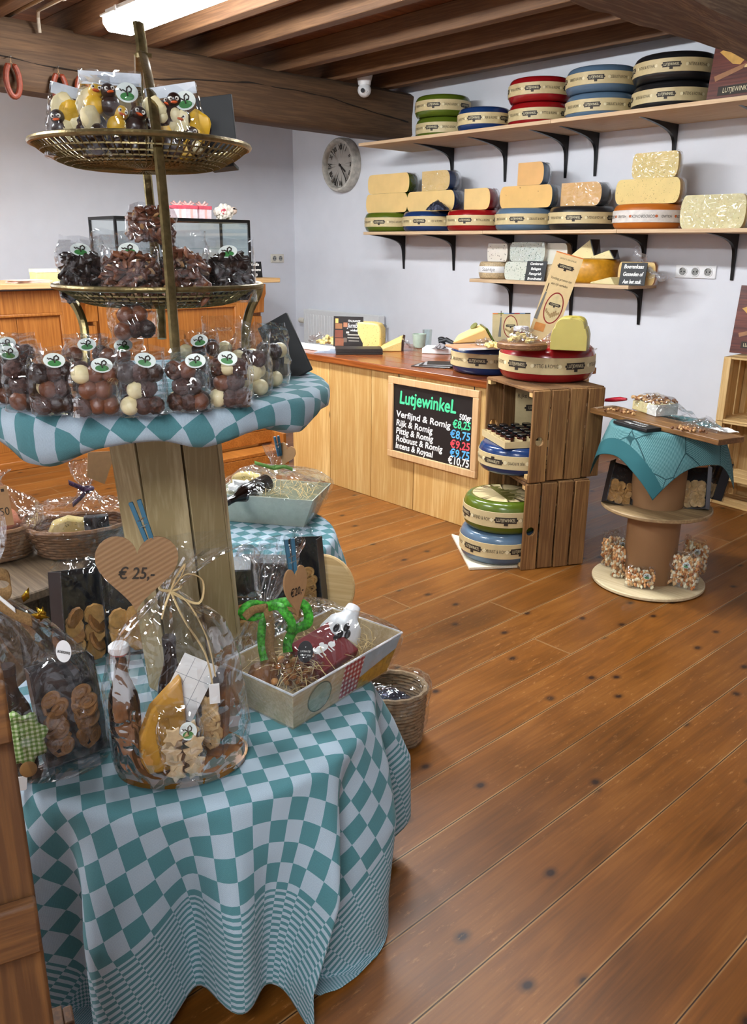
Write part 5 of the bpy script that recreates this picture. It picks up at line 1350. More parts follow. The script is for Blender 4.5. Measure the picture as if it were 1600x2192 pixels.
o = mb.build('nut_topping', NUTM, t); o['kind'] = 'stuff'
mb = MB()
mb.grid(lambda u, v: (-.04+.30*u, -.085+.16*v+.02*NZ.noise(V((u*5, v*5, 1))), max(.002, (.075 if u < .35 else .075*(1-(u-.35)/.65)**1.5)*(1-.75*abs(2*v-1)**4)+.008+.018*NZ.noise(V((u*9, v*7, 3))))), 26, 14)
mb.build('wrapping_film', FILM2, t, smooth=15)
p = bpos(1505, 920); crumple('plastic_film', 'crumpled film at the near end of the long board', 'film', (p.x, p.y-.01, CT+.026), .10, .06, .055, 6.4)
p = bpos(1478, 925); t = thing('nut_cheese_wedge', 'small nut crumbs heap under film at the near end of the long board', 'nuts', (p.x+.02, p.y-.02, CT+.0245))
mb = MB()
for i in range(40): mb.ball((r_.gauss(0, .035), r_.gauss(0, .018), .007), r_.uniform(.004, .008), 6, 4, m=i % 3)
mb.build('crumbs', NUTM, t)['kind'] = 'stuff'
p = bpos(1318, 872); t = thing('cheese_knife', 'red handled cheese knife in film at the far end of the long board', 'knife', (p.x+.02, p.y-.03, CT+.030), brz+.2)
REDP = pm('red_plastic', '#b01c30', .35)
MB().tube([(-.055, 0, .015), (-.02, 0, .022), (.02, .004, .03), (.055, .006, .034)], [.010, .014, .014, .008], 10, flat=.8).build('handle', REDP, t)
MB().box((-.09, 0, .010), (.09, .022, .0015)).build('blade', STEEL, t)
p = bpos(1338, 884); mb = MB()
t = thing('nut_crumbs', 'scattered nut crumbs at the far end of the long board', 'nuts', (p.x+.02, p.y-.01, CT+.0245))
for i in range(36): mb.ball((r_.gauss(0, .04), r_.gauss(0, .02), .006), r_.uniform(.003, .008), 6, 4, m=i % 3)
mb.build('crumbs', NUTM, t)['kind'] = 'stuff'
p = PZ(1372, 908, CT+.012)
t = thing('chalk_sign', 'black chalk sign lying flat on the teal tea towel', 'sign', (p.x, p.y, CT), brz-.02)
bbox('board', (0, 0, .008), (.205, .125, .014), BLACK, t, .002)
mb = MB()
for i, s in enumerate(('Boerenkaas met', 'Walnoten', '100 gr € 2,50')): put_text(mb, s, .030, MX.Translation((0, .034-.034*i, .0158)) @ MX.Rotation(-PI/2, 4, 'X'), sx=.75, bold=0)
mb.build('lettering', CHALKW, t, smooth=0)['kind'] = 'stuff'
a, b = PZ(1462, 922, CT), PZ(1562, 921, CT); c = (a+b)/2
t = MB(); t.grid(lambda u, v: (-.12+.24*u, -.05+.1*v, .004+.006*NZ.noise(V((u*6, v*4, 2)))+.004), 20, 8); o = t.build('paper_napkin', WHITEPAPER, loc=(c.x-.018, c.y+.035, CT+.001), rz=math.atan2(b.y-a.y, b.x-a.x), smooth=20); tag(o, 'white paper napkin under the near end of the long board', 'napkin')

# ---------------------------------------------------------------- biscuits
BISC = [pm('golden_biscuit', '#b98a4c', .7, var=.25, scale=50, bump=.3), pm('brown_biscuit', '#a06c36', .7, var=.25, scale=50, bump=.3), pm('pale_biscuit', '#cba873', .7, var=.2, scale=50, bump=.3)]
def mesh_round(r, th, seed=0):
    mb = MB(); n = 22
    mb.lathe([(0, 0), (r*.93, 0), (r, th*.4), (r*.9, th), (r*.5, th*.85), (0, th)], n, fn=lambda p, a, q, z: V((p.x*(1+.05*math.sin(a*9+seed)), p.y*(1+.05*math.sin(a*9+seed)), p.z)))
    return mb
def mesh_palmier(r, th):
    """flat puff pastry with two spirals rolled towards each other"""
    mb = MB()
    for s_ in (-1, 1):
        pts = []
        for k in range(46):
            f = k/45; a = (-PI/2+f*3.6*PI); rr = r*.60*(1-.80*f)
            pts.append((s_*(r*.44-rr*math.cos(a+PI/2)*.78*1.0+.0), rr*math.sin(a+PI/2)*1.2+r*.15*(1-f), th/2))
        mb.tube(pts, th*.52, 6, flat=1.0)
    mb.tube([(-r*.45, -r*.50, th/2), (0, -r*.78, th/2), (r*.45, -r*.50, th/2)], th*.5, 6)
    for s_ in (-1, 1): mb.ball((s_*r*.44, 0, th/2), r*.5, 12, 6, sc=(.85, 1.25, th/r*.6))
    return mb
def mesh_star(r, th, n=5):
    pts = []
    for k in range(2*n):
        a = PI*k/n; q = r if k % 2 == 0 else r*.55; pts.append((q*math.cos(a), q*math.sin(a)))
    return MB().prism(pts, th)
_bm = {}
def biscuit(kind, label, group, loc, rot, mat, r=.03, th=.009, cat='biscuit', name=None):
    k = (kind, r, th, mat.name)
    if k not in _bm:
        mb = {'round': mesh_round, 'palmier': mesh_palmier, 'star': mesh_star}[kind](r, th)
        nm = name or {'round': 'round_biscuit', 'palmier': 'palmier_biscuit', 'star': 'star_biscuit'}[kind]
        o = mb.build(nm, mat, smooth=50, bevel=.0015 if kind == 'star' else 0); _bm[k] = o
    else:
        o = _bm[k].copy(); COL.objects.link(o)
    o.location = loc; o.rotation_euler = rot; tag(o, label, cat, group); return o
def fr_of(t): return MX.Translation(t.location) @ t.rotation_euler.to_matrix().to_4x4()
def open_carton(label, loc, rz, lean, w, h, dp, fill, seed, group, biscuit_txt, matb, kind='round', roll=0, r=.025, name='biscuit_carton', fillh=.5):
    """black open fronted carton leaning back, biscuits inside, film over it (local front is -y)"""
    t = thing(name, label, 'biscuit box', loc, group='black biscuit cartons' if group is None else group, rot=(-lean, roll, rz))
    th = .003
    for (c, d) in (((0, dp-th/2, h/2), (w, th, h)), ((-w/2+th/2, dp/2, h/2), (th, dp, h)), ((w/2-th/2, dp/2, h/2), (th, dp, h)), ((0, dp/2, th/2), (w, dp, th))):
        MB().box(c, d).build('carton_wall', BLACKCARD, t, bevel=.0008)
    mb = MB(); nn = 14
    mb.grid(lambda u, v: ((u-.5)*(w+.01)*(1-.25*max(0, v-.85)/.15), -.004-.004*NZ.noise(V((u*6, v*8, seed)))+(max(0, v-.85)/.15)*dp*.6, v*(h*1.12)), nn, nn)
    mb.grid(lambda u, v: ((u-.5)*(w+.01)*(1-.25*max(0, v-.85)/.15), dp+.004+.004*NZ.noise(V((u*6, v*8, seed+3)))-(max(0, v-.85)/.15)*dp*.3, v*(h*1.12)), nn, nn)
    mb.build('cellophane', FILM, t, smooth=15)
    M = MX.Translation(loc) @ t.rotation_euler.to_matrix().to_4x4(); r_ = random.Random(seed)
    cols = max(1, int((w-.008)/(r*1.55))); rows = max(1, int(h*fillh/(r*.8)))
    for j in range(rows):
        for i in range(cols):
            x = (i+.5-cols/2)*((w-.012)/cols) if cols > 1 else 0; x = max(-w/2+r*1.02+.004, min(w/2-r*1.02-.004, x))
            z = r+.004+j*r*.8+r_.uniform(0, .003); y = dp*.42+r_.uniform(-.004, .004)-j*.002
            e = (MX.Rotation(PI/2+r_.uniform(-.5, .35), 4, 'X') @ MX.Rotation(r_.uniform(-.5, .5), 4, 'Y') @ MX.Rotation(r_.uniform(0, 6), 4, 'Z'))
            W_ = M @ MX.Translation((x, y, z)) @ e
            biscuit(kind, biscuit_txt, 'biscuits in '+label[:40], W_.translation, W_.to_euler(), matb[(i+j) % len(matb)], r)
    return t
GB = 'black biscuit cartons on the cable reel stand'
def mid(px, py): return PZ(px, py, zmid+.001)
p = mid(1325, 1082)
open_carton('black carton of round golden biscuits at the left of the reel tube', (p.x, p.y-.0, zmid+.006), facing(p)+.35, .42, .125, .20, .055, .5, 3, GB, 'round golden biscuit in the left black carton on the cable reel', [BISC[0]], roll=.30, r=.021)
p = mid(1487, 1092)
open_carton('black carton of pale chip biscuits at the right of the reel tube', (p.x+.01, p.y+.0, zmid+.006), facing(p)-.30, .35, .115, .195, .055, .5, 5, GB, 'pale thin biscuit in the right black carton on the cable reel', [BISC[2]], roll=-.18, r=.021, fillh=.6)
p = mid(1512, 1075)
open_carton('black carton mostly hidden behind the right biscuit carton on the cable reel', (p.x+.03, p.y-.06, zmid+.006), facing(p)-.95, .30, .10, .18, .05, .5, 7, GB, 'pale biscuit in the hindmost black carton on the cable reel', [BISC[2]], roll=-.12, fillh=.3)

# ---------------------------------------------------------------- printed round sticker used on the shop's bags
GREEN = pm('leaf_green_print', '#2f7a34', .5); STW = pm('white_sticker', '#dfe6e0', .4)
def sticker(t, c, rx, rz_, rot=(0, 0, 0), y=0):
    M = MX.Translation(c) @ MX.Rotation(rot[2], 4, 'Z') @ MX.Rotation(rot[0], 4, 'X') @ MX.Rotation(rot[1], 4, 'Y')
    n = 28; mb = MB(); mb.add([(rx*math.cos(2*PI*i/n), 0, rz_*math.sin(2*PI*i/n)) for i in range(n)], [tuple(range(n))], M)
    s = mb.build('sticker', STW, t, smooth=0)
    mb = MB(); mb.add([(rx*.62*math.cos(a), -.0006, rz_*(-.42+.42*math.sin(a)*(1 if math.sin(a) > 0 else .95))) for a in [2*PI*i/n for i in range(n)]], [tuple(range(n))], M)
    mb.build('green_field', GREEN, s, smooth=0)
    mb = MB(); k = rx
    def q(p): return M @ V((p[0]*k, -.0011, p[1]*rz_))
    mb.tube([q(p) for p in ((.05, -.35), (-.02, .1), (.0, .42), (.22, .62), (.42, .35), (.35, .05), (.12, .02))], .0009*rx/.012, 5)
    mb.tube([q(p) for p in ((-.05, .0), (-.35, .22), (-.5, .12), (-.62, .3))], .0008*rx/.012, 5)
    mb.build('line_figure', INK, s)['kind'] = 'stuff'
    return s
def nutbag(label, loc, rz, w, d, h, seed, tilt=0, cols=None):
    t = thing('nut_bag', label, 'bag of nuts', loc, group='bags of coated nuts on the reel base', rot=(tilt, 0, rz))
    r_ = random.Random(seed); mb = MB()
    for i in range(int(w*d*h*.9/(1.1e-6)/2)):
        x, y, z = r_.uniform(-.5, .5), r_.uniform(-.5, .5), r_.random()
        if abs(y) < .25 and r_.random() < .6: continue
        yy = y*d*(1-.55*z)*.9; mb.ball((x*w*(.92+.06*z), yy, .006+z*(h*.76)), r_.uniform(.0055, .0075), 7, 5, sc=(1, .85, 1.25), m=r_.choice((0, 0, 1, 1, 2, 3)))
    o = mb.build('coated_nuts', [pm('cream_coated_nut', '#fbeccc', .5), pm('orange_coated_nut', '#e0a568', .5), pm('brown_coated_nut', '#b8743f', .5), pm('tan_coated_nut', '#e6c08a', .5)], t); o['kind'] = 'stuff'
    cellobag(t, w*1.06, d*1.12, h, seed, .62)
    sticker(t, (w*.22, -d*.5*.78-.004, h*.62), .017, .014, (-.25, .1, 0))
    return t
def cellobag(t, w, d, h, seed, taper=.55, nm='cellophane', mat=None, amp=.006):
    mb = MB(); nu, nv = 32, 16
    def fn(u, v):
        a = 2*PI*u; c, s = math.cos(a), math.sin(a)
        f = max(0, (v-taper)/(1-taper)); f = f*f*(3-2*f)
        ww = w/2*(1-.06*math.sin(PI*min(1, v*1.3))*0-.10*f); dd = d/2*(1-f)+.0015
        k = 1
        x = ww*(1 if c > 0 else -1)*abs(c)**.55; y = dd*(1 if s > 0 else -1)*abs(s)**.7
        q = V((x*28, y*28, v*h*28+seed*7.3)); e = amp*NZ.noise(q)*(.5+v)+amp*.6*NZ.noise(q*2.3)
        lean = .02*f*math.sin(seed)
        return (x+e*c, y+e*s*1.2+lean, .001+v*h+(amp*1.6*NZ.noise(V((x*30, seed, 0))) if v > .98 else 0))
    mb.grid(fn, nu, nv, closed=True)
    mb.f.append(list(range(nu-1, -1, -1))); mb.mi.append(0); mb.rn.append(.5)
    return mb.build(nm, mat or FILM, t, smooth=12)
for i, (px, py, w, h, rr, lab) in enumerate(((1313, 1212, .10, .15, .5, 'bag of coated nuts at the far left of the reel base'), (1338, 1238, .115, .16, .25, 'bag of coated nuts with sticker, left of the small front bag on the reel base'), (1368, 1260, .11, .085, .1, 'smallest low bag of coated nuts at the front of the reel base'), (1446, 1256, .165, .155, -.2, 'widest bag of coated nuts in front of the cardboard tube'), (1483, 1226, .10, .15, -.55, 'bag of coated nuts at the far right of the reel base'))):
    p = PZ(px, py, .023); q = V((p.x, p.y, 0)).normalized()
    nutbag(lab, (p.x+q.x*.025, p.y+q.y*.025, .0235), facing(p)+rr, w*1.15, .065, h*1.15, 20+i, tilt=-.06)

# ---------------------------------------------------------------- pale crates at the right wall with a poster
def slatcrate(label, loc, rz, w, d, h, front_open=True, n=3, lean=0):
    t = thing('slatted_crate', label, 'crate', loc, 0, 'pale slatted crates by the right wall', rot=(-lean, 0, rz))
    th = .012
    for x in (-w/2+.02, w/2-.02):
        for y in (-d/2+.02, d/2-.02): MB().box((x, y, h/2), (.035, .035, h-.002), r=rnd.random()).build('corner_post', PALEC, t, bevel=.002)
    sw = (w-.002)/n
    for i in range(n): MB().box((-w/2+sw*(i+.5), d/2+.006, h/2), (sw-.022, th, h), r=rnd.random()).build('back_slat', PALEC, t, bevel=.002)
    for s_ in (-1, 1):
        m = 3
        for i in range(m): MB().box((s_*(w/2+.006), -d/2+d*(i+.5)/m, h/2), (th, d/m-.018, h), r=rnd.random()).build('side_slat', PALEC, t, bevel=.002)
    for z in (.006, h-.006):
        for i in range(3): MB().box((0, -d/2+d*(i+.5)/3, z), (w+.02, d/3-.016, th), r=rnd.random()).build('end_slat', wood('raw_pale_crate_slats', '#c9a268', '#e3c48e', 'X', 8, .6, .4, .2), t, bevel=.002)
    return t
c0 = PZ(1516, 1040, 0); zc = vz(1516, 1040, 0, 760)
hx = .42
slatcrate('upright pale slatted crate against the right wall, lower of two', (c0.x-hx/2-.02, YR+.22, .001), PI, hx, .34, zc*.52)
slatcrate('upright pale slatted crate against the right wall, upper one', (c0.x-hx/2-.02, YR+.22, zc*.52+.003), PI, hx, .34, zc*.47)
p = PZ(1560, 1062, 0); slatcrate('low pale slatted crate lying on the floor before the upright crates', (p.x-.22, -4.985, .001), PI-.1, .50, .28, .17)
p = PY(1566, 754, YR+.22); zp = zc+.004
cheeseboard('red brown wooden plank cheese poster standing on the pale crates', (p.x-.20, YR+.22, zp), .42, .42, PI, .10, 8, -.08)
# ================================================================== CHEQUERED TABLES AND THE TIERED CHOCOLATE STAND
CHECK = cloth_mat('teal_white_chequered_cotton', .043, .575, '#4d7c82', '#9fafbb')
TZN = .502
TC = PZ(410, 1490, TZN)                       # near table centre
DARKREEL = wood('dark_reel_wood', '#4a3a28', '#77624a', 'X', 7, .7, .3, .2)
def reeltable(label, c, R, rz=0):
    t = thing('cable_reel_table', label, 'table', (c.x, c.y, 0), rz, 'low cable reel tables under chequered cloths')
    disc(MB(), R, TZN-.032, .03, 56).build('top_disc', DARKREEL, t); disc(MB(), R*.8, .004, .03, 56).build('base_disc', DARKREEL, t)
    mb = MB()
    for i in range(16):
        a = 2*PI*i/16; mb.box((.20*math.cos(a), .20*math.sin(a), .25), (.024, .074, .43), MX.Translation((.20*math.cos(a), .20*math.sin(a), .25)) @ MX.Rotation(a, 4, 'Z') @ MX.Translation((-.20*math.cos(a), -.20*math.sin(a), -.25)), r=rnd.random())
    mb.build('drum', DARKREEL, t)
    return t
reeltable('low cable reel table nearest the viewer under the big chequered cloth', TC, .418)
drape('tablecloth', 'large teal and white chequered tablecloth hanging to the floor in front', TC, .428, TZN, .80, .80, math.radians(159), 13, .045, CHECK, seed=3, du=-.035, sag=.12, warp=.42, warp_at=math.radians(204), drop_r=.012, nu=300, nv=90, group='chequered tablecloths')
FC = V((2.47, -1.50, TZN))
reeltable('low cable reel table behind the nearest one, under its own chequered cloth', FC, .418)
drape('tablecloth', 'chequered tablecloth on the table behind, under the white gift basket', FC, .428, TZN, .70, .70, math.radians(178), 9, .020, CHECK, seed=8, sag=.1, nu=220, nv=60, group='chequered tablecloths')

# plank clad post with the upper round top
dax = depth((TC.x, TC.y, 1.12))
P0 = PZ(424, 1446, TZN+.006); T1 = PD(352, 945, dax)
DZ = 1.232; Dc = PD(336, 846, depth((TC.x, TC.y, DZ))); Dc.z = DZ
t = thing('plank_post', 'pale plank clad post carrying the round chocolate top', 'display stand', P0)
top = V((T1.x, T1.y, DZ-.045))-P0
nP = 8; RP = .118; a0 = facing(T1)+.25
for i in range(nP):
    a, b = a0+2*PI*i/nP+.02, a0+2*PI*(i+1)/nP-.02
    q = lambda ang, r, base: V((base.x+r*math.cos(ang), base.y+r*math.sin(ang), base.z))
    z0 = V((0, 0, 0))
    MB().hexa([q(a, RP-.02, z0), q(a, RP, z0), q(b, RP, z0), q(b, RP-.02, z0)], [q(a, RP-.02, top), q(a, RP, top), q(b, RP, top), q(b, RP-.02, top)], r=rnd.random()).build('plank', POSTM, t, bevel=.002)
MB().lathe([(0, 0), (.34-.004, 0), (.34, .004), (.34, .036), (0, .036)], 56, c=(Dc.x-P0.x, Dc.y-P0.y, DZ-.04-P0.z)).build('round_top', DARKREEL, t)

# fitted cloth over the round top, gathered underneath
RD = .352
def fitted():
    mb = MB(); prof = [(0, .003), (.1, .003), (.2, .003), (.28, .003), (.32, .003), (.338, .002), (.346, -.002), (.351, -.008), (.353, -.018), (.353, -.030), (.351, -.040), (.342, -.046), (.318, -.048), (.28, -.048), (.24, -.047), (.19, -.046), (.14, -.046)]
    n = 180; mb.uv = {}; s_ = [0]
    for k in range(1, len(prof)): s_.append(s_[-1]+math.hypot(prof[k][0]-prof[k-1][0], prof[k][1]-prof[k-1][1]))
    rot = math.radians(149)+PI/4
    uv = []
    for i in range(n):
        a = 2*PI*i/n
        for k, (r, z) in enumerate(prof):
            w = max(0, (k-9)/7)
            sag = .055*math.exp(-((((a-2.02+PI) % (2*PI))-PI)/.25)**2)+.016*math.exp(-((((a-2.85+PI) % (2*PI))-PI)/.15)**2)+.018*math.exp(-((((a-3.5+PI) % (2*PI))-PI)/.15)**2)+.004*math.sin(a*11+.5)
            zz = z-(sag*math.sin(PI*min(1, w*1.15)) if w > 0 else 0)
            rr = r+(.002*math.sin(a*13)+.0015*math.sin(a*29+2))*(1 if 6 < k < 13 else (0.0))
            mb.v.append(V((Dc.x+rr*math.cos(a), Dc.y+rr*math.sin(a), DZ+zz)))
            uv.append((s_[k]*math.cos(a-rot), s_[k]*math.sin(a-rot)))
    K = len(prof)
    for i in range(n):
        j = (i+1) % n
        for k in range(K-1):
            f = [i*K+k, j*K+k, j*K+k+1, i*K+k+1]
            mb.f.append(f); mb.mi.append(0); mb.rn.append(.5); mb.uv[len(mb.f)-1] = [uv[q] for q in f]
    mb.fixn = False
    o = mb.build('fitted_tablecloth', CHECK, smooth=180); o.data.polygons.foreach_set('use_smooth', [True]*len(o.data.polygons)); solidmesh(o, .0015)
    tag(o, 'chequered cloth wrapped around the round chocolate top and gathered underneath', 'tablecloth', 'chequered tablecloths')
fitted()
BZ = DZ+.005

# ------------------------------------------------------------- brass tiered stand
MIDC = PD(343, 610, depth((Dc.x, Dc.y, 1.44))); TOPC = PD(305, 312, depth((Dc.x, Dc.y, 1.68)))
RM = 215/FPX*depth(MIDC); RT_ = 226/FPX*depth(TOPC)
t = thing('tiered_stand', 'aged brass tiered stand with two perforated dishes on the round top', 'display stand', (Dc.x, Dc.y, BZ))
org = V((Dc.x, Dc.y, BZ))
def dish(nm, c, R, dp):
    c = c-org
    mb = MB(); n = 84
    prof = [(R*f, -dp*(1-((f-.55)/.45)**2 if f > .55 else 1)) for f in [.12+.86*k/13 for k in range(14)]]
    mb.lathe(prof, n, c=c)
    o = mb.build(nm, BRASS, t, smooth=0)
    md = o.modifiers.new('perforation', 'WIREFRAME'); md.thickness = .0042; md.use_replace = True; md.use_even_offset = False
    MB().cyl((c.x, c.y, c.z-dp-.001), (c.x, c.y, c.z-dp+.002), R*.14, n=24).build('dish_centre', BRASS, o)
    MB().tube([(c.x+R*math.cos(2*PI*k/64), c.y+R*math.sin(2*PI*k/64), c.z) for k in range(64)], .0055, 8, closed=True).build('dish_rim', BRASS, o)
dish('middle_dish', MIDC, RM, .036); dish('top_dish', TOPC, RT_, .040)
da = depth((Dc.x, Dc.y, 1.4))
def pole(nm, pts, w, n=8, flat=.55):
    pts = [V(p)-org for p in pts]
    # smooth by Catmull-Rom
    out = []
    for i in range(len(pts)-1):
        p0, p1, p2, p3 = pts[max(i-1, 0)], pts[i], pts[i+1], pts[min(i+2, len(pts)-1)]
        for k in range(6):
            s_ = k/6; out.append(.5*((2*p1)+(p2-p0)*s_+(2*p0-5*p1+4*p2-p3)*s_*s_+(3*p1-p0-3*p2+p3)*s_**3))
    out.append(pts[-1]); MB().tube(out, w, n, flat=flat).build(nm, BRASS, t)
pole('front_pole', [PD(377, 775, da-.215), PD(371, 690, da-.225), PD(361, 560, da-.226), PD(350, 430, da-.226), PD(338, 310, da-.228), PD(327, 215, da-.20), PD(316, 155, da-.14), PD(306, 116, da-.05)], .0098)
pole('back_pole', [PD(347, 725, da+.19), PD(343, 650, da+.20), PD(330, 520, da+.205), PD(318, 400, da+.21), PD(308, 300, da+.20), PD(300, 200, da+.12), PD(298, 118, da-.03)], .0098)
pole('leg', [PD(140, 614, da+.02), PD(150, 636, da+.01), PD(168, 665, da+.0), PD(180, 700, da), PD(183, 740, da), PD(184, 800, da)], .009, flat=1)
pole('leg', [PD(556, 608, da+.02), PD(551, 630, da+.02), PD(535, 665, da+.02), PD(527, 700, da+.02), PD(526, 740, da+.02), PD(526, 790, da+.02)], .009, flat=1)
pole('handle', [PD(305, 122, da-.02), PD(303, 95, da-.02), PD(299, 70, da-.02), PD(296, 50, da-.02)], .0125, flat=.6)
a, b = PD(299, 119, da-.05), PD(319, 119, da-.05); MB().box((a+b)/2-org, ((a-b).length, .022, .008), None).build('handle_collar', BRASS, t)

# ------------------------------------------------------------- truffles in bags
TR = [pm('milk_chocolate', '#6b3d26', .38, var=.2, scale=60, bump=.35, bscale=160), pm('dark_chocolate', '#2c1913', .35, var=.3, scale=60, bump=.5, bscale=140), pm('white_chocolate', '#e3d3a4', .4, var=.05, scale=60, bump=.1), pm('cocoa_crumb_chocolate', '#49302a', .7, var=.45, scale=160, bump=.7, bscale=200), pm('nut_crumb_chocolate', '#4a2a1c', .5, var=.9, scale=110, bump=.6, bscale=150)]
TN = ['milk chocolate', 'dark chocolate', 'white chocolate', 'cocoa dusted', 'nut sprinkled']
TRM = []
for k, m in enumerate(TR):
    b = [0.05, .15, .02, .16, .15][k]
    TRM.append(MB().ball((0, 0, 0), .0155, 26, 18, bump=b, seed=k+1, fq=6.5).mesh('truffle', m, 60))
def place_bag(px, py, z, back=.035):
    p = PZ(px, py, z); q = V((p.x, p.y, 0)).normalized(); return V((p.x+q.x*back, p.y+q.y*back, z))
def truffle_bag(desc, px, py, wpx, hpx, seed, z=None, rz=0, dp=.056, roll=0, fill=.80, stick=True, loc=None, sx=None, mix=(0, 0, 1, 1, 2, 3, 3, 4), film=None):
    z = z or BZ; c = loc or place_bag(px, py, z); d = depth(c); w = wpx/FPX*d; h = hpx/FPX*d
    rr = facing(c)+rz
    t = thing('truffle_bag', 'cellophane bag of chocolate truffles, '+desc, 'bag of chocolates', c, group='truffle bags on the round top', rot=(0, roll, rr))
    r_ = random.Random(seed); M = MX.Translation(c) @ MX.Rotation(rr, 4, 'Z') @ MX.Rotation(roll, 4, 'Y')
    r = .0150; cols = max(3, round(w/(2*r))); st = (w-2*r-.004)/max(1, cols-1)
    rows = max(2, int(h*fill/(r*1.72)))
    for layer in (0, 1):
        for j in range(rows):
            nc = cols-(j % 2) if cols > 2 else cols
            for i in range(nc):
                if layer == 1 and r_.random() < .45: continue
                if j == rows-1 and r_.random() < .3: continue
                x = (i-(nc-1)/2)*st+r_.uniform(-.002, .002); zz = r+.001+j*r*1.72+r_.uniform(-.001, .001)
                y = (-.5+layer)*(dp-2*r)*.98
                k = r_.choice(mix)
                o = bpy.data.objects.new('chocolate_truffle', TRM[k]); COL.objects.link(o)
                o.location = M @ V((x, y, zz)); o.rotation_euler = (r_.uniform(0, 6), r_.uniform(0, 6), r_.uniform(0, 6)); s_ = r_.uniform(.93, 1.04); o.scale = (s_, s_, s_)
                tag(o, TN[k]+' truffle in the bag '+' '.join(desc.split()[:10]), 'truffle', 'truffles in the bag '+desc)
    cellobag(t, w*1.07, dp*1.12, h, seed, .64, mat=film)
    if stick: sticker(t, ((sx if sx is not None else r_.uniform(-.15, .2))*w, -dp*.40, h*.83), .0165, .0122, (-.45, r_.uniform(-.25, .25), 0))
    return t
truffle_bag('leftmost in the front row, cut by the picture edge', 8, 868, 84, 128, 1, rz=.2, sx=.2)
truffle_bag('second from the left in the front row', 62, 884, 84, 135, 2, rz=.15, stick=False)
truffle_bag('third from the left in the front row with tilted sticker', 121, 892, 92, 138, 3, rz=.1, sx=.05)
truffle_bag('left of the front row centre, with white truffles', 211, 896, 100, 130, 4, rz=.05, sx=.15, mix=(0, 0, 2, 3, 3, 0, 2))
truffle_bag('in the front row, just left of the front pole', 308, 895, 98, 142, 5, sx=.12, mix=(1, 3, 3, 0, 4, 1, 2))
truffle_bag('in the front row directly below the front pole', 405, 886, 94, 130, 6, rz=-.05, sx=.22)
truffle_bag('in the front row right of the front pole', 494, 876, 88, 125, 7, rz=-.12, sx=0.02, mix=(3, 3, 1, 4, 0, 2))
truffle_bag('behind the right front bag, full of white and dark balls', 540, 850, 82, 142, 8, rz=-.3, stick=False, mix=(2, 2, 1, 3), fill=.75)
truffle_bag('at the right end of the row beside the black sign', 578, 830, 76, 130, 9, rz=-.45, stick=False, mix=(2, 1, 3, 2))
GB2 = .12
truffle_bag('in the back row, far left', 40, 838, 88, 118, 10, stick=True)
truffle_bag('in the back row behind the left centre front bag', 196, 842, 90, 120, 11, sx=0)
truffle_bag('in the back row behind the centre front bag', 268, 846, 90, 122, 12, sx=.05)
truffle_bag('in the back row right of the front pole', 428, 832, 86, 118, 13, sx=.05)
truffle_bag('in the back row behind the right front bag', 485, 822, 86, 135, 14, stick=False)
c = place_bag(300, 858, BZ, .05)
truffle_bag('lying on top of the others left of the front pole', 0, 0, 92, 84, 15, loc=V((c.x, c.y, BZ+.104)), rz=.1, roll=-.06, stick=False, mix=(0, 1, 3, 0, 2), fill=.8)
for nm_, px, py, w in (('leaning black price board at the right end of the round top', 636, 806, .135),):
    c = place_bag(px, py, BZ, .02); t = thing('price_board', nm_, 'sign', c, rot=(-.25, -.5, facing(c)-.25))
    bbox('panel', (0, 0, .062), (w*.55, .009, .135), BLACK, t, .002); bbox('foot', (0, .02, .008), (w*.4, .03, .010), BLACK, t, .002)
c = place_bag(600, 776, BZ, .02); t = thing('payment_terminal', 'black flat device with raised lid behind the leaning price board', 'device', c, facing(c)-.2)
bbox('base', (0, 0, .015), (.085, .055, .026), BLACKCARD, t, .005); bbox('lid', (0, .002, .034), (.088, .052, .010), pm('dark_grey_plastic', '#26282b', .4), t, .004)

# ------------------------------------------------------------- chocolate clusters on the middle dish
MILK = [pm('milk_cluster', '#5c3422', .4, var=.3, scale=60, bump=.3), pm('milk_cluster_light', '#7a4a30', .4, var=.2), pm('almond_sliver', '#a98055', .5)]
DARKC = [pm('dark_cluster', '#21130f', .35, var=.3, scale=60, bump=.4), pm('dark_cluster_light', '#30201a', .35), pm('dark_cluster_gloss', '#1a0f0c', .25)]
def cluster_bag(desc, c, w, h, seed, mats, rz=0, dp=.06, fill=.68, stick=True, group='chocolate cluster bags on the middle dish', roll=0):
    rr = facing(c)+rz
    t = thing('chocolate_bag', desc, 'bag of chocolates', c, group=group, rot=(0, roll, rr)); r_ = random.Random(seed); mb = MB()
    for i in range(230):
        x, z = r_.uniform(-.46, .46), r_.random(); y = r_.choice((-1, 1))*r_.uniform(.25, .45) if r_.random() < .8 else 0
        zz = .008+z*h*fill; k = math.sqrt(max(0, 1-(z**3)*.7))
        p = V((x*w*k, y*dp, zz)); rr_ = r_.uniform(.006, .0105)
        M = MX.Translation(p) @ MX.Rotation(r_.uniform(0, 6), 4, V((r_.random()-.5, r_.random()-.5, r_.random()-.5)))
        mb.ball((0, 0, 0), rr_, 7, 5, bump=.35, seed=i, sc=(1.5, .8, .55), M=M, m=0 if r_.random() < .6 else (1 if r_.random() < .8 else 2))
    o = mb.build('chocolate_clusters', mats, t, smooth=45); o['kind'] = 'stuff'
    cellobag(t, w*1.06, dp*1.12, h, seed, .62)
    if stick: sticker(t, (r_.uniform(-.1, .2)*w, -dp*.36, h*.80), .018, .013, (-.5, r_.uniform(-.3, .3), 0))
    return t
MZ_ = MIDC.z-.030
def dz(px, dd): p = PD(px, 612, depth(MIDC)+dd); return V((p.x, p.y, MZ_))
sc_ = depth(MIDC)/FPX
cluster_bag('bag of dark chocolate clusters at the left of the middle dish', dz(180, -.06), 92*sc_, 130*sc_, 31, DARKC, .1)
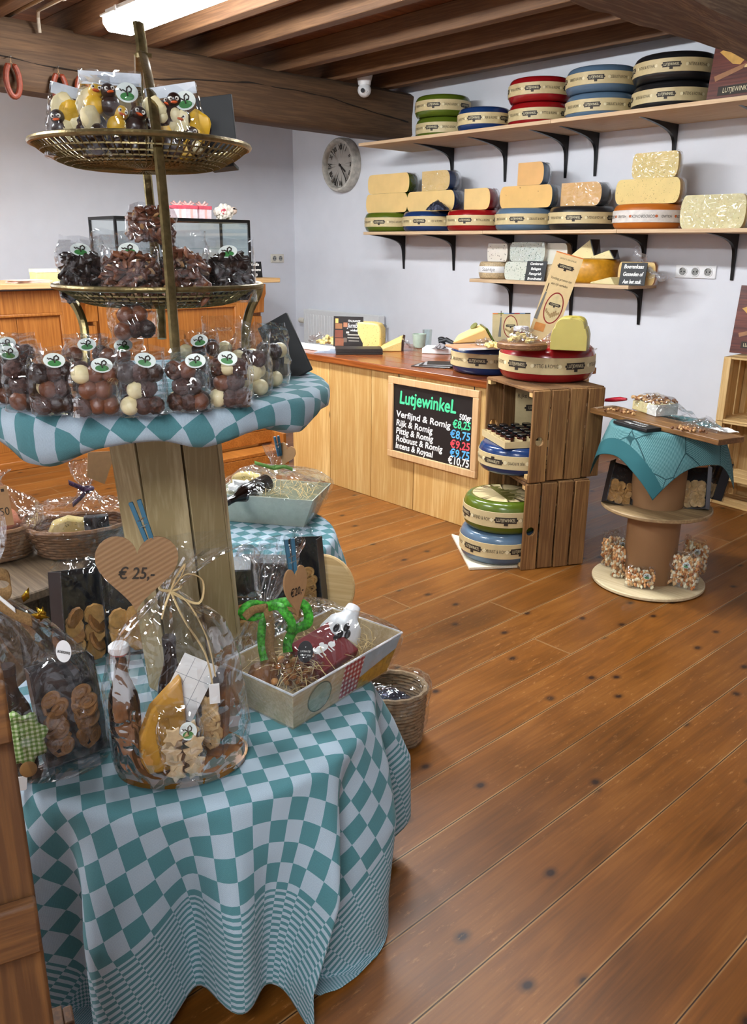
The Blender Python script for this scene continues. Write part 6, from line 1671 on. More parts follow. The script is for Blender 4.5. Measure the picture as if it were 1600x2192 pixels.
cluster_bag('bag of milk chocolate clusters left of the front pole on the middle dish', dz(283, -.115), 108*sc_, 132*sc_, 32, MILK, .0)
cluster_bag('bag of milk chocolate clusters right of the front pole on the middle dish', dz(402, -.10), 84*sc_, 140*sc_, 33, MILK, -.1, stick=False)
cluster_bag('bag of dark chocolate clusters at the right of the middle dish', dz(492, -.02), 104*sc_, 128*sc_, 34, DARKC, -.15)
cluster_bag('bag of dark clusters half hidden behind the front pole on the middle dish', dz(350, .03), 80*sc_, 118*sc_, 35, DARKC, 0, stick=False)
cluster_bag('bag of milk clusters at the back left of the middle dish, mostly hidden', dz(243, .03), 84*sc_, 142*sc_, 36, MILK, .2, fill=.5, stick=False)
c = dz(330, -.03); cluster_bag('bag of milk clusters lying on top of the others on the middle dish', V((c.x, c.y, MZ_+.107)), 92*sc_, 74*sc_, 37, MILK, .05, roll=.08, fill=.75)
c = dz(392, .07); t = thing('price_board', 'black price board leaning behind the milk clusters on the middle dish', 'sign', c, rot=(-.2, -.32, facing(c)-.3)); bbox('panel', (0, 0, .085), (.03, .008, .17), BLACK, t, .001); bbox('foot', (0, .02, .005), (.03, .04, .008), BLACK, t, .001)

# ------------------------------------------------------------- bags of chocolate animals on the top dish
YEL = pm('yellow_chocolate', '#d9a92c', .4, var=.08); WHC = TR[2]; DKC = pm('glossy_dark_chocolate', '#2e1a15', .28, var=.2); ORG = pm('orange_sugar', '#d85a24', .4); EYEW = pm('white_icing', '#f0ece2', .4)
def chick(label, c, rz, s, body, belly, group, kind):
    t = thing('chocolate_animal', label, 'chocolate figure', c, group=group, rot=(rnd.uniform(-.4, .3), rnd.uniform(-.4, .4), rz))
    if kind == 'slab':
        MB().ball((0, 0, .02*s), .022*s, 16, 10, bump=.25, seed=rnd.random()*9, sc=(1.1, .35, 1.15)).build('body', body, t)
        return t
    MB().ball((0, 0, .014*s), .0165*s, 14, 10, sc=(1, .85, 1.05)).ball((0, -.002*s, .036*s), .0125*s, 14, 10).build('body', body, t)
    if belly: MB().ball((0, -.0085*s, .013*s), .0115*s, 12, 8, sc=(.9, .7, 1.1)).build('belly', belly, t)
    for q in (-1, 1):
        e = MB().ball((q*.0052*s, -.0125*s, .039*s), .0036*s, 10, 8, sc=(1, .5, 1)).build('eye', EYEW, t)
        MB().ball((q*.0048*s, -.0146*s, .039*s), .0016*s, 8, 6).build('pupil', DKC, e)
    MB().ball((0, -.0145*s, .0335*s), .0042*s, 8, 6, sc=(1.5, 1.2, .6)).build('beak', ORG, t)
    return t
TZ_ = TOPC.z-.034; sct = depth(TOPC)/FPX
def tz(px, dd): p = PD(px, 312, depth(TOPC)+dd); return V((p.x, p.y, TZ_))
def animal_bag(desc, c, w, h, seed, rz, kinds, tilt=0, dp=.06, stickx=.2):
    rr = facing(c)+rz; t = thing('chocolate_bag', desc, 'bag of chocolates', c, group='chocolate animal bags on the top dish', rot=(0, tilt, rr)); r_ = random.Random(seed)
    M = MX.Translation(c) @ MX.Rotation(rr, 4, 'Z') @ MX.Rotation(tilt, 4, 'Y'); cols = 3 if w > .09 else 2
    for j in range(3):
        for i in range(cols if j < 2 else cols-1):
            k = r_.choice(kinds); x = (i-(cols-1)/2+(0 if j < 2 else .5)*0)*w*.30; p = M @ V((x, -dp*.18, .006+j*h*.23))
            b, bl, kd, tx = {'d': (DKC, None, 'c', 'dark chocolate bird with white eyes'), 'w': (DKC, WHC, 'c', 'dark chocolate bird with white belly'), 'y': (YEL, None, 'c', 'yellow chocolate chick'), 's': (WHC, None, 'slab', 'white chocolate slab figure'), 'k': (DKC, None, 'slab', 'dark chocolate slab figure'), 'g': (YEL, None, 'slab', 'yellow chocolate slab figure')}[k]
            chick(tx+' in the '+desc, p, rr+r_.uniform(-.4, .4), 1.0, b, bl, 'chocolates in the '+desc, kd)
            if r_.random() < .5:
                p3 = M @ V((x+r_.uniform(-.012, .012), -dp*.30, .012+j*h*.21+r_.uniform(0, .012))); q_ = r_.choice((DKC, WHC, YEL, DKC)); chick('small chocolate figure at the front of the '+desc, p3, rr+r_.uniform(-.5, .5), .8, q_, None, 'chocolates in the '+desc, 'slab')
            if r_.random() < .7:
                p2 = M @ V((x+r_.uniform(-.01, .01), dp*.22, .006+j*h*.22)); chick('chocolate figure at the back of the '+desc, p2, rr, 1.0, r_.choice((DKC, WHC, DKC)), None, 'chocolates in the '+desc, 'slab')
    cellobag(t, w*1.06, dp*1.12, h, seed, .60)
    top = MB().box((0, -.002, h*.93), (w*.98, .0025, h*.15)); top.build('folded_top', pm('milky_film_fold', '#cfd3da', .35), t)
    if stickx is not None: sticker(t, (stickx*w, -dp*.36, h*.76), .0185, .0175, (-.35, 0, 0))
    return t
animal_bag('left bag of chocolate birds', tz(140, -.06), 84*sct, 142*sct, 41, .15, 'sgskd', .18, stickx=None)
animal_bag('middle bag of chocolate birds', tz(247, -.12), 118*sct, 152*sct, 42, .0, 'dwyd', 0, stickx=.25)
animal_bag('narrow bag of chocolate birds', tz(200, -.01), 70*sct, 120*sct, 43, .1, 'dyd', .0, stickx=.0)
animal_bag('right bag of chocolate birds', tz(395, -.07), 104*sct, 142*sct, 44, -.1, 'gswk', -.16, stickx=.25)
animal_bag('hidden bag of chocolate birds', tz(335, .03), 76*sct, 118*sct, 45, -.05, 'yd', 0, stickx=None)
c = tz(472, .03); t = thing('price_board', 'black price board at the right of the top dish', 'sign', c, rot=(-.12, -.10, facing(c)-.25)); bbox('panel', (0, 0, .078), (.070, .008, .10), BLACK, t, .001); bbox('foot', (0, .02, .004), (.05, .04, .007), BLACK, t, .001)
# ================================================================== GIFT BAGS AND BASKETS ON THE CHEQUERED TABLES
NL = 56
def ell(c, rx, ry, rz=0, ph=0):
    c = V(c); return [c+V((rx*math.cos(a)*math.cos(rz)-ry*math.sin(a)*math.sin(rz), rx*math.cos(a)*math.sin(rz)+ry*math.sin(a)*math.cos(rz), 0)) for a in [2*PI*i/NL+ph for i in range(NL)]]
def poly(pts):
    pts = [V(p) for p in pts]; seg = [(pts[(i+1) % len(pts)]-pts[i]).length for i in range(len(pts))]; T = sum(seg); out = []
    for i in range(NL):
        d = T*i/NL; k = 0
        while d > seg[k]: d -= seg[k]; k += 1
        out.append(pts[k].lerp(pts[(k+1) % len(pts)], d/seg[k]))
    return out
def wrap(t, loops, seed, amp=.008, pleat=.2, neck=None, sub=5, nm='cellophane', mat=None, close=True):
    """cellophane through a list of loops (local coordinates); pleats gather towards the neck loop index"""
    mb = MB(); L_ = len(loops); rows = []
    for k in range(L_-1):
        p0, p1, p2, p3 = loops[max(k-1, 0)], loops[k], loops[k+1], loops[min(k+2, L_-1)]
        for s in range(sub):
            f = s/sub
            rows.append((k+f, [.5*((2*p1[i])+(p2[i]-p0[i])*f+(2*p0[i]-5*p1[i]+4*p2[i]-p3[i])*f*f+(3*p1[i]-p0[i]-3*p2[i]+p3[i])*f**3) for i in range(NL)]))
    rows.append((L_-1, loops[-1]))
    for kk, row in rows:
        c = sum(row, V((0, 0, 0)))/NL
        pf = 0 if neck is None else math.exp(-((kk-neck)/1.7)**2)
        for i, p in enumerate(row):
            d = p-c; q = p*24+V((seed*5.1, seed*2.3, 0)); e = NZ.noise(q)*amp+NZ.noise(q*2.6)*amp*.6
            pl = 1+pleat*pf*((abs(math.sin(i*PI*11/NL+seed))-.6)*.9+math.sin(i*2*PI*19/NL+seed*2)*.3)
            dn = d.normalized() if d.length > 1e-6 else V((0, 0, 0))
            mb.v.append(c+d*pl+dn*e*(.4+.6*min(1, kk))+V((0, 0, NZ.noise(q*.7+V((9, 9, 9)))*amp*(.8 if kk > .5 else 0))))
    for j in range(len(rows)-1):
        for i in range(NL):
            k = (i+1) % NL; mb.f.append([j*NL+i, j*NL+k, (j+1)*NL+k, (j+1)*NL+i]); mb.mi.append(0); mb.rn.append(.5)
    if close: mb.f.append(list(range(NL-1, -1, -1))); mb.mi.append(0); mb.rn.append(.5)
    return mb.build(nm, mat or FILM2, t, smooth=14)
def smooth_path(pts, k=6):
    pts = [V(p) for p in pts]; out = []
    for i in range(len(pts)-1):
        p0, p1, p2, p3 = pts[max(i-1, 0)], pts[i], pts[i+1], pts[min(i+2, len(pts)-1)]
        for s in range(k):
            f = s/k; out.append(.5*((2*p1)+(p2-p0)*f+(2*p0-5*p1+4*p2-p3)*f*f+(3*p1-p0-3*p2+p3)*f**3))
    return out+[pts[-1]]
def frame_at(c): return facing(c)
BURLAP = pm('burlap_ribbon', '#8a6a42', .9, var=.25, scale=300, bump=.4)
RAFFIA = pm('pale_raffia', '#cdb382', .7)
GRASSR = pm('bright_green_grass_ribbon', '#3f9a2a', .6, var=.7, scale=120)
CORR = None
def corrugated():
    m, nt, b = newmat('corrugated_card'); tc = nd(nt, 'ShaderNodeTexCoord'); mp = nd(nt, 'ShaderNodeMapping', inp={'Rotation': (0, .55, 0)}); L(nt, tc.outputs['Object'], mp.inputs[0])
    wv = nd(nt, 'ShaderNodeTexWave', bands_direction='Z', inp={'Scale': 38.0, 'Distortion': .3}); L(nt, mp.outputs[0], wv.inputs['Vector'])
    r = ramp(nt, [(.2, '#8a6848'), (.8, '#957350')]); L(nt, wv.outputs['Fac'], r.inputs[0]); L(nt, r.outputs[0], b.inputs['Base Color']); b.inputs['Roughness'].default_value = .8
    bp = nd(nt, 'ShaderNodeBump', inp={'Strength': .3, 'Distance': .002}); L(nt, wv.outputs['Fac'], bp.inputs['Height']); L(nt, bp.outputs[0], b.inputs['Normal']); return m
CORR = corrugated()
PEGM = pm('petrol_blue_painted_wood', '#2f6078', .55, var=.12)
def heart_pts(w, h):
    out = []
    for i in range(48):
        a = 2*PI*i/48; x = 16*math.sin(a)**3; y = 13*math.cos(a)-5*math.cos(2*a)-2*math.cos(3*a)-math.cos(4*a); out.append((x/32*w, (y+2.5)/29*h))
    return out
XZ = MX(((1, 0, 0, 0), (0, 0, -1, 0), (0, 1, 0, 0), (0, 0, 0, 1)))       # polygon xy -> upright xz
def peg(label, c, rot, ln=.075):
    t = thing('clothes_peg', label, 'clothes peg', c, rot=rot)
    for s_ in (-1, 1):
        mb = MB(); mb.hexa([(s_*.0045-.004, -.005, -ln*.45), (s_*.0045+.004, -.005, -ln*.45), (s_*.0045+.004, .005, -ln*.45), (s_*.0045-.004, .005, -ln*.45)], [(s_*.0075-.004, -.005, ln*.55), (s_*.0075+.004, -.005, ln*.55), (s_*.0075+.004, .005, ln*.55), (s_*.0075-.004, .005, ln*.55)])
        mb.build('peg_half', PEGM, t, bevel=.001)
    MB().tube([(.010*math.cos(k*.6), .0062*math.sin(k*.6)*1.05, -.006+.0012*k) for k in range(24)], .0009, 5).build('spring', STEEL, t)
    return t
def heart(label, c, rot, w, h, txt, tsize, name='price_tag', mat=None):
    t = thing(name, label, 'price tag', c, rot=rot)
    MB().prism(heart_pts(w, h), .004, XZ @ MX.Translation((0, 0, -.002))).build('card', mat or CORR, t, bevel=.0006)
    words(t, txt, 0, .002, tsize, INK, -.0035, .85, shear=.15, bold=.0005)
    return t
BROWNG = pm('dark_brown_bottle_glass', '#140a06', .15)
def bottle(label, c, h, r, swing=False, cat='bottle', group=None, labelmat=None, rot=None):
    t = thing('bottle', label, cat, c, group=group, rot=rot)
    MB().lathe([(0, 0), (r*.92, 0), (r, .006), (r, h*.52), (r*.9, h*.60), (r*.5, h*.74), (r*.42, h*.80), (r*.42, h*.93), (0, h*.93)], 28).build('glass', BROWNG, t)
    if swing:
        MB().lathe([(r*.4, h*.93), (r*.52, h*.935), (r*.52, h*.95), (r*.4, h*.955)], 20).build('red_seal', pm('red_rubber', '#9a2018', .5), t)
        MB().lathe([(0, h*.95), (r*.6, h*.95), (r*.66, h*.965), (r*.64, h*1.0), (r*.5, h*1.015), (0, h*1.02)], 24).build('porcelain_cap', WHITEP, t)
        MB().tube([(-r*.45, 0, h*.82), (-r*.7, -r*.2, h*.88), (-r*.3, -r*.62, h*.985), (r*.3, -r*.62, h*.985), (r*.7, -r*.2, h*.88), (r*.45, 0, h*.82)], .0012, 6).tube([(0, -r*.5, h*.80), (0, -r*.72, h*.90), (0, -r*.66, h*.98)], .0012, 6).build('wire_bail', STEEL, t)
    else: MB().lathe([(0, h*.92), (r*.46, h*.92), (r*.46, h*.99), (r*.4, h), (0, h)], 24).build('cap', pm('dark_cap', '#1a1416', .35), t)
    if labelmat: MB().lathe([(r*1.01, h*.12), (r*1.012, h*.13), (r*1.012, h*.45), (r*1.01, h*.46)], 24, a0=-PI*.9, a1=-PI*.1).build('paper_label', labelmat, t)
    return t
ZT = TZN+.0025
def at(px, py, z=None): return PZ(px, py, z if z is not None else ZT)

# ------------------------------------------------------------ N1: tied bag with the heart
c1 = at(392, 1632); r1 = facing(c1)
def loc(c, r, x, y, z): return V(c)+MX.Rotation(r, 3, 'Z') @ V((x, y, z))
RX, RY = 143/FPX*depth(c1), .098
hn = vz(392, 1632, ZT, 1262)-ZT
t = thing('gift_bag', 'clear tied gift bag with raffia bow, bottle, cheese and biscuits at the table front', 'gift bag', c1, r1)
FANC = MX.Rotation(-r1, 3, 'Z') @ (PD(440, 1105, depth(c1)+.06)-c1)
wrap(t, [ell((0, 0, .003), RX*.93, RY*.95), ell((0, 0, .04), RX*1.0, RY), ell((-.003, 0, .13), RX*1.02, RY*1.0), ell((-.005, 0, .22), RX*.95, RY*.95), ell((0, 0, .30), RX*.72, RY*.75), ell((.0, .01, hn-.03), RX*.30, RY*.32), ell((0, .012, hn), .016, .014), ell((FANC.x*.5, .03, hn+.05), .05, .035), ell((FANC.x, .05, FANC.z), .10, .05)], 3, .004, .30, neck=6)
MB().lathe([(0, .001), (RX*.88, .001), (RX*.95, .006), (RX*.97, .018), (RX*.93, .018), (RX*.88, .006), (0, .005)], 44, fn=lambda p, a, r, z: V((p.x, p.y*RY/RX, p.z))).build('tray', pm('gold_lacquer_tray', '#8a5a1c', .25, .6), t)
# raffia bow
nk = V((0, .012, hn)); rb = MB()
rb.tube([nk+V((.020*math.cos(a), .018*math.sin(a), 0)) for a in [2*PI*k/16 for k in range(16)]], .0028, 6, closed=True)
for pts in ([(0, -.018, 0), (.03, -.03, .035), (.06, -.02, .015), (.05, -.02, -.03), (0, -.02, -.002)], [(0, -.018, 0), (.02, -.03, .03), (.03, -.03, .055), (.012, -.025, .03), (0, -.02, 0)], [(0, -.018, 0), (.02, -.04, -.05), (.055, -.05, -.12), (.066, -.055, -.19)], [(0, -.018, 0), (.03, -.035, -.02), (.06, -.045, -.09), (.072, -.055, -.17)], [(0, -.018, 0), (-.012, -.03, -.025), (-.02, -.03, -.05)]):
    rb.tube(smooth_path([nk+V(p) for p in pts]), .0024, 6, flat=.5)
rb.build('raffia_bow', RAFFIA, t)
MB().box(nk+V((.068, -.058, -.205)), (.020, .002, .042)).build('white_hang_tag', WHITEPAPER, t)
b = bottle('swing top bottle with porcelain cap inside the front gift bag', loc(c1, r1, -.088*RX/.115, .012, .0065), .262, .030, True)
bottle('second dark bottle at the back of the front gift bag', loc(c1, r1, -.010, .055, .0065), .25, .030)
# golden cheese wedge standing on its side
p = loc(c1, r1, -.030*1.0, -.035, .007); t = thing('cheese_wedge', 'golden yellow cheese wedge standing upright in the front gift bag', 'cheese', p, rot=(-.1, 0, r1+.15))
pr = [(-.035, 0), (.02, 0), (.045, .10), (.042, .19), (.025, .175), (-.02, .135), (-.045, .08), (-.048, .03)]
MB().prism(pr, -.035, XZ).build('wedge', pm('golden_cheese_rind', '#c08a26', .35, var=.1, scale=20), t, bevel=.006, seg=3)
p = loc(c1, r1, -.005, .0, .12); t = thing('paper_card', 'white squared paper card leaning in the front gift bag', 'card', p, rot=(-.25, .55, r1))
bbox('card', (0, 0, .05), (.075, .0015, .12), WHITEPAPER, t, 0); mb = MB()
for k in (-1, 1): mb.box((.014*k, -.001, .05), (.0008, .0006, .118)); mb.box((0, -.001, .05+.02*k), (.074, .0006, .0008))
mb.build('printed_grid', pm('grey_ink', '#8a8d94', .6), t)['kind'] = 'stuff'
p = loc(c1, r1, .052, .000, .007)
open_carton('slim black carton of palmier biscuits in the front gift bag', p, r1-.35, .12, .060, .175, .04, 0, 12, 'biscuit cartons in the gift bags', 'palmier biscuit in the slim black carton of the front gift bag', [BISC[2]], kind='palmier', r=.024, fillh=.62, name='gift_carton', roll=.05)
p = loc(c1, r1, .004, -.062, .007); rr = r1
t = thing('cookie_bag', 'small bag of star cookies with round sticker in the front gift bag', 'bag of cookies', p, rot=(-.12, -.06, rr)); r_ = random.Random(77); M = MX.Translation(p) @ MX.Rotation(rr, 4, 'Z')
for j in range(5):
    for i in range(2):
        q = M @ V((-.019+.036*i+r_.uniform(-.004, .004), -.004+r_.uniform(-.006, .008), .018+.021*j))
        biscuit('star', 'pale star shaped cookie in the small stickered bag of the front gift bag', 'star cookies in the front gift bag', q, (PI/2+r_.uniform(-.6, .5), r_.uniform(-.5, .5), r1+r_.uniform(-.5, .5)), pm('pale_shortbread', '#c9ab80', .7, var=.12, scale=80, bump=.2), .021, .008)
cellobag(t, .085, .045, .155, 9, .65)
sticker(t, (.016, -.022, .105), .0165, .0175, (-.2, .1, 0))
# heart tag and peg in front of the bag
pt = PD(293, 1228, depth(c1)+.0); ph = PD(293, 1230, depth(loc(c1, r1, 0, 0, .3))-.09)
sc = depth(ph)/FPX
heart('brown corrugated cardboard heart price tag reading 25 euro', ph, (-.15, .10, facing(ph)), 172*sc, 168*sc, '€ 25,-', 36*sc)
pp = PD(309, 1128, depth(ph)-.006); peg('petrol blue clothes peg holding the big heart price tag', pp, (-.1, -.26, facing(pp)), 108*sc)

# ------------------------------------------------------------ N2: tied bag at the left edge
c2 = at(128, 1628); r2 = facing(c2); sc2 = depth(c2)/FPX
hn2 = vz(60, 1628, ZT, 1235)-ZT; NX = -(128-20)*sc2
t = thing('gift_bag', 'clear tied gift bag with burlap bow and gold leaves at the left picture edge', 'gift bag', c2, r2)
wrap(t, [ell((0, 0, .003), .098, .075), ell((0, 0, .05), .104, .08), ell((-.004, 0, .15), .100, .078), ell((-.02, 0, .24), .085, .07), ell((NX*.6, 0, .32), .055, .05), ell((NX, 0, hn2), .016, .016), ell((NX, 0, hn2+.06), .05, .035), ell((NX-.01, .01, hn2+.13), .07, .045)], 5, .004, .30, neck=5)
nk = V((NX, -.016, hn2))
mb = MB()
for pts, w in (([(0, 0, 0), (.025, -.02, .03), (.055, -.02, .022), (.05, -.02, -.01), (.0, -.012, -.004)], .022), ([(0, -.01, 0), (-.03, -.02, .03), (-.05, -.02, .01), (-.02, -.012, -.002)], .022), ([(0, -.012, 0), (.03, -.03, -.022), (.06, -.04, -.045), (.085, -.045, -.06)], .022)):
    pth = smooth_path([nk+V(p) for p in pts]); mb.ribbon(pth, [V((0, .006, w))]*len(pth))
solidmesh(mb.build('burlap_bow', BURLAP, t), .0012)
mb = MB(); pth = smooth_path([nk+V(p) for p in [(0, -.014, 0), (.02, -.034, .018), (.03, -.036, .0), (.06, -.046, -.035)]]); mb.ribbon(pth, [V((0, .002, .009))]*len(pth)); solidmesh(mb.build('lace_trim', WHITEPAPER, t), .001)
GOLD = pm('shiny_gold_foil', '#b08a2c', .25, .9)
mb = MB()
for k, (x, z, a) in enumerate(((.075, -.02, .4), (.085, -.045, 1.9), (.10, -.062, .2), (.11, -.058, -.5))):
    M = MX.Translation(nk+V((x, -.05, z))) @ MX.Rotation(a, 4, 'Y')
    mb.add([(0, 0, 0), (.007, -.003, .012), (0, -.004, .032), (-.007, -.003, .012)], [(0, 1, 2, 3)], M)
solidmesh(mb.build('gold_leaves', GOLD, t), .0008)
q = V((.030, -.074, .275)); n = 24
s_ = MB(); M = MX.Translation(q) @ MX.Rotation(-.25, 4, 'X'); s_.add([(.0135*math.cos(2*PI*i/n), 0, .021*math.sin(2*PI*i/n)) for i in range(n)], [tuple(range(n))], M); so = s_.build('oval_sticker', WHITEP, t, smooth=0)
mb = MB(); put_text(mb, 'BOERDERIJ', .0062, M @ MX.Translation((0, -.0006, -.002)) @ MX.Rotation(.35, 4, 'Y'), sx=.75, bold=.0002); mb.build('sticker_lettering', INK, so, smooth=0)['kind'] = 'stuff'
bottle('dark red bottle in the left gift bag', loc(c2, r2, -.072, -.01, .0055), .23, .034, labelmat=None)
GING = None
def gingham():
    m, nt, b = newmat('green_white_gingham'); tc = nd(nt, 'ShaderNodeTexCoord'); sp = nd(nt, 'ShaderNodeSeparateXYZ'); L(nt, tc.outputs['Object'], sp.inputs[0]); out = []
    for ax in ('X', 'Z'):
        a = nd(nt, 'ShaderNodeMath', operation='MULTIPLY', inp={1: 110.0}); L(nt, sp.outputs[ax], a.inputs[0]); f = nd(nt, 'ShaderNodeMath', operation='FRACT'); L(nt, a.outputs[0], f.inputs[0]); g = nd(nt, 'ShaderNodeMath', operation='GREATER_THAN', inp={1: .5}); L(nt, f.outputs[0], g.inputs[0]); out.append(g)
    ad = nd(nt, 'ShaderNodeMath', operation='ADD'); L(nt, out[0].outputs[0], ad.inputs[0]); L(nt, out[1].outputs[0], ad.inputs[1]); h = nd(nt, 'ShaderNodeMath', operation='MULTIPLY', inp={1: .5}); L(nt, ad.outputs[0], h.inputs[0])
    r = ramp(nt, [(0, '#cfd6b4'), (.5, '#8fa868'), (1, '#5f8038')]); L(nt, h.outputs[0], r.inputs[0]); L(nt, r.outputs[0], b.inputs['Base Color']); b.inputs['Roughness'].default_value = .9; return m
GING = gingham()
mb = MB(); cc = loc(c2, r2, -.068, -.04, .0)
t = thing('gingham_cloth', 'green gingham cloth cap over the jar in the left gift bag', 'cloth', loc(c2, r2, -.062, -.050, .112), r2)
mb.grid(lambda u, v: (.045*v*math.cos(2*PI*u)*(1+.12*math.sin(2*PI*u*8)*v), -.012+.008*NZ.noise(V((u*8, v*3, 1))), .0+.058*v*math.sin(2*PI*u)*(1+.12*math.sin(2*PI*u*8)*v)-.010*v), 40, 6, closed=True); solidmesh(mb.build('cloth', GING, t, smooth=25), .001)
MB().ball((.005, -.015, -.075), .016, 14, 8, sc=(1, .2, 1.1)).build('brown_seal', pm('kraft_seal', '#9a7240', .7), t)
MB().box((-.002, -.012, -.105), (.034, .0015, .030), MX.Rotation(.15, 4, 'Y')).build('white_label', WHITEPAPER, t)
p = loc(c2, r2, .038, -.018, .006)
open_carton('black carton of palmier biscuits in the left gift bag', p, r2+.18, .18, .125, .20, .05, 0, 15, 'biscuit cartons in the gift bags', 'palmier biscuit in the black carton of the left gift bag', [BISC[1]], kind='palmier', r=.027, fillh=.62, name='gift_carton', roll=-.03)
pk = PD(-2, 1085, depth(c2)+.02); t = thing('price_tag', 'kraft price card ending in 50 at the left picture edge', 'price tag', pk, rot=(0, -.05, facing(pk)))
bbox('card', (0, 0, 0), (.044, .002, .085), KRAFT, t, 0); words(t, '12,50', -.003, -.012, .024, INK, -.0016, .8); bbox('black_mark', (.012, -.0014, .034), (.006, .001, .006), INK, t, 0)

# ------------------------------------------------------------ cartons and biscuits at the back of the near table
p = at(196, 1425); open_carton('black carton of cookies standing behind the left gift bag', p, facing(p)+.5, .25, .13, .24, .06, 0, 21, 'black cartons at the back of the near table', 'round cookie in the black carton behind the left gift bag', [BISC[1], BISC[0]], r=.028, fillh=.5, roll=.18)
p = at(300, 1400); open_carton('black carton of cookies behind the big heart price tag', p, facing(p)+.1, .2, .15, .22, .06, 0, 22, 'black cartons at the back of the near table', 'round cookie in the black carton behind the heart price tag', [BISC[0]], r=.027, fillh=.4)
p = at(455, 1385); t = thing('biscuit_carton', 'dark carton in crinkled film right of the heart price tag', 'biscuit box', p, facing(p)-.1, 'black cartons at the back of the near table')
bbox('carton', (0, .03, .11), (.22, .10, .22), BLACKCARD, t, .004)
wrap(t, [poly([(-.12, -.03, .004), (.12, -.03, .004), (.12, .09, .004), (-.12, .09, .004)]), poly([(-.122, -.035, .12), (.122, -.035, .12), (.122, .09, .12), (-.122, .09, .12)]), poly([(-.125, -.035, .225), (.125, -.035, .225), (.125, .09, .225), (-.125, .09, .225)]), poly([(-.08, 0, .26), (.08, 0, .26), (.08, .05, .26), (-.08, .05, .26)])], 12, .010, .0)
p = at(575, 1352); t = thing('biscuit_carton', 'wide black carton in crinkled film behind the printed gift box', 'biscuit box', p, facing(p)-.15, 'black cartons at the back of the near table')
bbox('carton', (0, .03, .10), (.15, .07, .20), BLACKCARD, t, .004)
wrap(t, [poly([(-.08, -.01, .004), (.08, -.01, .004), (.08, .07, .004), (-.08, .07, .004)]), poly([(-.085, -.012, .12), (.085, -.012, .12), (.085, .075, .12), (-.085, .075, .12)]), poly([(-.085, -.012, .21), (.085, -.012, .21), (.085, .075, .21), (-.085, .075, .21)]), poly([(-.05, .01, .24), (.05, .01, .24), (.05, .04, .24), (-.05, .04, .24)])], 19, .010, .0)
p = at(505, 1420); t = thing('cookie_bag', 'film bag of big brown palmier biscuits left of the printed gift box', 'bag of cookies', p, facing(p)+.1)
r_ = random.Random(4); M = MX.Translation(p) @ MX.Rotation(facing(p)+.1, 4, 'Z')
for j in range(4):
    for i in range(2):
        q = M @ V((-.026+.052*i, -.006+.02*(j % 2), .034+.03*j)); biscuit('palmier', 'big brown palmier biscuit in the film bag left of the printed box', 'palmier biscuits in the film bag', q, (PI/2+r_.uniform(-.4, .3), r_.uniform(-.5, .5), facing(p)+r_.uniform(-.4, .4)), BISC[j % 2], .031, .011)
cellobag(t, .135, .07, .19, 17, .75, mat=FILM2)

# ------------------------------------------------------------ N5: printed gift box with green ribbon
f0 = at(629, 1560); f1 = at(829, 1436); eu = (f1-f0); eu.z = 0; LU = eu.length; eu.normalize(); ev = V((-eu.y, eu.x, 0))
if ev.dot(V((f0.x, f0.y, 0))) < 0: ev = -ev
LV = .185; hb = .098; fl = .020
rzb = math.atan2(eu.y, eu.x)
t = thing('gift_box', 'printed wooden gift box in cellophane with green grass ribbon on the table edge', 'gift box', f0, rzb)
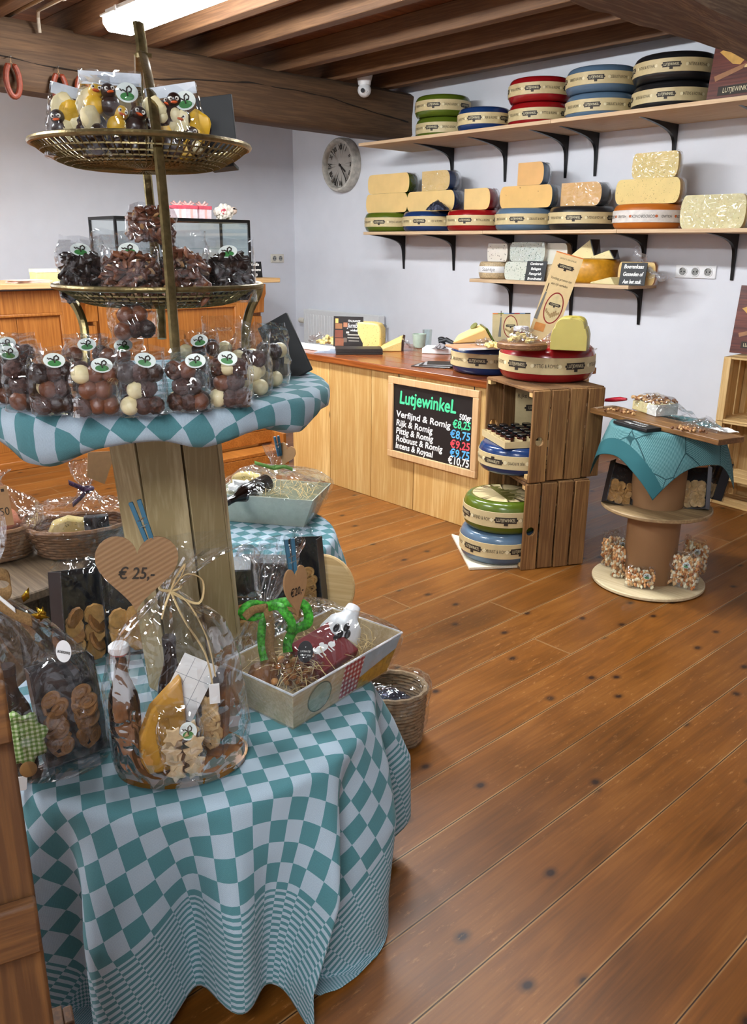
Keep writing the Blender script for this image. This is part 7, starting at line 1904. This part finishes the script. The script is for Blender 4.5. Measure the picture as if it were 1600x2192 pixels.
# local: x along the long side, y into the box (away from the viewer)
sgn = 1 if (MX.Rotation(-rzb, 3, 'Z') @ ev).y > 0 else -1
B = [(0, 0), (LU, 0), (LU, LV), (0, LV)]; T = [(-fl, -fl), (LU+fl*1.6, -fl), (LU+fl*1.6, LV+fl), (-fl, LV+fl)]
def LC(p, z): return V((p[0], p[1]*sgn, z))
LIGHTW = wood('light_wood_print', '#c2ab84', '#dccaa6', 'X', 10, .6, .3, .1)
for i in range(4):
    j = (i+1) % 4; b0, b1, t0, t1 = LC(B[i], .003), LC(B[j], .003), LC(T[i], hb), LC(T[j], hb)
    ct = V((LU/2, LV/2*sgn, 0)); inn = [((q-ct)*(.035/ (q-ct).length if False else 0)) for q in (b0, b1, t0, t1)]
    off = lambda q: V(((ct.x-q.x), (ct.y-q.y), 0)).normalized()*.005
    mb = MB(); mb.hexa([b0, b1, b1+off(b1), b0+off(b0)], [t0, t1, t1+off(t1), t0+off(t0)]); w_ = mb.build('side_wall', LIGHTW, t, bevel=.0008)
    if i == 0:
        def onw(u, v, o=.0012): a = b0.lerp(b1, u); b = t0.lerp(t1, u); nrm = V((0, -sgn, -.2)).normalized(); return a.lerp(b, v)+nrm*o
        def patch(nm, u0, u1, v0, v1, mat, o=.0012, top=None):
            mb = MB(); nn = 16; mb.grid(lambda u, v: onw(u0+(u1-u0)*u, v0+(v1-v0)*v*(top(u) if top else 1), o), nn, 3); return mb.build(nm, mat, w_, smooth=0)
        patch('printed_sky', .62, .995, .0, .985, pm('pale_sky_print', '#a9bfca', .5), .0008)
        patch('printed_field', .62, .995, .0, .60, pm('mustard_field_print', '#a8841c', .5, var=.35, scale=90), .0012, lambda u: .55+.45*u)
        def ging_red():
            m, nt, b = newmat('red_white_gingham_print'); tc = nd(nt, 'ShaderNodeTexCoord'); sp = nd(nt, 'ShaderNodeSeparateXYZ'); L(nt, tc.outputs['Object'], sp.inputs[0]); out = []
            for ax in ('X', 'Z'):
                a = nd(nt, 'ShaderNodeMath', operation='MULTIPLY', inp={1: 75.0}); L(nt, sp.outputs[ax], a.inputs[0]); f = nd(nt, 'ShaderNodeMath', operation='FRACT'); L(nt, a.outputs[0], f.inputs[0]); g = nd(nt, 'ShaderNodeMath', operation='GREATER_THAN', inp={1: .5}); L(nt, f.outputs[0], g.inputs[0]); out.append(g)
            ad = nd(nt, 'ShaderNodeMath', operation='ADD'); L(nt, out[0].outputs[0], ad.inputs[0]); L(nt, out[1].outputs[0], ad.inputs[1]); h = nd(nt, 'ShaderNodeMath', operation='MULTIPLY', inp={1: .5}); L(nt, ad.outputs[0], h.inputs[0])
            r = ramp(nt, [(0, '#e0d6d0'), (.5, '#b85a5c'), (1, '#9a1f24')]); L(nt, h.outputs[0], r.inputs[0]); L(nt, r.outputs[0], b.inputs['Base Color']); b.inputs['Roughness'].default_value = .6; return m
        patch('printed_gingham', .44, .63, .02, .985, ging_red(), .0016)
        mb = MB(); nn = 32; mb.add([onw(.23+.105*math.cos(2*PI*k/nn), .5+.40*math.sin(2*PI*k/nn), .0012) for k in range(nn)], [tuple(range(nn))]); pl = mb.build('printed_plaque', pm('pale_green_plaque', '#9fae9a', .6, var=.15, scale=60), w_, smooth=0)
        MB().tube([onw(.23+.105*math.cos(2*PI*k/nn), .5+.40*math.sin(2*PI*k/nn), .0014) for k in range(nn)], .0014, 5, closed=True).build('plaque_rim', pm('grey_green_line', '#5f6a58', .6), w_)
    if i == 1 or i == 3:
        pass
MB().hexa([LC(p, .001) for p in B], [LC(p, .004) for p in B]).build('bottom', LIGHTW, t)
MB().tube([LC(p, hb) for p in T], .0028, 6, closed=True).build('white_rim', WHITEP, t)
nkb = MX.Rotation(-rzb, 3, 'Z') @ (PD(572, 1292, depth(f0)+.10)-f0); fan = MX.Rotation(-rzb, 3, 'Z') @ (PD(600, 1165, depth(f0)+.16)-f0)
big = 1.03
cT = V((LU/2, LV/2*sgn, 0))
Rm = [LC(p, hb) for p in T]; ex = [cT+(q-cT)*1.04 for q in Rm]; ex = [V((q.x, q.y, hb)) for q in ex]
lo = [V((cT.x+(LC(p, 0).x-cT.x)*1.04, cT.y+(LC(p, 0).y-cT.y)*1.05, .002)) for p in B]
mid_ = [q.lerp(nkb, .45)+V((0, 0, .025)) for q in ex]; hi_ = [q.lerp(nkb, .80)+V((0, 0, .008)) for q in ex]
def ring(c, rx, ry, like):     # ring with the same start direction as the polygon loops
    L0 = poly(like); cc = sum(L0, V((0, 0, 0)))/NL; out = []
    for q in L0: a = math.atan2(q.y-cc.y, q.x-cc.x); out.append(V((c.x+rx*math.cos(a), c.y+ry*math.sin(a), c.z)))
    return out
wrap(t, [poly(lo), poly(ex), poly(mid_), poly(hi_), ring(nkb, .016, .014, ex), ring(nkb.lerp(fan, .5), .05, .035, ex), ring(fan, .075, .05, ex)], 7, .008, .28, neck=4)
# ribbons: green grass print and burlap
def flat_ribbon(m, pth, w):
    ws = []; L_ = len(pth); n_ = (vf+V((0, 0, .5))).normalized()
    for k in range(L_):
        tg = (pth[min(k+1, L_-1)]-pth[max(k-1, 0)]).normalized(); c = tg.cross(n_)
        c = c.normalized() if c.length > .25 else (ws[-1].normalized() if ws else V((0, 0, 1)))
        if ws and c.dot(ws[-1]) < 0: c = -c
        ws.append((c*.85+n_*.35*math.sin(k*.35)).normalized()*w)
    m.ribbon(pth, ws)
mb = MB(); bu = MB()
Ri = MX.Rotation(-rzb, 3, 'Z')
vr, vf = Ri @ V((RGT.x, RGT.y, 0)).normalized(), Ri @ V((-f0.x, -f0.y, 0)).normalized()
def RP3(x, f, z): return nkb+vr*x+vf*f+V((0, 0, z))
for pts, w in (([(0, .018, 0), (-.035, .035, .012), (-.055, .04, -.006), (-.03, .035, -.016), (0, .022, -.004)], .026), ([(0, .018, 0), (.04, .035, .02), (.085, .035, .012), (.092, .035, -.03), (.06, .035, -.05), (.045, .04, -.08), (.045, .045, -.10)], .026), ([(0, .02, 0), (.03, .045, .012), (.055, .05, -.025), (.05, .045, -.05)], .024), ([(0, .02, 0), (-.012, .04, -.04), (-.014, .05, -.085), (-.008, .05, -.125)], .022)):
    pth = smooth_path([RP3(*p) for p in pts]); flat_ribbon(mb, pth, w*.85)
solidmesh(mb.build('green_ribbon', GRASSR, t), .0012)
for pts, w in (([(0, .022, 0), (-.03, .045, .004), (-.05, .05, -.012)], .022), ([(0, .022, 0), (.008, .05, -.03), (.004, .06, -.08), (.014, .06, -.12)], .024), ([(0, .022, .0), (.05, .04, .01), (.07, .04, -.01), (.04, .04, -.022)], .018)):
    pth = smooth_path([RP3(*p) for p in pts]); flat_ribbon(bu, pth, w*.85)
solidmesh(bu.build('burlap_ribbon', BURLAP, t), .0012)
# contents
def inb(x, y, z): return f0+MX.Rotation(rzb, 3, 'Z') @ V((x*LU, y*LV*sgn, z))
STRAW = pm('pale_wood_wool', '#cdb27a', .7, var=.2)
mb = MB(); r_ = random.Random(3)
for i in range(260):
    p0 = V((r_.uniform(.02, LU-.02), r_.uniform(.02, LV-.02)*sgn, r_.uniform(.045, .098))); d = V((r_.uniform(-1, 1), r_.uniform(-1, 1), r_.uniform(-.3, .3))).normalized()*.035; k = V((r_.uniform(-1, 1), r_.uniform(-1, 1), 1))*.012
    q = [p0-d, p0+k, p0+d]; q = [V((min(LU, max(0, a.x)), sgn*min(LV, max(0, a.y*sgn)), max(.01, a.z))) for a in q]
    mb.tube(smooth_path(q, 3), .0010, 4, flat=.4)
o = mb.build('straw', STRAW, t); o['kind'] = 'stuff'
p = inb(.74, .50, .080); t = thing('white_milk_jug', 'white jug shaped piece with black cow spot in the printed gift box', 'jug', p, rot=(0, .95, rzb+.15)); t.scale = (1.25, 1.25, 1.25)
MB().lathe([(0, -.05), (.034, -.05), (.041, -.04), (.042, .02), (.034, .045), (.018, .062), (.014, .085), (0, .087)], 32).build('body', WHITEP, t)
dl = t.rotation_euler.to_matrix().inverted() @ (CAMP-p).normalized(); aj = math.atan2(dl.y, dl.x)
mb = MB()
for q in ((0, 0), (.013, .007), (-.012, .009), (.005, .019), (-.004, -.012)): mb.ball((.0415*math.cos(aj+q[0]/.042), .0415*math.sin(aj+q[0]/.042), .004+q[1]), .0095, 12, 9, sc=(.6, .6, 1))
mb.build('black_spot', BLACKCARD, t)
mb = MB(); put_text(mb, 'Toetje', .020, MX.Rotation(aj+PI/2, 4, 'Z') @ MX.Translation((0, 0, -.030)), bend=.0428); mb.build('lettering', INK, t, smooth=0)['kind'] = 'stuff'
p = inb(.52, .36, .098); t = thing('red_packet', 'dark red packet with white cow print in the printed gift box', 'packet', p, rot=(.42, -.10, rzb-.05))
bbox('packet', (0, 0, 0), (.13, .105, .024), pm('dark_red_card', '#74161a', .6, spec=.2), t, .003)
mb = MB()
for q, s in (((-.012, .0), (1.9, .8)), ((.020, -.004), (.8, .7)), ((-.03, .008), (.5, .5)), ((.0, .010), (.6, .4))): mb.ball((q[0], q[1], .0124), .012, 12, 6, sc=(s[0], s[1], .04))
for x in (-.026, -.016, .004, .012): mb.box((x, -.014, .0126), (.003, .014, .0008))
mb.build('white_print', WHITEPAPER, t)
p = inb(.27, .34, .078); t = thing('nut_bag', 'small bag of caramel nuts in the printed gift box', 'bag of nuts', p, rot=(.35, 0, rzb))
mb = MB(); r_ = random.Random(12)
CAR = [pm('caramel_nut', '#a8672f', .3, var=.25, scale=50, coat=.3), pm('dark_caramel_nut', '#7c4420', .3, coat=.3), pm('light_caramel_nut', '#c48a4e', .3, coat=.3)]
for i in range(90): mb.ball((r_.gauss(0, .030), r_.gauss(0, .022), r_.uniform(-.012, .02)), r_.uniform(.007, .0095), 8, 6, sc=(1, .9, .85), m=i % 3)
mb.build('caramel_nuts', CAR, t)['kind'] = 'stuff'
mb = MB(); mb.ball((0, 0, .004), .058, 24, 14, bump=.22, fq=3, sc=(1.15, .85, .55)); mb.build('cellophane', FILM, t, smooth=15)
p = inb(.45, .30, .100); t = thing('hang_tag', 'black oval hang tag with white lettering on the green ribbon', 'tag', PD(654, 1395, depth(f0)+.02), rot=(-.3, .1, facing(f0)))
n = 28; sg = depth(f0)/FPX
MB().prism([(17*sg*math.cos(2*PI*k/n), 24*sg*math.sin(2*PI*k/n)) for k in range(n)], .0016, XZ).build('tag', BLACK, t)
words(t, 'CADEAUTJE', 0, .001, .0058, CHALKW, -.0022, .72); words(t, 'voor jou', .001, -.007, .0075, CHALKW, -.0022, .9, shear=.3); words(t, 'v', 0, .011, .006, CHALKW, -.0022)
p = inb(.10, .65, .05); t = thing('biscuit_bag', 'brown paper like biscuit parcel under film at the left end of the printed box', 'parcel', p, rzb)
MB().ball((0, 0, .02), .045, 16, 10, bump=.25, seed=3, sc=(.9, .8, .8)).build('parcel', pm('amber_parcel', '#8a5a30', .5, var=.3), t)
# narrow heart tag with peg
pq = PD(634, 1268, depth(f0)+.03); sg = depth(pq)/FPX
heart('narrow turned heart price tag reading 20 euro', pq, (-.1, .05, facing(pq)+.9), 78*sg, 112*sg, '€20,-', 24*sg, mat=KRAFT)
pq = PD(625, 1205, depth(f0)+.022); peg('petrol blue clothes peg holding the narrow heart price tag', pq, (-.1, -.06, facing(pq)+.3), 98*sg)

# ------------------------------------------------------------ N6: biscuit carton with round board behind the printed box
p = at(665, 1352); q = V((p.x, p.y, 0)).normalized()
t = thing('serving_board', 'round pale wooden board standing behind the tall biscuit carton', 'board', (p.x+q.x*.055, p.y+q.y*.055, ZT+.003), rot=(-.18, 0, facing(p)-.35))
MB().lathe([(0, -.008), (.088, -.008), (.092, -.004), (.092, .004), (.088, .008), (0, .008)], 40, M=MX.Translation((.02, .04, .094)) @ MX.Rotation(PI/2, 4, 'X')).build('board', wood('pale_round_board', '#c2a06a', '#dfc391', 'X', 9, .6, .1, .1), t)
open_carton('tall black carton of palmier biscuits right of the narrow heart tag', p, facing(p)-.35, .10, .085, .255, .045, 0, 31, 'black cartons at the back of the near table', 'palmier biscuit in the tall carton right of the narrow heart tag', [BISC[0]], kind='palmier', r=.029, fillh=.62, roll=-.12)

# ------------------------------------------------------------ far table: white basket with bottle, basket with purple bow, wicker basket
fz = TZN+.0025
def far(px, py): return PZ(px, py, fz)
g0 = far(640, 1128); rzw = facing(g0)-.32
t = thing('gift_basket', 'white wooden gift basket in cellophane with peg and green ribbon on the far table', 'gift basket', (g0.x+.0, g0.y, fz), rzw)
WB = pm('white_washed_wood', '#c9cdbb', .6, var=.06, scale=40)
BW, BD, BH, BF = .30, .19, .115, .045
Bb = [(-BW+.02, 0), (.02, 0), (.02, BD), (-BW+.02, BD)]; Tb = [(-BW-BF+.02, -BF*.6), (.02+BF, -BF*.6), (.02+BF, BD+BF*.6), (-BW-BF+.02, BD+BF*.6)]
for i in range(4):
    j = (i+1) % 4; b0, b1, t0, t1 = V(Bb[i]+(.003,)), V(Bb[j]+(.003,)), V(Tb[i]+(BH,)), V(Tb[j]+(BH,)); ct = V((-BW/2+.02, BD/2, 0)); off = lambda q: V((ct.x-q.x, ct.y-q.y, 0)).normalized()*.006
    MB().hexa([b0, b1, b1+off(b1), b0+off(b0)], [t0, t1, t1+off(t1), t0+off(t0)]).build('side_wall', WB, t, bevel=.001)
MB().hexa([p+(.001,) for p in Bb], [p+(.005,) for p in Bb]).build('bottom', WB, t)
iR = MX.Rotation(-rzw, 3, 'Z'); G = V((g0.x, g0.y, fz))
nk = iR @ (PD(592, 1000, depth(g0)+.05)-G); fan = iR @ (PD(588, 952, depth(g0)+.05)-G)
ct = V((-BW/2+.02, BD/2, 0)); exb = [V((ct.x+(p[0]-ct.x)*1.04, ct.y+(p[1]-ct.y)*1.06, BH)) for p in Tb]; lob = [V((ct.x+(p[0]-ct.x)*1.05, ct.y+(p[1]-ct.y)*1.06, .002)) for p in Bb]
wrap(t, [poly(lob), poly(exb), poly([q.lerp(nk, .42)+V((0, 0, .035)) for q in exb]), poly([q.lerp(nk, .8)+V((0, 0, .012)) for q in exb]), ring(nk, .016, .014, exb), ring(nk.lerp(fan, .5), .034, .026, exb), ring(fan, .045, .03, exb)], 15, .010, .28, neck=4)
mb = MB()
for sx in (-1, 1):
    pth = smooth_path([nk+V(p) for p in [(0, -.02, 0), (sx*.04, -.03, .012), (sx*.075, -.03, .004 if sx > 0 else .02)]]); mb.ribbon(pth, [V((0, 0, .014))]*len(pth))
mb.tube([nk+V((.019*math.cos(a), .018*math.sin(a), 0)) for a in [2*PI*k/16 for k in range(16)]], .004, 6, closed=True)
solidmesh(mb.build('green_ribbon', pm('olive_green_ribbon', '#5f8a3a', .6), t), .001)
def inw(x, y, z): return G+MX.Rotation(rzw, 3, 'Z') @ V((x, y, z))
mb = MB(); r_ = random.Random(8)
for i in range(130):
    p0 = V((r_.uniform(-BW-.0, .04), r_.uniform(.0, BD), r_.uniform(.08, .125))); d = V((r_.uniform(-1, 1), r_.uniform(-1, 1), r_.uniform(-.3, .5))).normalized()*.035
    mb.tube([p0-d, p0+V((0, 0, .012)), p0+d], .0012, 4, flat=.4)
mb.build('straw', STRAW, t)['kind'] = 'stuff'
bottle('dark brown bottle lying with its cap outward in the white basket', inw(-.155, .10, .135), .22, .034, rot=(PI/2+.15, 0, rzw-.45))
t = thing('cheese_wedge', 'yellow cheese wedge in the white basket on the far table', 'cheese', inw(-.25, .10, .115), rzw)
MB().prism([(-.06, 0), (.07, 0), (.06, .03), (.01, .048), (-.05, .036)], -.05, XZ).build('wedge', PASTE['herb'], t, bevel=.008)
t = thing('paper_napkin', 'crumpled white paper in the white basket on the far table', 'paper', inw(-.22, .03, .105), rzw)
MB().ball((0, 0, .02), .05, 14, 10, bump=.5, fq=3, sc=(1.3, .7, .6)).build('paper', WHITEPAPER, t, smooth=15)
pq = PD(612, 975, depth(g0)+.02); sg = depth(pq)/FPX; heart('small brown heart tag on the white gift basket', pq, (0, .3, facing(pq)-.6), 44*sg, 52*sg, ' ', .01, mat=KRAFT)
pq = PD(596, 957, depth(g0)+.01); peg('petrol blue clothes peg on the white gift basket', pq, (0, -.15, facing(pq)+.4), 44*sg)

WICK = pm('brown_wicker', '#7c5430', .7, var=.35, scale=60, bump=.4)
WICKP = pm('pale_wicker', '#8f7658', .7, var=.35, scale=60, bump=.4)
def wicker(t, rx, ry, h, mat, rows=9, flare=1.25):
    for k in range(rows+1):
        f = k/rows; s = 1+(flare-1)*f; r = .0055
        mb = MB(); mb.tube([(rx*s*math.cos(a)*(1+.018*math.sin(a*16+k*PI)), ry*s*math.sin(a)*(1+.018*math.sin(a*16+k*PI)), .006+h*f) for a in [2*PI*i/96 for i in range(96)]], r if k < rows else .009, 6, closed=True)
        mb.build('wicker_row' if k < rows else 'wicker_rim', mat, t)
    mb = MB(); mb.lathe([(0, .004), (rx, .004), (rx*.98, .009), (0, .009)], 32, fn=lambda p, a, r, z: V((p.x, p.y*ry/rx, p.z))); mb.build('bottom', mat, t)
    mb = MB()
    for i in range(16):
        a = 2*PI*i/16; mb.tube([(rx*math.cos(a), ry*math.sin(a), .004), (rx*flare*math.cos(a), ry*flare*math.sin(a), h+.004)], .0035, 5)
    mb.build('wicker_stakes', mat, t)['kind'] = 'stuff'
g1 = far(185, 1150); q = V((g1.x, g1.y, 0)).normalized(); g1 = V((2.50, -1.12, fz)); r3 = facing(g1)
g1p = PD(165, 1100, depth(g1)); g1 = V((g1p.x, g1p.y, fz))
GC = None
t = thing('gift_basket', 'wicker gift basket in cellophane tied with a purple dotted bow on the far table', 'gift basket', g1, r3)
wicker(t, .13, .09, .09, WICK)
iR = MX.Rotation(-r3, 3, 'Z'); nk = iR @ (PD(186, 1046, depth(g1)+.0)-g1); fan = iR @ (PD(178, 985, depth(g1))-g1)
wrap(t, [ell((0, 0, .003), .14, .10), ell((0, 0, .10), .175, .13), ell((nk.x*.3, 0, .16), .155, .11), ell((nk.x*.7, 0, nk.z-.04), .07, .05), ell(nk, .016, .014), ell(nk.lerp(fan, .5), .04, .03), ell(fan, .05, .035)], 21, .012, .28, neck=4)
PURP = pm('purple_dotted_ribbon', '#3d2340', .6, var=.9, scale=220)
mb = MB()
for pts in ([(0, -.018, 0), (-.03, -.03, .02), (-.055, -.03, .035)], [(0, -.018, 0), (-.02, -.03, -.02), (-.05, -.03, -.045)], [(.012, -.018, -.004), (-.01, -.022, -.002)]):
    pth = smooth_path([nk+V(p) for p in pts]); mb.ribbon(pth, [V((0, 0, .018))]*len(pth))
mb.tube([nk+V((.019*math.cos(a), .018*math.sin(a), 0)) for a in [2*PI*k/16 for k in range(16)]], .006, 6, closed=True)
solidmesh(mb.build('purple_bow', PURP, t), .001)
t = thing('cheese_wedge', 'yellow cheese wedge in the purple bow basket', 'cheese', g1+MX.Rotation(r3, 3, 'Z') @ V((-.03, -.03, .07)), r3)
MB().prism([(-.07, 0), (.07, 0), (.06, .04), (.0, .055), (-.05, .04)], -.05, XZ).build('wedge', PASTE['herb'], t, bevel=.008)
t = thing('chocolate_packet', 'dark packet in the purple bow basket', 'packet', g1+MX.Rotation(r3, 3, 'Z') @ V((.06, -.02, .06)), r3); bbox('packet', (0, 0, .03), (.08, .03, .07), BLACKCARD, t, .003)
pq = PD(214, 1000, depth(g1)-.02); t = thing('price_tag', 'brown kraft price card hanging beside the purple bow basket', 'price tag', pq, rot=(0, .1, facing(pq)+.3)); sg = depth(pq)/FPX
MB().prism([(-28*sg, -20*sg), (10*sg, -38*sg), (34*sg, 34*sg), (-26*sg, 34*sg)], .002, XZ).build('card', KRAFT, t)
g2 = PD(45, 1120, depth(g1)-.25); g2 = V((g2.x, g2.y, fz)); g2 = PZ(-12, 1188, fz) ; r4 = facing(g2)
t = thing('gift_basket', 'wicker basket under crumpled cellophane at the left behind the plank post', 'gift basket', g2, r4)
wicker(t, .12, .09, .10, WICK, 8)
wrap(t, [ell((0, 0, .003), .13, .10), ell((0, 0, .11), .165, .13), ell((.02, 0, .17), .13, .10), ell((.03, 0, .22), .05, .04), ell((.03, 0, .25), .016, .014), ell((.03, 0, .29), .05, .035)], 23, .012, .28, neck=4)
gm = V((2.735, -.745, fz)); o = reeltable('bare low cable reel table under the two wicker gift baskets', gm, .36); o.location = (gm.x, gm.y, 0)
t = thing('cookie_bag', 'pinkish wrapped parcel in the wicker basket left of the plank post', 'parcel', g2+V((0, 0, .06)), r4); MB().ball((0, 0, .05), .09, 18, 12, bump=.25, seed=4, sc=(1.1, .75, .7)).build('parcel', pm('salmon_paper', '#b0684a', .5, var=.2), t)

# ------------------------------------------------------------ wicker basket on the floor at the right of the near table
g3 = PZ(838, 1600, 0); q = V((g3.x, g3.y, 0)).normalized(); g3 = V((g3.x+q.x*.06, g3.y+q.y*.06, .004)); r5 = facing(g3)
bz = vz(842, 1570, 0, 1470)
t = thing('wicker_basket', 'pale wicker basket in cellophane on the floor beside the near table', 'basket', g3, r5)
wicker(t, .095, .085, .17, WICKP, 14, 1.12)
wrap(t, [ell((0, 0, .003), .105, .095), ell((0, 0, .10), .118, .105), ell((0, 0, .18), .122, .108), ell((.0, 0, .205), .11, .095), ell((0, 0, .215), .075, .06)], 25, .010, .0)
t = thing('foil_parcel', 'dark foil parcel inside the wicker basket on the floor', 'parcel', g3+V((0, 0, .02)), r5); MB().ball((0, 0, .075), .075, 18, 12, bump=.3, seed=7).build('parcel', FOIL, t, smooth=20)

# ------------------------------------------------------------ wooden crate shelf at the left picture edge
d0 = .93
a = PD(0, 1392, d0); b = PD(52, 1752, d0); lowp = PD(100, 2185, d0)
cx_, cy_ = b.x, b.y; rzc = facing(b)
OLDC = wood('aged_brown_crate_wood', '#4f3118', '#7c5329', 'Z', 10, .6, .4, .3, 1.3)
out = V((math.cos(rzc+PI), math.sin(rzc+PI), 0))     # towards picture left
into = V((b.x, b.y, 0)).normalized()
ztop_ = a.z+.01; zj = b.z-.12
def mk(label, base, z0, h, w, dp):
    t = thing('wooden_crate', label, 'crate', V((base.x, base.y, z0)), rzc, 'old crates at the left picture edge')
    # local x=0 at the visible right edge, extends to -x; y into depth
    nb = 4
    for i in range(nb): MB().box((-.008, dp*(i+.5)/nb, h/2), (.014, dp/nb-.008, h-.004), r=rnd.random()).build('side_board', OLDC, t, bevel=.003)
    MB().box((-.035, -.008, h/2), (.07, .016, h), r=rnd.random()).build('corner_board', OLDC, t, bevel=.004)
    for z in (.04, h/2, h-.04): MB().box((-w/2, -.026, z), (w, .018, .07), r=rnd.random()).build('front_slat', wood('aged_brown_crate_slats', '#4f3118', '#7c5329', 'X', 10, .6, .4, .3, 1.3), t, bevel=.004)
    for i in range(nb): MB().box((-w-.0+.008, dp*(i+.5)/nb, h/2), (.014, dp/nb-.008, h-.004), r=rnd.random()).build('far_side_board', OLDC, t, bevel=.003)
    for z in (.007, h-.007): MB().box((-w/2, dp/2, z), (w-.03, dp, .012)).build('end_panel', OLDC, t, bevel=.002)
    MB().box((-w/2, dp-.006, h/2), (w-.03, .010, h-.03)).build('back_panel', OLDC, t)
z1_ = .44
mk('upper old brown crate at the left picture edge', b, z1_+.002, ztop_-z1_, .40, .10)
mk('lower old brown crate at the left picture edge near the hanging tablecloth', b-out*.028, .001, z1_, .42, .16)
